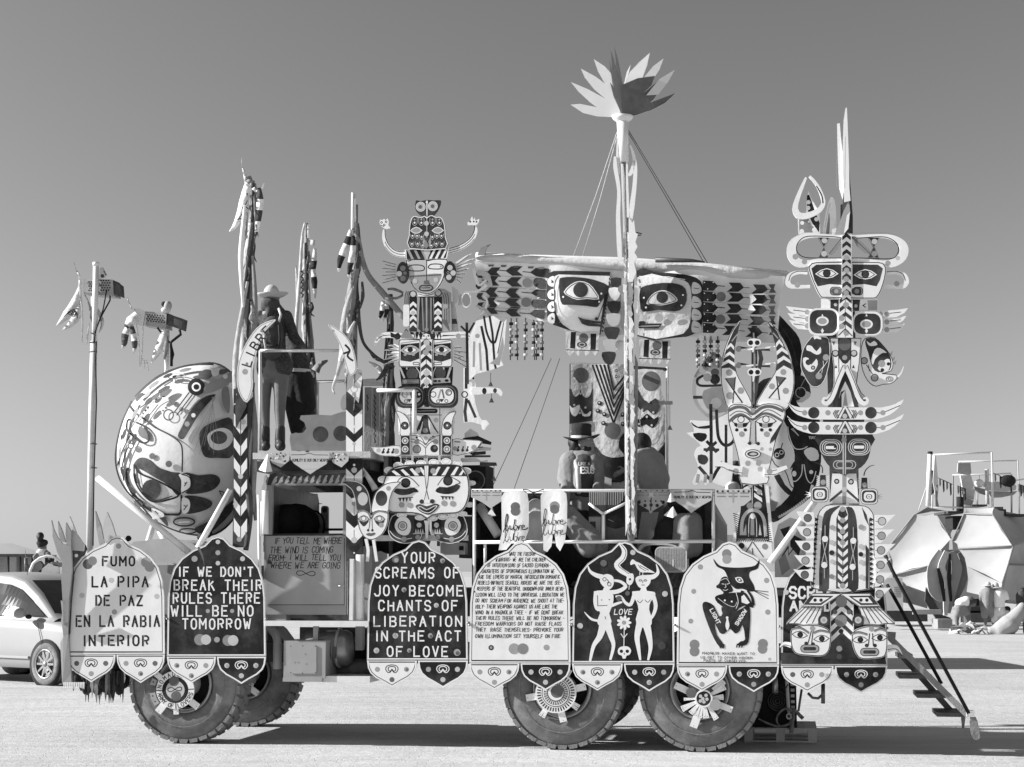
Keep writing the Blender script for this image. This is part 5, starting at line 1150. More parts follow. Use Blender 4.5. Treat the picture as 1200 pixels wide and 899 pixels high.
# foot with two pale faces
Z(910,680,6.421)
P1('foot_board',TR,[(400,90),(580,90),(590,400),(640,590),(340,590),(405,400)],'D',-.19,lambda b:(chev(b,408,575,[190,232,270,312,350,392,430,470],80,['W','D'],up=True),b.disc(488,160,44,'M'),b.disc(485,305,46,'M'),b.disc(440,238,18,'G'),b.disc(545,240,18,'G'),b.line([(408,180),(405,470)],5,'W'),b.line([(576,180),(580,470)],5,'W'),b.disc(485,385,18,'K'),b.disc(472,515,22,'L'),b.disc(472,575,20,'G')))
for sx in(0,1):
    X=(lambda x:x)if sx == 0 else(lambda x:970-x)
    hairs=[(X(190),200),(X(350),205),(X(318),335),(X(250),335),(X(200),340),(X(160),330),(X(75),332),(X(80),310)]
    P1('hair_fringe',TR,hairs,'W',-.205,lambda b:[b.line([(X(215+k*28),205),(X(85+k*46),325)],5,'D')for k in range(6)],e=(4,4,'D'))
    P1('eye_band',TR,[(X(268),98),(X(490),98),(X(345),202),(X(188),198)],'W',-.22,lambda b:(b.paint([(X(262),115),(X(430),118),(X(335),188),(X(205),185)],'D'),b.paint([(X(280),128),(X(400),130),(X(330),172),(X(245),172)],'W'),b.disc(X(290),150,13,'K'),b.disc(X(335),150,13,'K')),e=(4,4,'K'))
    P1('ear_disc',TR,ell(X(356),300,44,46),'D',-.215,lambda b:(b.disc(X(356),300,26,'L'),b.disc(X(356),300,13,'C')))
    dx,dy=(0,0)if sx == 0 else(463,18)
    fo=sm([(105+dx,400+dy),(125+dx,360+dy),(190+dx,338+dy),(260+dx,335+dy),(340+dx,345+dy),(405+dx,385+dy),(408+dx,470+dy),(390+dx,540+dy),(340+dx,572+dy),(240+dx,568+dy),(150+dx,555+dy),(112+dx,500+dy)],3)if sx == 0 else sm([(565,420),(590,375),(660,350),(710,345),(780,350),(828,380),(835,440),(832,520),(810,575),(740,590),(640,592),(600,560),(575,500)],3)
    def f(b):
        if sx == 0:
            E_=((175,410,.12),(338,440,-.05));N_=[(262,380),(235,480)],[(275,380),(262,485)];br=[[(112,370),(180,362),(245,400)],[(280,400),(330,382),(400,395)]];mo=(250,515);bd_=(270,362)
        else:
            E_=((628,448,.0),(775,432,-.05));N_=[(700,400),(690,495)],[(722,400),(728,495)];br=[[(568,405),(620,395),(685,412)],[(735,385),(780,370),(828,385)]];mo=(700,540);bd_=(714,368)
        for(x,y,t)in E_:b.paint(almond(x,y,58,27,t),'W');b.line(almond(x,y,58,27,t),4,'K',closed=True);b.disc(x+3,y,22,'K');b.disc(x+3,y,9,'D')
        for br_ in br:b.line(sm(br_,4,False),14,'M');b.line(sm([(x,y-9)for x,y in br_],4,False),3,'K')
        for n_ in N_:b.line(list(n_),5,'K')
        b.disc(N_[0][1][0]-12,N_[0][1][1]-4,14,'K');b.disc(N_[1][1][0]+12,N_[1][1][1]-4,14,'K')
        b.paint(rrect(mo[0]-68,mo[1]-28,mo[0]+68,mo[1]+28,26),'C');b.line(rrect(mo[0]-68,mo[1]-28,mo[0]+68,mo[1]+28,26),4,'K',closed=True);b.paint(rrect(mo[0]-48,mo[1]-13,mo[0]+48,mo[1]+13,12),'K');b.disc(bd_[0],bd_[1],19,'C')
    P1('pale_face',TR,fo,'W',-.235,f,th=.03,e=(5,5,'K'))
    b=B(v=-.2);pts=[(25,505),(60,480),(110,490)]if sx == 0 else[(945,560),(900,510),(835,515)]
    b.band(pts,[4,40,60]if sx else[6,30,40],'W',th=.02,smooth=4);b.line(sm([(x,y+8)for x,y in pts],3,False),4,'K');part('wing_tip',b,TR)
P1('tail_board',TR,[(30,545),(820,595),(828,632),(35,632)],'D',-.17)

# ------------------------------------------------------------------ long-eared goat figure
GF=thingp('goat_figure','long eared white goat mask on a striped body at the rear of the railed deck','sculpture',884,655,.05)
b=B();Z(0,0,1);b.tp([(884,380,.12),(884,660,.12)],.03,'wood_dark');part('support_post',b,GF)
Z(830,370,5.993)
for sx in(0,1):
    o=sm([(225,35),(175,90),(130,180),(100,280),(88,380),(90,480),(110,580),(145,660),(240,650),(310,640),(290,570),(240,480),(200,400),(185,320),(190,220),(208,130)],2)if sx == 0 else sm([(415,35),(490,100),(530,200),(580,310),(605,420),(600,520),(575,610),(540,665),(440,640),(335,630),(370,550),(420,470),(465,400),(485,320),(480,230),(450,130)],2)
    def f(b):
        if sx == 0:
            b.paint(sm([(225,40),(180,100),(140,190),(110,290),(95,370),(150,365),(200,400),(183,320),(188,220),(205,130)],1),'D')
            for(xa,xb,y)in((135,182,215),(118,184,275),(100,186,330)):b.paint([(xa,y),((xa+xb)/2,y-24),(xb,y+2),(xb,y+28),((xa+xb)/2,y),(xa-8,y+26)],'W')
            b.line([(205,130),(165,180)],8,'C');b.paint([(120,440),(185,435),(185,520)],'G');b.line([(120,440),(240,612),(172,615),(190,430)],4,'K',closed=True);b.disc(147,400,23,'C');b.disc(228,526,23,'C');b.disc(152,562,26,'C')
        else:
            b.paint(sm([(415,40),(485,110),(525,205),(575,315),(590,380),(530,350),(470,395),(485,310),(478,230),(450,130)],1),'D')
            for(xa,xb,y)in((475,522,195),(480,555,250),(485,575,310)):b.paint([(xa,y),((xa+xb)/2,y-30),(xb,y+2),(xb+8,y+28),((xa+xb)/2,y-2),(xa,y+30)],'W')
            b.line([(455,120),(490,160)],8,'C');b.paint([(478,425),(545,435),(500,495)],'G');b.line([(478,425),(545,435),(425,580),(500,590)],4,'K',closed=True);b.disc(527,396,21,'C');b.disc(447,496,21,'C');b.disc(544,528,22,'C')
    P1('long_ear',GF,o,'W',.03,f,e=(4,4,'K'))
for y,sk in((235,(320,188)),(350,(322,395))):
    b=B(v=.05);b.band([(205,y-12),(320,y+2),(455,y+2)],[22,10,22],'D',th=.015);b.line([(195,y+8),(320,y-2),(470,y-16)],13,'W');b.disc(212,y,20,'C');b.disc(452,y,20,'C');part('cross_bone',b,GF)
    b=B(v=.04);sx_,sy_=sk;b.plate(sm([(sx_-48,sy_),(sx_-35,sy_-22),(sx_,sy_-28),(sx_+38,sy_-22),(sx_+52,sy_),(sx_+35,sy_+24),(sx_+5,sy_+30),(sx_,sy_+65),(sx_-12,sy_+65),(sx_-12,sy_+28),(sx_-35,sy_+24)],2),'W',th=.02);b.disc(sx_-22,sy_+2,17,'K');b.disc(sx_+24,sy_+2,17,'K');part('skull',b,GF)
b=B(v=.045);b.band([(318,120),(325,300),(318,620)],[10,14,16],'M',th=.02);b.band([(360,240),(372,300),(350,420),(335,560)],[26,30,20,12],'D',th=.015);part('centre_stick',b,GF)
hd=sm([(140,650),(180,620),(260,625),(318,655),(380,620),(470,618),(540,660),(530,740),(480,860),(450,1000),(425,1100),(415,1180),(230,1180),(222,1080),(200,960),(160,820),(140,740)],2)
def f(b):
    b.line(sm([(140,668),(200,642),(260,650),(310,690),(380,645),(450,640),(530,672)],4,False),22,'G');b.line(sm([(145,745),(190,705),(240,695),(310,730),(380,690),(440,695),(525,742)],4,False),18,'G')
    b.line(sm([(150,705),(200,672),(260,680),(305,712)],4,False),4,'K');b.line(sm([(330,712),(400,665),(450,668),(510,705)],4,False),4,'K')
    for cx,w_ in((230,64),(405,72)):
        b.paint(almond(cx,738,w_,36),'W');b.line(almond(cx,738,w_,36),4,'K',closed=True);b.ring(cx,728,23,4,'K')
        b.paint([(cx-52,750),(cx-26,755),(cx-26,785),(cx-45,775)],'K');b.paint([(cx+12,755),(cx+55,750),(cx+36,780),(cx+14,785)],'K');b.paint([(cx-24,756),(cx+12,756),(cx+12,786),(cx-22,788)],'C')
        b.disc(cx-30,802,12,'K');b.disc(cx+30,802,12,'K');b.disc(cx+5,832,20,'C')
    b.line([(300,740),(290,890),(275,900)],4,'D');b.line([(330,740),(335,900),(355,905)],4,'D');b.paint([(305,740),(328,740),(328,900),(296,900)],'L')
    b.paint([(500,770),(520,745),(470,870),(430,900),(440,860)],'WK')
    b.disc(315,665,17,'C')
P1('goat_head',GF,hd,'W',.01,f,e=(4,4,'K'))
Z(820,500,5.619)
mo=B(v=-.01);mo.plate(ell(350,180,52,30),'W',th=.012);mo.ring(350,180,50,4,'K',ry=28);mo.disc(350,180,38,'D',ry=18);mo.paint(almond(352,180,28,10),'L');mo.disc(330,110,12,'D');mo.disc(385,112,12,'D');mo.disc(318,242,18,'C');mo.disc(388,242,18,'C');part('mouth',mo,GF)
P1('striped_body',GF,[(285,270),(410,270),(445,560),(470,750),(235,750),(268,560)],'K',.03,lambda b:(
    [b.paint([(288,y),(342,y-30),(342,y-5),(286,y+28)],'W')for y in(320,365,405)],[b.paint([(358,y-35),(408,y),(412,y+28),(358,y-8)],'W')for y in(325,372,425,470)],
    b.line([(346,200),(346,540)],6,'L'),b.disc(392,430,18,'C'),b.disc(382,520,26,'C'),b.disc(330,522,22,'M'),
    b.line(sm([(275,715),(280,620),(310,565),(350,550),(395,565),(425,620),(435,725)],3,False),22,'L'),b.line(sm([(322,725),(325,610),(348,570),(372,610),(375,725)],3,False),5,'L'),b.paint([(336,610),(358,610),(360,715),(334,715)],'M'),b.disc(348,592,17,'W'),b.paint([(290,690),(305,640),(308,715),(278,715)],'L'),b.paint([(395,640),(408,715),(388,715)],'L'),
    b.line([(240,742),(460,742)],6,'L')))
P1('lower_panel',GF,[(235,750),(470,750),(480,870),(225,870)],'W',.02,lambda b:([b.line([(245+k*12,740),(255+k*12,760)],3,'K')for k in range(18)],b.disc(275,785,20,'D'),b.disc(430,790,20,'M'),b.line([(345,760),(290,850)],4,'K'),b.line([(350,760),(420,860)],4,'K'),b.line([(345,800),(350,840)],4,'K')))
for x0,x1,xa,xb in((215,240,245,262),(450,480,425,440)):
    P1('rope_border',GF,[(xa,560),(xb,560),(x1,760),(x0,760)]if x0 <300 else[(425,300),(445,300),(485,760),(460,760)],'W',.015,lambda b:[b.line([(x0+(xa-x0)*(1-k/14)+2,760-(k+1)*13.5),(x1+(xb-x1)*(k/14),760-k*13.5)],4,'K')for k in range(14)])
for sx in(0,1):
    b=B(v=.0);pts=[(100,250),(150,250),(200,275),(280,290)]if sx == 0 else[(575,265),(530,285),(490,300),(425,300)]
    b.band(pts,[20,36,44,56]if sx == 0 else[22,36,44,56],'W',th=.02,smooth=4);b.disc(238 if sx == 0 else 460,295,20,'C');b.line([(190,282),(225,292)]if sx == 0 else[(480,290),(510,285)],3,'K');b.line(sm([(x,y+16)for x,y in pts],3,False),3,'K');part('arm',b,GF)

# ------------------------------------------------------------------ backdrop behind the goat: crescent moon and cactus cut-outs, big eye board
CB=thingp('cactus_board','free standing cut-out board with cacti and birds left of the goat figure','painted board',835,655,.2)
Z(800,400,4.495)
P1('crescent',CB,sm([(160,55),(110,110),(62,180),(50,250),(60,320),(95,370),(130,400),(160,415),(235,380),(235,120),(200,90)],3),'C',.2,lambda b:(b.paint(sm([(158,75),(140,140),(95,200),(72,240),(75,300),(100,350),(150,390),(230,370),(230,110)],2),'L'),b.line([(100,125),(145,130)],13,'K'),b.line([(55,295),(115,295)],16,'K'),b.line(sm([(110,180),(78,200),(82,228),(120,235),(235,230)],3,False),13,'K'),b.disc(170,165,22,'G'),b.disc(170,200,27,'K'),b.disc(130,190,22,'M'),b.paint(sm([(110,260),(200,240),(235,300),(235,370),(150,370),(110,320)],2),'M'),b.disc(175,325,28,'C')))
o=sm([(40,415),(150,420),(240,380),(260,420),(262,700),(235,770),(150,740),(120,760),(100,730),(70,760),(50,740),(75,690),(80,650),(60,600),(75,560),(95,550),(70,520),(20,482),(60,478),(50,440)],2)
def f(b):
    b.line([(148,330),(150,480),(150,720)],17,'K');b.line(sm([(85,660),(120,700),(150,730),(175,690),(210,635)],2,False),17,'K');b.line([(125,525),(180,585)],16,'K');b.line([(178,530),(120,580)],16,'K');b.line([(110,570),(192,572)],14,'K')
    b.line(sm([(178,360),(182,450),(190,510),(215,545),(245,545),(270,520),(275,470)],3,False),16,'K');b.line([(228,440),(228,640)],14,'K')
    b.paint(sm([(45,425),(80,450),(150,440),(145,458),(90,460),(55,445)],2),'K');b.paint(sm([(55,485),(120,485),(125,510),(100,530),(70,515)],2),'K');b.paint(sm([(80,600),(120,600),(135,625),(115,650),(85,640)],2),'K')
    for x in(75,115,145):b.line([(x+8,700),(x,745)],16,'C')
P1('cactus_panel',CB,o,'W',.16,f)
BE=thingp('round_eye_board','large round black board with a white leaf shape behind the goat figure','painted board',925,655,.2)
Z(860,440,4.99)
P1('round_panel',BE,sm([(110,150),(150,40),(230,10),(330,10),(340,100),(400,200),(500,250),(510,500),(480,640),(440,720),(330,800),(230,860),(200,780),(200,600),(190,300)],3),'K',.22,lambda b:(
    b.paint(sm([(275,260),(310,300),(320,370),(350,430),(355,500),(330,540),(350,650),(310,720),(240,780),(205,740),(195,600),(190,430),(235,350)],2),'W'),
    b.paint(sm([(410,440),(450,420),(490,440),(495,490),(450,500),(420,470)],2),'W'),b.disc(265,458,34,'K'),b.ring(252,465,11,4,'W'),b.ring(278,450,11,4,'W'),b.line([(275,430),(285,395)],4,'K'),
    b.paint(sm([(230,560),(262,570),(300,640),(340,680),(320,700),(270,650),(240,600)],2),'K'),b.line(sm([(205,440),(240,520),(300,560),(330,640),(352,660)],3,False),4,'K'),
    b.line(sm([(315,300),(325,360),(355,425),(400,430),(430,415)],3,False),5,'W'),b.line(sm([(340,540),(330,600),(360,620),(395,580),(400,520)],3,False),5,'W'),b.disc(353,575,13,'W',ry=17),b.disc(452,565,12,'W'),b.line(sm([(410,520),(425,600),(450,630),(470,600),(480,560)],3,False),5,'W'),
    [b.line([(335+k*7,315+k*6),(350+k*6,312+k*8)],4,'W')for k in range(6)],[b.line([(440+k*9,355),(446+k*9,372)],4,'W')for k in range(5)],
    b.line(sm([(260,830),(330,790),(400,740),(440,700),(460,640)],3,False),16,'W'),[b.line([(262+k*12,826-k*7),(258+k*12,806-k*7)],3,'K')for k in range(16)],b.paint([(200,640),(212,655),(205,670),(216,690),(205,710),(215,730),(260,740),(240,790),(205,800)],'C')))
Z(830,370,5.993)
BT=thingp('black_crescent','big black crescent board arching behind the goat ears','painted board',925,560,.3)
P1('crescent_panel',BT,sm([(480,-20),(560,60),(640,160),(660,300),(650,420),(630,520),(600,560),(590,400),(580,290),(530,170),(455,60),(450,0)],3),'K',.5,lambda b:b.line(sm([(500,60),(580,180),(620,330)],3,False),4,'D'))
P1('fish_panel',BT,sm([(600,430),(660,420),(700,460),(720,540),(690,590),(600,600),(590,560),(620,500)],2),'D',.26,lambda b:(b.paint(sm([(600,600),(640,590),(690,530),(720,560),(660,610)],2),'W'),b.disc(650,540,34,'K'),b.ring(650,540,36,4,'W'),b.line([(640,520),(680,440)],6,'C')))
Z(860,440,4.99)
BF=thingp('tail_feathers_board','white board with black zigzags and fanned feathers behind the low white strut','painted board',920,680,.12)
P1('feather_panel',BF,[(260,870),(330,830),(420,860),(420,1100),(320,1180),(240,1180),(235,960)],'L',.12,lambda b:(b.paint([(270,900),(330,880),(300,960)],'K'),b.paint([(330,920),(400,960),(380,1060),(330,1000)],'K'),b.line([(280,1060),(320,1000),(320,1050),(350,1010)],8,'K'),b.paint([(260,1080),(300,1040),(330,1130),(280,1170)],'M')))
Z(0,0,1)
b=B();b.tp([(955,588,-.06),(902,660,-.12)],.032,'metal_white',10);part('strut',b,TRUCK)
# ------------------------------------------------------------------ the great painted ball
BC=FT.P(244,526,1.15);BR=(FT.pr(1.15)*111,.62,FT.pr(1.15)*102);BXR=.5    # the bag is pulled flat on the cab side
def ballmap(px,py,lift,xr=1):
    C0=CAM-FT.O;o=Vector((C0.dot(FT.U),C0.dot(FT.Vv),C0.z))-BC;d_=ray(px,py);d=Vector((d_.dot(FT.U),d_.dot(FT.Vv),d_.z)).normalized()
    R=Vector([r+lift for r in BR]);R.x *= xr;oo=Vector([o[i]/R[i]for i in range(3)]);dd=Vector([d[i]/R[i]for i in range(3)])
    a=dd.dot(dd);b_=oo.dot(dd);c=oo.dot(oo)-1;D_=b_*b_-a*c
    t=(-b_-sqrt(D_))/a if D_ >0 else-b_/a
    p=oo+dd*t
    if D_ <= 0:p=p.normalized()
    if xr == 1 and p.x >0:return ballmap(px,py,lift,BXR)
    return Vector([p[i]*R[i]for i in range(3)])+BC
BALL=thing('painted_ball','huge fabric ball painted with wide eyes, tied above the bonnet','fabric ball',BC-Vector((0,0,BR[2])))
b=B()
def wr(p):
    n_=p.normalized()if p.length else p;k=1-.004*abs(sin(atan2(n_.z-.55,n_.x-.35)*11))*max(0,n_.x+.2)
    p=p*(k-.003)
    return Vector((p.x*(BXR if p.x >0 else 1),p.y,p.z))
b.sphere(BC,BR,'ball_cloth',120,80,f=wr);sk_=part('fabric_skin',b,BALL)
b=B()
for tl in(0,):
    b.tube([BC+Vector((BR[0]*1.008*cos(t)*(BXR if cos(t)>0 else 1),BR[1]*1.008*cos(t)*sin(tl),BR[2]*1.008*sin(t)))for t in[2*pi*k/60 for k in range(61)]],.011,'cloth_dark',5)
part('seam_cord',b,BALL)
Z(120,410,3.909)
b=B(mp=lambda x_,y_,l_:ballmap(x_,y_,l_+.004))
b.paint(sm([(145,520),(170,495),(210,500),(250,535),(320,560),(362,570),(365,650),(340,665),(300,620),(240,585),(190,555),(150,535)],3),'WK')
b.paint(sm([(370,565),(440,575),(500,570),(535,585),(535,615),(500,645),(430,660),(375,650)],3),'WK');b.paint(sm([(378,670),(440,672),(495,690),(502,712),(470,735),(400,752),(370,740),(385,710)],3),'WK')
b.line(sm([(118,540),(110,570),(120,630),(170,700),(240,745),(320,755),(358,745),(362,665)],4,False),7,'K')
b.line(sm([(145,525),(150,600),(185,660),(230,695),(290,690),(350,665),(300,625),(230,590),(170,565),(148,530)],4,False),6,'K');b.line(sm([(160,560),(170,620),(205,668),(250,690),(320,670)],4,False),3,'K')
b.disc(224,640,43,'WK',ry=46)
b.disc(228,487,14,'G');b.disc(304,523,15,'G');b.disc(322,242,12,'G');b.disc(362,272,11,'C')
b.line(sm([(118,250),(150,290),(195,320),(240,355),(300,385),(350,420),(366,460),(365,560)],4,False),5,'D')
b.disc(430,170,39,'K',n=28);b.disc(430,170,21,'W');b.disc(430,170,13,'K');b.line([(398,195),(330,285)],4,'D');b.line([(412,205),(340,300)],4,'D');b.ring(303,298,22,4,'D',ry=24)
b.paint(sm([(520,205),(470,215),(425,250),(390,300),(365,350),(345,395),(370,410),(400,365),(440,300),(480,250)],3),'WK');b.disc(417,300,10,'W');b.disc(388,340,12,'C')
b.paint(sm([(445,385),(470,350),(530,325),(595,320),(600,480),(530,495),(470,490),(450,445)],3),'WK');b.paint(sm([(480,395),(510,368),(555,358),(590,375),(598,410),(575,445),(530,460),(495,445)],3),'W');b.disc(534,402,38,'WK',ry=30)
b.line(sm([(112,340),(120,320),(150,330),(190,350),(215,385),(210,420),(180,425),(140,395),(115,370)],3),6,'K',closed=True);b.paint(sm([(170,350),(200,370),(208,405),(185,405),(165,385)],3),'G')
b.paint(sm([(350,570),(395,575),(405,605),(395,640),(362,655),(362,600)],3),'W');b.line(sm([(362,570),(400,585),(403,630),(365,655)],3,False),4,'D');b.line([(375,625),(388,605)],3,'K');b.line([(375,610),(385,612)],3,'K')
b.paint(sm([(365,680),(395,685),(402,715),(390,745),(365,745)],3),'W');b.line([(372,735),(390,710)],3,'K');b.line([(372,712),(384,718)],3,'K')
b.ring(374,788,48,6,'D',ry=19);b.disc(374,788,40,'C',ry=13);b.ring(392,830,38,5,'D',ry=11);b.line([(350,790),(400,788)],4,'W')
b.paint(sm([(150,690),(185,715),(170,720),(145,700)],3),'G');b.disc(165,705,20,'G',ry=14)
b.paint(sm([(215,720),(260,770),(300,810),(290,770),(240,735)],3),'WK');b.paint(sm([(225,725),(275,745),(280,765),(240,765)],3),'W');b.line([(240,738),(255,752)],3,'K')
b.paint(sm([(420,820),(480,790),(540,740),(600,690),(600,730),(540,800),(470,850)],3),'WK');b.line([(535,645),(560,655),(550,675),(535,645)],3,'D')
b.line(sm([(130,390),(100,450),(75,530),(80,590),(110,650),(160,690)],4,False),9,'C');b.line(sm([(140,400),(108,470),(90,540),(98,600)],4,False),4,'K');b.line(sm([(125,395),(92,460),(68,530)],4,False),3,'K')
b.paint(sm([(118,430),(145,440),(135,455),(120,450)],3),'W');b.ring(130,440,12,4,'D',n=12);b.disc(92,402,9,'C',ry=14)
b.line(sm([(140,370),(180,310),(230,240),(290,205)],4,False),4,'C');b.line(sm([(130,360),(170,300),(220,235)],4,False),3,'D')
b.paint(sm([(265,200),(300,180),(320,185),(290,215),(268,215)],3),'G');b.ring(340,122,40,4,'C',ry=13);b.disc(340,122,20,'M',ry=6)
b.paint(sm([(440,110),(470,90),(500,95),(505,118),(480,135),(450,130)],3),'G');b.paint(sm([(500,85),(540,85),(530,115),(505,120)],3),'W');b.paint(sm([(540,90),(580,92),(560,110),(535,112)],3),'G')
b.paint(sm([(470,165),(560,120),(600,95),(612,130),(560,170),(480,200)],3),'C');b.disc(563,122,11,'W');b.disc(592,162,14,'W')
b.paint(sm([(548,180),(575,170),(585,230),(580,290),(560,270),(548,230)],3),'M')
for i in range(7):b.line([(520-i*3,215),(400+i*22,440+(i %3)*20)],1.6,'C')
for i in range(5):b.line([(140+i*26,250-i*26),(170+i*28,225-i*26)],5,'L')
for i in range(9):b.disc(150+i*12,330-i*13,4+i %3,'C')
b.line(sm([(135,235),(95,320),(70,410),(60,500),(75,580),(110,645),(165,700),(225,770)],4,False),8,'K');b.line(sm([(150,215),(200,165),(260,120),(340,85),(420,68),(510,66)],4,False),7,'D')

for(x,y,rx,ry,a,m)in((100,385,8,24,.3,'D'),(80,470,6,26,.1,'M'),(170,215,26,9,-.8,'D'),(235,160,30,9,-.6,'M'),(300,118,24,8,-.4,'D'),(380,92,30,8,-.2,'M'),(205,205,20,8,-.8,'C'),(150,290,9,26,.5,'M'),(92,560,8,26,-.3,'D'),(135,640,8,26,-.8,'D'),(190,270,26,8,-.9,'G'),(245,215,22,8,-.7,'G')):b.paint(ell(x,y,rx,ry,14,a),m)
part('painting',b,BALL)

# ------------------------------------------------------------------ poles, flags, ribbons
def wrap(name,par,pts,rad,mats,v,n=26,seed=1,tw=.5,amp=.3):
    """a pole swathed in cloth: an irregular twisted tube, strips of different cloth"""
    rs=random.Random(seed);Z(0,0,1);C_=[FT.P(x,y,v)for x,y in pts];C_=[Vector(c)for c in C_]
    b=B();cs=sm([tuple(c)for c in C_],6,False);N=len(cs);rings=[]
    for i,c in enumerate(cs):
        t=i/(N-1);r=rad[min(int(t*(len(rad)-1)),len(rad)-2)];r2=rad[min(int(t*(len(rad)-1))+1,len(rad)-1)];f_=t*(len(rad)-1)%1 if t <1 else 1;rr=r+(r2-r)*f_
        rings.append([b.add(Vector(c)+Vector((cos(a),sin(a),0))*rr*.72*(1+amp*noise.noise(Vector((cos(a)*3.2+seed,sin(a)*3.2,t*9)))*2+.16*noise.noise(Vector((cos(a)*9+seed,sin(a)*9,t*14)))))for a in[2*pi*k/n+tw*t*4 for k in range(n)]])
    for i in range(N-1):
        for k in range(n):b.face([rings[i][k],rings[i][(k+1)%n],rings[i+1][(k+1)%n],rings[i+1][k]],mats[((k*7)// n+i // 8)%len(mats)],True)
    return part(name,b,par)
def ribbon(name,par,pts,wd,m,v,v2=None,label=None,cap=None):
    """thin hanging cloth strip; pts in photo pixels, may drift in depth"""
    b=B(v=v);k=sm(pts,5,False);Lf,R_=b.strip(k,wd);n=len(k)
    for th in(0,1):pass
    va=lambda i:v+((v2 or v)-v)*i/n+.012*sin(i*1.3)
    A=[b.add(FT.P(*q(*p),va(i)))for i,p in enumerate(Lf)];C_=[b.add(FT.P(*q(*p),va(i)+.015))for i,p in enumerate(R_)]
    A2=[b.add(b.V[i]+Vector((0,.004,0)))for i in A];C2=[b.add(b.V[i]+Vector((0,.004,0)))for i in C_]
    for i in range(n-1):
        mm=m if isinstance(m,str)else m[(i*len(m))// n]
        b.face([A[i],A[i+1],C_[i+1],C_[i]],mm,True);b.face([A2[i],C2[i],C2[i+1],A2[i+1]],mm,True)
        b.face([A[i],A2[i],A2[i+1],A[i+1]],mm);b.face([C_[i],C_[i+1],C2[i+1],C2[i]],mm)
    return part(name,b,par,label)
# front flagpole by the ball
FP=thingp('flagpole','tallest ribboned flagpole, left of the woman with the backpack, with a white libre pennant','flagpole',286,640,.1,'ribboned flagpoles')
b=B();Z(0,0,1);b.tp([(285,640,.1),(296,212,.1)],.025,'wood_mid');part('pole',b,FP)
wrap('ribbon_bundle',FP,[(283,640),(284,520),(287,400),(289,330),(296,262),(297,215)],[.08,.10,.085,.075,.06,.035],['cloth_mid','cloth_dark','cloth_mid','cloth_dark','cloth_grey'],.08,seed=2)
Z(260,180,7.49)
ribbon('pennant',FP,[(230,270),(215,340),(190,430),(160,540),(110,640),(65,685)],[60,80,80,70,40,8],'cloth_white',.02)
b=B(v=.0);b.line(sm([(225,410),(205,450),(180,480),(195,460),(215,470),(235,490)],4,False),6,'K');b.line(sm([(185,510),(165,550),(140,580),(165,570),(175,595),(190,575)],4,False),6,'K');b.paint([(215,350),(230,345),(222,380)],'K');part('lettering',b,FP)
ribbon('curl',FP,[(178,30),(180,110),(200,180),(215,240),(235,270)],[10,12,26,40,56],'cloth_light',.03);ribbon('curl',FP,[(370,260),(350,310),(300,330),(275,300)],[6,14,20,30],'cloth_white',.02)
ribbon('striped_tail',FP,[(325,300),(335,400),(325,520),(310,640),(290,740)],[30,60,60,44,10],['cloth_dark','cloth_white','cloth_dark','cloth_white','cloth_dark'],.0)
ribbon('patch',FP,[(230,200),(250,260)],[50,56],'cloth_mid',.02)
Z(0,0,1)
for pts,wd,m,v in(([(290,330),(276,420),(279,520),(276,590)],[3,7,8,4],'cloth_grey',-.02),([(296,300),(299,360),(295,440),(299,520),(296,600)],[3,6,5,6,4],'cloth_mid',-.0),([(288,560),(293,600),(288,645)],[6,7,6],'cloth_dark',-.03),([(287,240),(282,300),(285,360)],[3,6,3],'cloth_white',-.02),([(294,450),(299,500),(296,560),(300,610)],[4,6,6,5],'cloth_mid',.05)):
    ribbon('ribbon',FP,pts,wd,m,v)
FP2=thingp('flagpole','shortest of the three ribboned flagpoles, behind the woman in the straw hat','flagpole',359,530,1.9,'ribboned flagpoles')
b=B();b.tp([(360,530,1.9),(359,262,1.9)],.025,'wood_mid');part('pole',b,FP2)
wrap('ribbon_bundle',FP2,[(362,525),(362,440),(359,360),(358,285)],[.10,.11,.06,.04],['cloth_mid','cloth_dark','cloth_mid','cloth_grey'],1.88,seed=5)
Z(340,220,4.09)
ribbon('spike',FP2,[(72,165),(60,220),(52,330),(45,450),(30,640),(28,720)],[8,14,16,18,20,14],'cloth_light',1.8);ribbon('spike',FP2,[(28,375),(34,480),(36,600)],[8,14,14],'cloth_light',1.82);ribbon('spike',FP2,[(87,175),(88,240)],[8,10],'cloth_white',1.8)
b=B(v=1.77);[b.line(sm([(50,400+k*26),(62,408+k*26),(56,425+k*26)],3,False),5,'K')for k in range(5)];part('lettering',b,FP2)
ribbon('striped_tail',FP2,[(118,290),(116,350),(112,400),(116,450),(120,530)],[14,26,20,30,6],['cloth_light','cloth_black','cloth_light','cloth_black','cloth_light'],1.8);ribbon('knot',FP2,[(85,262),(118,265)],[28,26],'cloth_light',1.8)
ribbon('horn_tip',FP2,[(120,880),(140,850),(180,828)],[44,30,8],'cloth_mid',1.7)
FP3=thingp('flagpole','ribboned flagpole above the chevron post, with two black and white striped tails','flagpole',415,445,.1,'ribboned flagpoles')
b=B();Z(0,0,1);b.tp([(415,640,.1),(417,240,.1)],.025,'wood_mid');part('pole',b,FP3)
b=B();b.tp([(413.5,226,.06),(413,300,.06)],.018,'metal_white');b.tp([(416,228,.08),(416,275,.08)],.012,'cloth_white');part('white_tip',b,FP3)
wrap('ribbon_bundle',FP3,[(410,455),(410,400),(413,350),(418,300),(418,262)],[.05,.075,.075,.06,.04],['cloth_grey','cloth_mid','cloth_dark','cloth_mid'],.08,seed=8)
Z(340,220,4.09)
ribbon('striped_tail',FP3,[(292,200),(275,260),(255,310),(240,350),(232,405)],[16,34,36,30,6],['cloth_light','cloth_black','cloth_light','cloth_light','cloth_black','cloth_black','cloth_white'],.02)
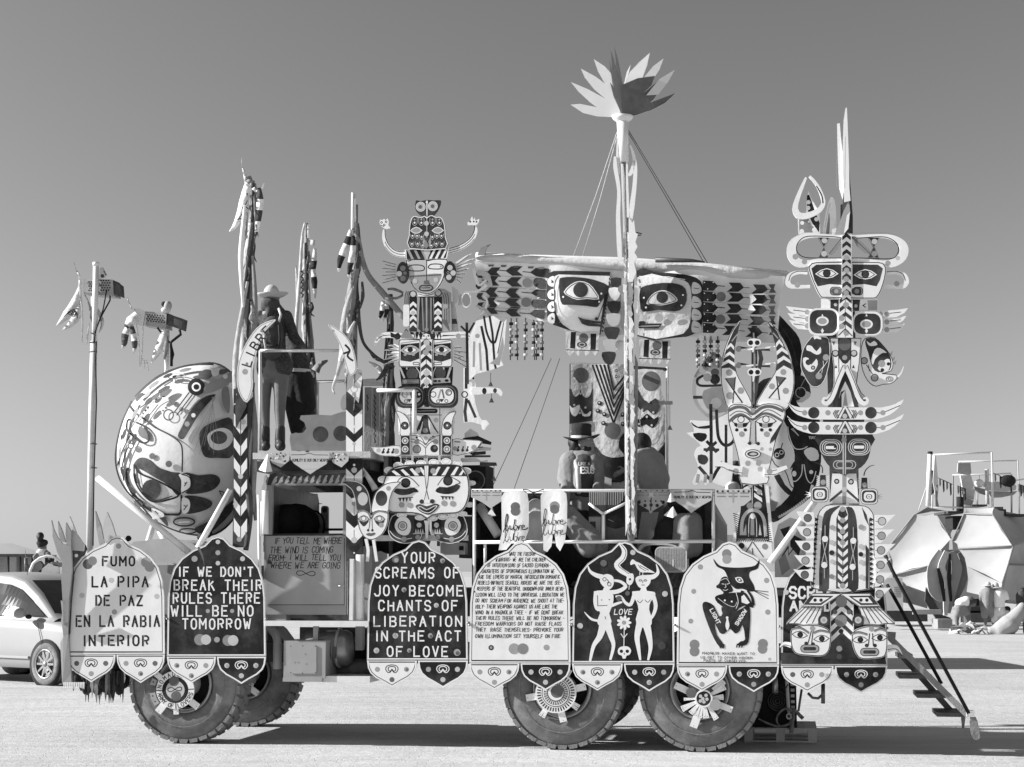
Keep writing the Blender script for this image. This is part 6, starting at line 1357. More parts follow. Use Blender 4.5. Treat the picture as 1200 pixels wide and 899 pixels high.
ribbon('striped_tail',FP3,[(302,230),(302,290),(292,350),(285,390),(278,430)],[16,28,30,22,5],['cloth_black','cloth_light','cloth_light','cloth_black','cloth_black','cloth_white'],.0)
ribbon('streamer',FP3,[(300,195),(330,260),(345,340),(375,420),(440,500),(500,570),(560,640)],[12,20,24,26,30,30,24],'cloth_mid',.03,.1);ribbon('streamer',FP3,[(325,540),(330,640),(350,740),(400,800),(440,830),(500,860)],[20,18,14,14,18,12],'cloth_dark',.03,.1)
ribbon('streamer',FP3,[(300,480),(270,580),(255,680),(250,800),(225,900)],[10,30,34,34,14],'cloth_grey',.0);ribbon('streamer',FP3,[(345,450),(348,520),(335,580)],[10,18,6],'cloth_dark',.04)
ribbon('streamer',FP3,[(310,640),(285,690),(262,760),(240,830)],[8,20,24,20],'cloth_light',-.02);ribbon('streamer',FP3,[(225,900),(205,960),(215,990)],[18,12,4],'cloth_light',.0)
Z(0,0,1)
# second streamer pole between post and totem with dark tail and ribbons
FP4=thingp('ribbon_pole','short pole draped in dark ribbons close on the left of the second totem face','ribboned pole',458,655,.3)
b=B();b.tp([(458,655,.3),(457,350,.3)],.022,'wood_dark');part('pole',b,FP4)
wrap('ribbon_bundle',FP4,[(456,560),(455,480),(457,420),(457,345)],[.06,.10,.05,.04],['cloth_dark','cloth_mid','cloth_dark'],.28,seed=11)
Z(430,335,7.493)
ribbon('striped_tail',FP4,[(140,130),(140,190),(120,260),(105,290)],[30,50,34,8],['cloth_light','cloth_light','cloth_black','cloth_black','cloth_light'],.2);ribbon('striped_tail',FP4,[(170,150),(175,220),(140,310)],[26,40,8],['cloth_light','cloth_black','cloth_light'],.19)
ribbon('dark_horn',FP4,[(15,570),(50,620),(100,650),(180,660)],[4,16,26,30],'cloth_dark',.2);ribbon('dark_horn',FP4,[(210,640),(170,720),(130,790),(80,830)],[20,40,36,10],'cloth_dark',.15)
ribbon('white_horn',FP4,[(15,665),(60,690),(110,730),(125,800)],[4,30,44,30],'cloth_white',.25);ribbon('bow',FP4,[(180,30),(240,30),(320,70),(250,110),(190,90)],[16,26,20,22,14],'cloth_mid',.15)

def tatters(par,pts,v,n,seed,spread=5,Lr=(14,46),ms=('cloth_mid','cloth_dark','cloth_grey','cloth_light','cloth_mid')):
    """torn ribbon ends fluttering off a wrapped pole"""
    rs=random.Random(seed);Z(0,0,1);cs=sm(pts,12,False)
    for i in range(n):
        x,y=cs[rs.randrange(len(cs))];x += rs.uniform(-spread,spread);L_=rs.uniform(*Lr);w_=rs.uniform(1.2,4);k=rs.uniform(-4,5)
        ribbon('ribbon',par,[(x,y),(x+k*.4,y+L_*.4),(x+k*.2+rs.uniform(-2,2),y+L_*.75),(x+k,y+L_)],[w_*.5,w_,w_*rs.uniform(.5,1),.5],rs.choice(ms),v+rs.uniform(-.09,.06))
tatters(FP,[(284,600),(286,420),(292,300),(297,225)],.06,34,1,6);tatters(FP2,[(361,490),(361,380),(358,290)],1.85,18,2,5);tatters(FP3,[(411,440),(411,370),(417,270)],.05,22,3,5);tatters(FP4,[(457,540),(456,440),(457,360)],.24,16,4,5,(14,40),('cloth_dark','cloth_mid','cloth_black'))
# ------------------------------------------------------------------ mast and flower
MA=thingp('mast','tall central mast clad in pale torn strips, rising past the eye banner','mast',740,655,-.12)
Z(0,0,1)
b=B();b.tp([(739.6,634,-.065),(737.5,420,-.065),(734,260,-.065),(731,178,-.065)],.036,'wood_mid',10);part('pole',b,MA)
b=B();b.tp([(731,190,-.1),(729.5,140,-.1)],[.05,.062],'metal_white',14);b.lathe(FT.P(729.5,143,-.1),(0,0,1),[(0,.06),(.03,.10),(.06,.115),(.07,.01)],'metal_white',18);part('mast_head',b,MA)
b=B();rs=random.Random(4)
for sx,x0 in((-1,736),(1,742)):                       # torn pale cladding along both sides
    for i in range(46):
        y=272+i*7.6;t=(y-270)/350;xc=734.5+t*5+sx*(2.4+.6*sin(i));w_=rs.uniform(2.4,4.6);L_=rs.uniform(9,22);k=rs.uniform(-.25,.25)
        m=rs.choice(['W','W','W','cloth_white','L','C']);b.v=-.115-rs.uniform(0,.02);s0=len(b.V)
        b.plate([(xc-w_/2,y),(xc+w_/2,y+rs.uniform(0,3)),(xc+w_/2+sx*rs.uniform(.3,3),y+L_*.5),(xc+w_/2*.6+k*4,y+L_),(xc-w_/2,y+L_*.8)],m,th=.01)
part('torn_cladding',b,MA)
P1('plank',MA,[(731,395),(735,400),(736,615),(733,628)],'W',-.115);P1('plank',MA,[(744,300),(747,340),(748,380),(743.5,420),(743,330)],'W',-.115)
P1('dark_side',MA,[(744,415),(747.5,425),(746,630),(742,630)],'M',-.105)
Z(710,130,4.495)
for pts,wd,v in(([(128,180),(145,230),(155,300),(150,400),(138,500),(128,600)],[6,16,20,22,26,14],-.13),([(110,220),(112,400),(118,560)],[8,12,16],-.13),([(48,240),(50,300),(68,420),(64,560),(70,700),(74,790)],[12,22,18,22,26,20],-.14),([(62,150),(60,230),(70,330)],[6,12,8],-.13),([(118,340),(135,320),(150,260)],[10,22,10],-.13)):
    b=B(v=v);b.band(pts,wd,'W',th=.02,smooth=4);part('pale_blade',b,MA)
P1('saw_blade',MA,[(120,560),(140,590),(148,575),(155,640),(168,650),(155,690),(166,715),(150,745),(165,770),(148,800),(160,850),(140,900),(120,900)],'W',-.14)
b=B();b.tp([(160,640,-.12),(190,648,-.12)],.006,'dark_steel');b.tp([(150,655,-.12),(185,655,-.12)],.006,'dark_steel');part('peg',b,MA)
# flower: a ring of real upturned petals
FLC=FT.P(729,136,-.1)
FL=thing('metal_flower','white sheet metal flower with a ring of pointed petals on top of the mast','metal flower',FLC)
rs=random.Random(9);px_=FT.pr(-.1)
Z(656,47,5.482)
fan=[
 ([(395,488),(340,495),(240,490),(150,468),(70,415),(130,410),(240,432),(195,400),(120,330),(72,270),(180,315),(295,378),(220,315),(160,240),(135,183),(230,235),(290,280),(245,200),(218,122),(290,170),(330,215),(340,300),(368,400)],'a','petal_fan'),
 ([(398,482),(352,330),(335,200),(328,60),(350,130),(385,260),(408,330)],'e','petal'),([(402,478),(372,260),(350,42),(374,120),(407,290),(408,400)],'e','petal'),([(396,475),(345,360),(322,270),(352,310),(392,420)],'e','petal'),([(345,290),(325,200),(317,120),(335,200)],'e','petal'),
 ([(408,300),(430,205),(455,158),(440,225),(416,300)],'b','petal'),([(410,300),(450,205),(510,140),(578,82),(562,160),(525,260)],'b','petal'),([(515,270),(600,168),(667,118),(640,190),(600,250)],'b','petal'),([(555,355),(640,250),(738,192),(695,268),(632,350)],'b','petal'),
 ([(398,486),(406,285),(500,245),(612,230),(590,290),(540,340),(655,242),(605,330),(570,348),(632,342),(600,385),(582,402),(745,340),(680,402),(590,450),(480,486)],'c','petal_fan')]
for pts,k,nm in fan:
    base=q(398,486);b=B();P_=[]
    for(x,y)in pts:
        px,py=q(x,y);d=hypot(px-base[0],py-base[1])/60
        P_.append(FT.P(px,py,-.1+(px-base[0])/113*{'a':.03,'e':.5,'b':-.05,'c':.95}[k]+(.2*d if k == 'b' else 0)-(.16 if k == 'c' else 0)*min(1,d)))
    f0=[b.add(p)for p in P_];f1=[b.add(p+Vector((.0,.006,.0)))for p in P_];n=len(f0)
    mm={'a':'flower_white','e':'M','b':'flower_white','c':'G'}[k];b.face(f0,mm);b.face(f1[::-1],mm)  # shade of the right petals is put into their dark grey paint
    for i in range(n):b.face([f0[i],f0[(i+1)%n],f1[(i+1)%n],f1[i]],'flower_white')
    part(nm,b,FL)
for a in range(4):                                             # back petals that close the ring
    an=radians(50+a*27);b=B();o_=FLC+Vector((0,.05,.02));t_=Vector((cos(an)*.3,sin(an)*.42,.25));s_=Vector((-sin(an)*.1,cos(an)*.1,0));m_=t_*.5
    f0=[b.add(o_+p)for p in(Vector((0,0,0)),m_+s_,t_,m_-s_)];f1=[b.add(b.V[i]+Vector((0,.006,0)))for i in f0];b.face(f0,'flower_white');b.face(f1[::-1],'flower_white')
    for i in range(4):b.face([f0[i],f0[(i+1)%4],f1[(i+1)%4],f1[i]],'flower_white')
    part('petal',b,FL)
Z(0,0,1)
for i,(x0,y0,v0,x1,y1,v1,lb)in enumerate(((723,155,-.1,671,303,.6,'guy rope from the mast head to the eye banner, outer left one'),(723,160,-.1,682,303,.9,'guy rope from the mast head to the eye banner, inner left one'),(736,152,-.1,833,315,.7,'guy rope from the mast head to the right half of the banner, upper right one'),(736,155,-.1,826,310,1.3,'guy rope from the mast head to the right half of the banner, lower right one'),(646,420,1.2,574,577,1.7,'thin rope running down from under the banner to the rail, left one'),(656,420,1.4,601,577,2.0,'thin rope running down from under the banner to the rail, right one'))):
    b=B();b.tp([(x0,y0,v0),((x0+x1)/2+(1 if i <4 else 0),(y0+y1)/2+1,(v0+v1)/2),(x1,y1,v1)],.004 if i <4 else .0035,'cloth_light' if i <2 else 'cloth_dark',6);o=part('guy_rope',b,None,lb,'rope','ropes stretched over the deck')
b=B();b.tp([(768,304.5,.1),(810,305.5,.12),(826,307,.12)],[.03,.02,.006],'dark_steel',8);part('stay_rod',b,None,'dark tapered rod lying along the top of the banner right of the mast','rod')

# ------------------------------------------------------------------ the eye banner
def banmap(px,py,lift):
    v=.22+.035*sin(px*.045)+.02*sin(py*.08+px*.02)-.05*sin((py-300)/100*pi)
    return FT.P(px,py,v-lift)
BN=thingp('eye_banner','long winged cloth banner with two wide painted eyes hung across the deck behind the mast','banner',740,395,.22)
Z(0,0,1)
b=B();b.tp([(558,303,.2),(600,302.5,.2),(660,307,.2),(730,311,.2),(800,315,.2),(860,320,.22),(925,325,.25)],[.03,.045,.045,.05,.06,.065,.05],'cloth_light',12);part('rolled_top',b,BN)
b=B();b.tp([(558,300,.25),(650,303.5,.25),(735,306,.25),(830,313,.25),(922,322,.25)],.04,'metal_white',10);part('yard',b,BN)
b=B(mp=banmap)
cl=[(556,306),(600,305),(700,309),(800,315),(920,324),(917,340),(914,360),(912,385),(908,402),(880,401),(850,400),(824,398),(810,395),(735,392),(700,395),(662,388),(645,378),(620,374),(590,374),(565,372),(560,350),(562,330)]
b.paint(cl,'cloth_white');s_=len(b.V);pass
# dark rectangles of feathers, rows of darts
Z(550,290,8.173)
rows=[[(90,170,300,235,0),(275,345,510,225,0),(510,580,765,240,1)],[(115,160,280,320,0),(280,350,500,330,0)],[(90,155,275,425,0),(270,345,480,430,0),(500,590,728,437,1)],[(120,160,265,510,0),(265,335,490,520,0)],[(110,170,270,590,0),(250,345,490,615,0),(480,575,725,635,1)]]
for r_ in rows:
    for(t0,x0,x1,y,full)in r_:
        h=46;b.line([(t0,y-8),(x0+30,y+2)],6,'D')
        if full:b.paint([(x0,y),(x0+55,y-h+4),(x1,y-h+10),(x1-8,y+h+8),(x0+60,y+h-10)],'dot_dark')
        else:b.paint([(x0,y),(x0+(x1-x0)*.35,y-h+2),(x1,y-h+2),(x1-(x1-x0)*.3,y+2),(x1+5,y+h),(x0+(x1-x0)*.4,y+h)],'dot_dark')
for(x,y,r,m)in((552,340,44,'C'),(662,335,50,'dot_dark'),(542,525,46,'M'),(640,535,46,'dot_dark')):b.disc(x,y,r,m)
for y in(345,530):b.paint([(660,y-45),(728,y-42),(724,y+50),(650,y+48)],'dot_dark')
for y in(268,380,475,575):b.line([(150,y),(740,y+24)],4,'C')
for x,y in((75,262),(70,372),(80,470),(85,560)):b.paint([(x,y-30),(x+55,y-36),(x+35,y),(x+60,y+34),(x+10,y+28),(x-12,y)],'dot_dark')
for x,y in((420,190),(300,182),(180,178),(560,196),(660,202)):b.paint([(x,y-14),(x+60,y-14),(x+48,y+6),(x+4,y+6)],'G')
# left face
Z(640,300,6.915)
b.paint(sm([(10,200),(20,140),(60,122),(200,120),(520,130),(505,300),(440,640),(180,600),(60,560),(10,510),(0,350)],1),'D')
b.paint(sm([(60,170),(100,150),(515,162),(500,290),(470,330),(430,645),(200,600),(110,540),(70,440),(62,280)],1),'cloth_white');b.paint([(60,165),(40,175),(22,210),(30,240),(62,245)],'cloth_white')
for y in(205,310,410,505):b.paint(sm([(66,y-38),(30,y-32),(10,y),(25,y+36),(66,y+38)],3),'cloth_white');b.line([(40,y),(62,y+5)],4,'K');b.line([(40,y-12),(58,y+5)],4,'K');b.line([(40,y+14),(58,y+5)],4,'K')
b.line(sm([(100,162),(72,220),(66,330),(75,450),(120,545),(180,590)],4,False),5,'K')
b.paint(sm([(105,200),(130,175),(220,170),(340,182),(440,210),(500,240),(498,290),(440,380),(410,415),(330,405),(180,395),(130,392),(108,320)],2),'D')
b.paint(sm([(142,292),(200,230),(270,203),(350,225),(405,290),(430,352),(330,348),(250,355),(190,330)],2),'cloth_white');b.line(sm([(155,292),(205,240),(270,213),(345,235),(398,300),(415,342),(330,338),(250,345),(190,322)],2),4,'K',closed=True);b.disc(279,276,60,'D',n=28)
b.disc(447,305,8,'W');b.disc(430,372,8,'W');b.disc(138,332,8,'W')
b.line([(420,510),(480,340)],5,'K');b.line([(445,510),(500,330)],4,'K');b.paint([(255,492),(300,510),(400,528),(480,532),(470,548),(360,545),(310,540),(455,555),(460,575),(340,568),(290,550)],'D');b.disc(408,510,14,'D')
for k in range(15):b.line([(512-k*4.2,180+k*30),(520-k*4.2,196+k*30)],12,'D');
# middle scales
for i,(x0,x1,y)in enumerate(((525,610,180),(510,600,260),(500,605,370),(490,600,470),(475,590,580),(465,585,680),(455,560,780))):
    b.paint(sm([(x0,y),(x0+5,y+60),(x0+40,y+100),(x1-25,y+95),(x1,y+50),(x1,y)],2),'D' if i %2 == 0 else 'cloth_white')
b.paint([(612,180),(650,180),(640,640),(600,560)],'C');b.disc(615,270,34,'M');b.disc(598,720,38,'C')
# right face
Z(730,280,5.288)
b.paint(sm([(70,205),(200,205),(330,215),(420,228),(480,260),(500,330),(498,480),(480,550),(430,595),(330,612),(70,598)],2),'K');b.paint(sm([(90,238),(280,240),(380,258),(418,300),(425,400),(415,520),(390,570),(330,598),(90,595)],2),'cloth_light');b.line([(100,232),(280,235),(385,252)],3,'W')
for y in(305,392,470,545):b.paint(sm([(432,y-35),(470,y-25),(487,y+5),(475,y+30),(428,y+32)],3),'cloth_light');b.line([(438,y),(470,y+4)],3,'K')
b.paint(sm([(105,320),(140,290),(250,272),(340,280),(388,310),(395,380),(370,430),(320,450),(220,440),(125,452),(105,400)],2),'K')
b.paint(sm([(145,400),(180,345),(240,318),(300,335),(340,380),(290,402),(230,412),(180,405)],3),'cloth_light');b.line(sm([(155,398),(185,350),(240,326),(295,342),(328,378),(285,396),(230,405)],3),2.5,'K',closed=True);b.disc(243,362,36,'K',n=26)
for p in((130,365),(372,348),(142,425),(362,412)):b.disc(p[0],p[1],6,'W',n=10)
b.paint([(85,525),(245,524),(220,555),(100,555)],'K');b.line([(95,542),(225,538)],5,'C');b.disc(120,518,22,'K',ry=9)
for k in range(9):b.line([(78,240+k*40),(84,262+k*40)],12,'K')
b.disc(225,490,26,'C');b.disc(300,485,24,'C')
for(y,full,l1,l2)in((290,1,(655,300),(805,312)),(357,1,(655,362),(805,375)),(424,1,(645,432),(800,440)),(486,1,(645,497),(785,510)),(552,1,(625,568),(770,580))):
    b.paint([(497,y-32),(560,y-28),(590,y+2),(560,y+32),(495,y+30)],'K');b.line([(585,y),(632,y+4)],4,'K')
    for(x,yy)in(l1,l2):
        b.paint([(x,yy-30),(x+72,yy-28),(x+95,yy+2),(x+60,yy+28),(x-12,yy+28),(x+22,yy)],'K');b.line([(x+90,yy),(x+130,yy+4)],3,'K')
    b.paint([(900,y-8),(945,y-10),(935,y+20),(950,y+44),(905,y+44),(918,y+18)],'K')
    for x in(505,560):b.disc(x,y-20,4,'W',n=8);b.disc(x+20,y+20,4,'W',n=8)
for(x,y)in((608,358),(605,498)):b.disc(x,y,30,'G')
for y in(325,392,458,520):b.line([(497,y-4),(900,y+22)],2.5,'C')
part('cloth',b,BN)
Z(0,0,1)
for i,x in enumerate((599,605.5,616,625.5,629.5,635,818,826,833,841)):      # beaded strings under the banner
    b=B();y0=376 if x <700 else 397;L_=46 if x <700 else 34;m_=rs.choice
    b.tp([(x,y0-3,.17),(x+(1 if i %2 else-1),y0+L_,.17)],.006,'cloth_dark',5)
    for k in range(6):b.tp([(x,y0+2+k*L_/6.3,.17),(x,y0+5+k*L_/6.3,.17)],.022,['cloth_black','cloth_light','cloth_mid'][(k+i)%3],8)
    part('bead_string',b,BN)
for(x0,x1,y0,y1)in((663,702,388,411),(749,786,397,421)):                 # small painted aprons with points
    b=B(v=.15);h=y1-y0;w_=x1-x0
    b.plate([(x0,y0),(x1,y0+2),(x1-1,y1),(x0+w_*.88,y1+6),(x0+w_*.76,y1),(x0+w_*.62,y1+7),(x0+w_*.5,y1),(x0+w_*.38,y1+7),(x0+w_*.26,y1),(x0+w_*.12,y1+7),(x0,y1)],'cloth_light',th=.008)
    b.paint([(x0+6,y0+1),(x0+12,y0+1),(x0+11,y1-2),(x0+5,y1-3)],'K');b.paint([(x1-10,y0+3),(x1-3,y0+3),(x1-4,y1-1),(x1-10,y1-1)],'K');b.disc(x0+21,y0+8,5.5,'G');b.disc(x0+19,y0+16,6,'D',ry=3.5);b.ring(x0+19,y0+16,3.4,.9,'L',ry=2);b.line([(x0,y1-1),(x1,y1)],1,'D')
    part('apron',b,BN)
# banner end: torn straps and round mirror at the left, hooked corner
P1('hooked_corner',BN,[(559,299),(564,290),(575,286),(570,291),(568,299)],'M',.2)
Z(540,270,4.995)
for pts,wd,m in(([(75,225),(90,290),(110,320),(150,290)],[14,18,14,10],'W'),([(20,360),(100,355),(150,320)],[10,12,22],'W'),([(80,530),(130,480),(155,420),(130,380)],[8,14,12,8],'W'),([(90,440),(150,470),(160,500)],[12,14,8],'L'),([(95,250),(150,260),(180,330)],[26,30,14],'L')):
    b=B(v=.14);b.band(pts,wd,m,th=.012,smooth=4);part('strap',b,BN)
MI=thingp('round_mirror','round mirror with a pale ring frame between the left totem and the banner end','mirror',546,365,.18)
b=B(v=.16);b.band(ell(32,408,27,42,24),8,'W',th=.02,closed=True);part('frame',b,MI);b=B(v=.17);b.plate(ell(30,408,25,39,20),'mirror',th=.01,side='L');part('glass',b,MI)
b=B(v=.2);b.plate([(-10,370),(10,380),(10,430),(-15,440)],'W',th=.03);part('bracket',b,MI)
CC=thingp('cactus_cloth','white cloth painted with tall black cacti hanging right of the left totem','cloth',575,395,.02)
Z(540,270,4.995)
P1('cloth',CC,[(60,600),(90,530),(190,500),(250,540),(268,520),(255,680),(235,760),(250,790),(165,822),(90,840),(60,870),(40,880),(30,700)],'cloth_white',-.03,lambda b:(
    b.line([(120,560),(150,700),(158,822)],15,'K'),b.line(sm([(135,500),(150,590),(175,650),(200,655),(215,600),(235,530)],3,False),12,'K'),b.line([(168,500),(185,600),(198,780),(205,810)],13,'K'),b.line([(35,540),(40,900)],16,'K'),b.line([(0,560),(30,590)],12,'K'),b.line([(80,540),(45,600)],12,'K'),b.disc(97,618,13,'C'),b.line([(78,650),(75,800)],12,'C'),b.line([(110,660),(118,820)],12,'C'),b.paint([(170,780),(215,740),(245,620),(252,680),(225,790)],'C'),b.line([(250,540),(232,640),(215,720)],5,'G')),th=.01)
Z(540,380,4.495)
CL=thingp('bone_cloth','white painted cloth with a bone shaped tail hanging below the cactus cloth','cloth',565,500,.34)
P1('cloth',CL,sm([(14,230),(60,225),(75,290),(80,340),(70,380),(80,430),(95,480),(110,505),(135,505),(150,525),(135,540),(125,558),(112,555),(108,530),(60,515),(16,518),(14,500)],1),'cloth_white',-.02,lambda b:(b.line([(28,230),(28,340)],14,'K'),b.line([(30,390),(22,460),(28,515)],16,'K'),b.line([(38,400),(60,450),(78,492)],14,'K'),b.ring(20,370,15,4,'K'),b.line([(45,240),(68,290)],10,'K')),th=.01)
P1('crook',CL,sm([(60,335),(120,332),(180,335),(205,340),(220,360),(212,380),(200,370),(185,362),(120,368),(60,370)],2),'W',-.035,lambda b:(b.disc(124,352,12,'K',ry=17),b.disc(180,350,10,'D',ry=13)))
def bell(px,py,v,s_,lb,top=None):
    t=thingp('bell',lb,'bell',px,py,v,'small hanging bells');Z(0,0,1);b=B();c=FT.P(px,py,v);r=FT.pr(v)*s_
    b.lathe(c,(0,0,1),[(-r*1.1,r),(-r*.8,r*.75),(r*.3,r*.3),(r*.6,r*.05)],'steel',12);part('bell_body',b,t)
    b=B();b.tp([(px,py-s_*.5,v),(px,top or py-12,v)],.003,'cloth_dark',5);part('cord',b,t)
bell(575,449,.3,3,'upper of two small bells hanging under the cactus cloth');bell(576,468,.3,3.2,'lower of two small bells below the crook board',455);bell(579,560,.3,3,'small bell hanging right of the black speaker stack',546);bell(785,500,.3,3.2,'small bell on a long cord right of the hanging tapestries',474)
b=B();Z(0,0,1);b.boxp(772,470,788,474,.28,.32,'wood_mid');part('bell_bracket',b,TRUCK)

# clutter board right of the left totem: bird-like painted boards and a dark speaker stack
BK=thingp('bird_boards','stack of small beak shaped painted boards right of the left totem, above the black speakers','painted board',562,540,.15)
for pts,m in(([(20,575),(50,550),(85,570),(95,590),(60,600),(20,600)],'L'),([(10,600),(90,588),(160,620),(158,635),(90,625),(20,620)],'K'),([(60,640),(160,650),(155,665),(90,665),(60,680)],'L'),([(40,675),(130,668),(130,685),(60,690)],'K'),([(20,690),(155,690),(155,700),(20,702)],'D'),([(0,705),(80,705),(110,720),(140,715),(140,724),(0,726)],'L'),([(100,726),(185,728),(190,745),(100,750)],'D'),([(0,620),(60,618),(100,620),(80,655),(20,680),(0,680)],'W')):
    Z(540,380,4.495);P1('beak_board',BK,pts,m,.1+.01*(len(BK.name)%2)+.012*((pts[0][0]*7)%5)*.3,th=.02)
SP=thingp('speaker_stack','black loudspeaker boxes stacked behind the round scallops of the big totem face','loudspeaker',560,655,.5)
b=B();Z(0,0,1);b.boxp(540,545,569,602,.5,1.0,'black_void');bx=part('cabinet',b,SP);b=B(v=.49);b.disc(557,563,11,'D');b.ring(557,563,11,1.4,'M');b.disc(557,563,4,'K');part('cone',b,bx)
b=B();b.boxp(538,605,552,654,.45,1.0,'dark_steel');part('cabinet',b,SP)
# sheet of carved planks left of the totem
PL=thingp('carved_door','grey weathered plank door with scratched writing behind the chevron post','door',440,560,.8)
Z(410,380,3.456)
for i in range(4):
    x=60+i*30
    P1('plank',PL,[(x,255+i*2),(x+27,255+i*2),(x+24,590),(x-3,590)],'wood_mid',.8,(lambda b:[b.line([(x+8,285+k*22),(x+14,300+k*22),(x+10,305+k*22)],3,'D')for k in range(9 if 0 <i <3 else 3)]))
P1('ledge',PL,[(40,230),(180,232),(180,250),(40,250)],'L',.78)
b=B(v=.25);b.ring(152,292,12,4,'K');part('iron_ring',b,PL)
for(x0,y0,x1,y1,r)in((110,268,265,268,.02),(262,268,262,440,.024),(165,330,165,520,.03)):
    b=B();b.tp([(x0,y0,.0 if r <.03 else .5),(x1,y1,.0 if r <.03 else .5)],r,'metal_white');part('white_pipe',b,TRUCK)
DR=thingp('dark_drape','dark cloth bundled behind the small horned mask','cloth',445,640,.6)
Z(0,0,1)
blob('bundle',FT,[('e',FT.P(440,600,.9),(.28,.2,.45)),('e',FT.P(455,560,.9),(.2,.2,.3)),('e',FT.P(470,630,.8),(.35,.2,.2))],.03,'cloth_black',DR)
ribbon('white_corner',DR,[(424,548),(433,562),(440,574)],[3,6,8],'cloth_white',.1)
# ------------------------------------------------------------------ front end: horns, fringe, lamp boxes
HN=thingp('front_horns','grey curved horns and leaf blades standing up at the very front of the truck','sculpture',75,780,-.1)
Z(0,600,3.909)
HV=lambda o_:(lambda px,py,l:FT.P(px,py,-.085-o_*min(1,max(0,(765-py)/150))-l))
def PH(name,pts,m,o_):
    b=B(mp=HV(o_));b.plate(pts,m,th=.03);part(name,b,HN)
PH('horn',sm([(235,38),(245,80),(262,115),(285,145),(325,158),(330,260),(315,400),(312,560),(325,740),(328,795),(285,790),(276,600),(290,570),(282,500),(288,430),(280,300),(285,230),(262,185),(240,110)],1),'C',.16)
for pts,v,m in(([(265,42),(285,90),(300,140),(278,135),(268,100)],-.02,'C'),([(302,48),(325,90),(325,160),(305,150),(300,100)],.05,'C'),([(318,20),(335,60),(350,100),(385,150),(380,180),(325,175),(330,120)],.1,'L'),([(288,410),(278,405),(285,470),(278,505),(290,520)],-.1,'L'),([(436,-5),(460,60),(478,140),(455,150),(442,80)],.3,'C'),([(490,0),(512,50),(530,110),(480,140),(470,80),(478,40)],.2,'L')):
    PH('leaf_blade',pts,m,.2-v)
P1('notched_edge',HN,[(316,160),(332,170),(336,300),(325,420),(318,560),(312,420),(318,300)],'D',-.10)
b=B(v=-.1);rs=random.Random(2)
for i in range(12):b.disc(345+rs.uniform(-15,30),180+i*16,8,rs.choice(['D','C','K']))
b.v=-.1;b2=B(v=-.04);b2.plate([(330,175),(385,150),(392,170),(350,260),(330,330)],'D',th=.05);b2.disc(350,200,8,'L');b2.disc(362,180,6,'K');part('leafy_panel',b2,HN)
b=B(v=-.12)
for i in range(12):
    x=290+i*8.2;b.plate([(x,780),(x+6,780),(x+5,806+(i %3)*3),(x+1,806)],'cloth_white',th=.006)
part('fringe_tassel',b,HN)
FR=thingp('hanging_fringe','dark shells, feathers and ribbon ends dangling below the first white board','fringe',118,830,.1)
rs=random.Random(12);Z(0,0,1)
for i in range(44):
    x=84+i*1.5;L_=rs.uniform(18,40)*(.6 if x <98 or x >145 else 1);v=rs.uniform(-.05,.35);m=rs.choice(['cloth_dark','cloth_black','cloth_mid','cloth_light','cloth_mid','cloth_black'])
    y0=786;b=B(v=v);w_=rs.uniform(2,4.5)
    b.plate([(x-w_*.3,y0),(x+w_*.3,y0),(x+w_*.5,y0+L_*.6),(x+rs.uniform(-1,1),y0+L_),(x-w_*.5,y0+L_*.6)],m,th=.01);part('strip',b,FR)
blob('shell_mass',FT,[('e',FT.P(92+i*3.2,795+(i %4)*4,.15+(i %3)*.05),(.045,.08,.075))for i in range(18)],.018,'cloth_black',FR)
for i,(x,y,s_)in enumerate(((148,633,.6),(238,628,1.1))):
    t=thingp('spot_lamp',('small' if i == 0 else 'larger')+' dark spotlight head behind the tip of the '+('first white board' if i == 0 else 'second board with the black background'),'lamp',x,y+6,.3,'dark spotlights on the bonnet')
    b=B();b.tp([(x-4*s_,y+2*s_,.35),(x+2*s_,y-1*s_,.3),(x+4.5*s_,y-3.5*s_,.26)],[.03*s_,.04*s_,.055*s_],'black_void',10);part('housing',b,t)
    b=B();b.tp([(x-2,y+2,.33),(x-3,y+14,.33)],.012,'dark_steel');part('bracket',b,t)
LP=thingp('lamp_pole','tall white pipe at the truck front with a perforated box lamp and pale feathers','lamp pole',106,650,.2,'perforated box lamps on poles')
Z(0,0,1)
b=B();b.tp([(105,650,.2),(108,480,.2),(110,400,.2)],.038,'metal_white',12);b.tp([(111,402,.2),(112.5,309,.2)],.032,'metal_white',12);b.tp([(112.5,312,.2),(112.5,307.5,.2)],.037,'metal_white',12);part('pole',b,LP)
b=B();[b.tp([(109.2+(y <400)*.4,y,.2),(109.2,y+.9,.2)],.045,'dark_steel',10)for y in(391,401,412,520,548)];part('clamp_band',b,LP)
b=B();b.tp([(113,400,.16),(112,420,.17),(113,470,.16),(110,560,.16),(109,640,.16)],.008,'black_void',5);b.tp([(125,340,.2),(121,362,.18),(112,388,.16),(110,402,.16)],.008,'black_void',5);b.tp([(129,340,.25),(129,352,.25),(118,372,.2),(111,390,.16)],.009,'black_void',5);part('cable',b,LP)
Z(60,300,6.42)
def lampbox(par,quad,endq,v,holes):
    b=B(v=v);b.plate(quad,'C',th=.22)
    for x,y in holes:b.disc(x,y,6.5,'K',n=10)
    part('perforated_box',b,par);b=B(v=v+.015);b.plate(endq,'D',th=.17);part('dark_face',b,par)
lampbox(LP,[(240,170),(462,178),(468,300),(245,282)],[(464,182),(502,212),(508,300),(470,285)],.24,[(285+(i %3)*17+(j %2)*8,195+j*16)for j in range(5)for i in range(3)]+[(375+(i %4)*19+(j %2)*9,185+j*18)for j in range(5)for i in range(4)])
P1('knot',LP,[(365,90),(385,85),(415,140),(400,160),(360,170)],'L',.2,lambda b:(b.disc(385,150,14,'D'),b.line([(395,110),(412,145)],5,'K')))
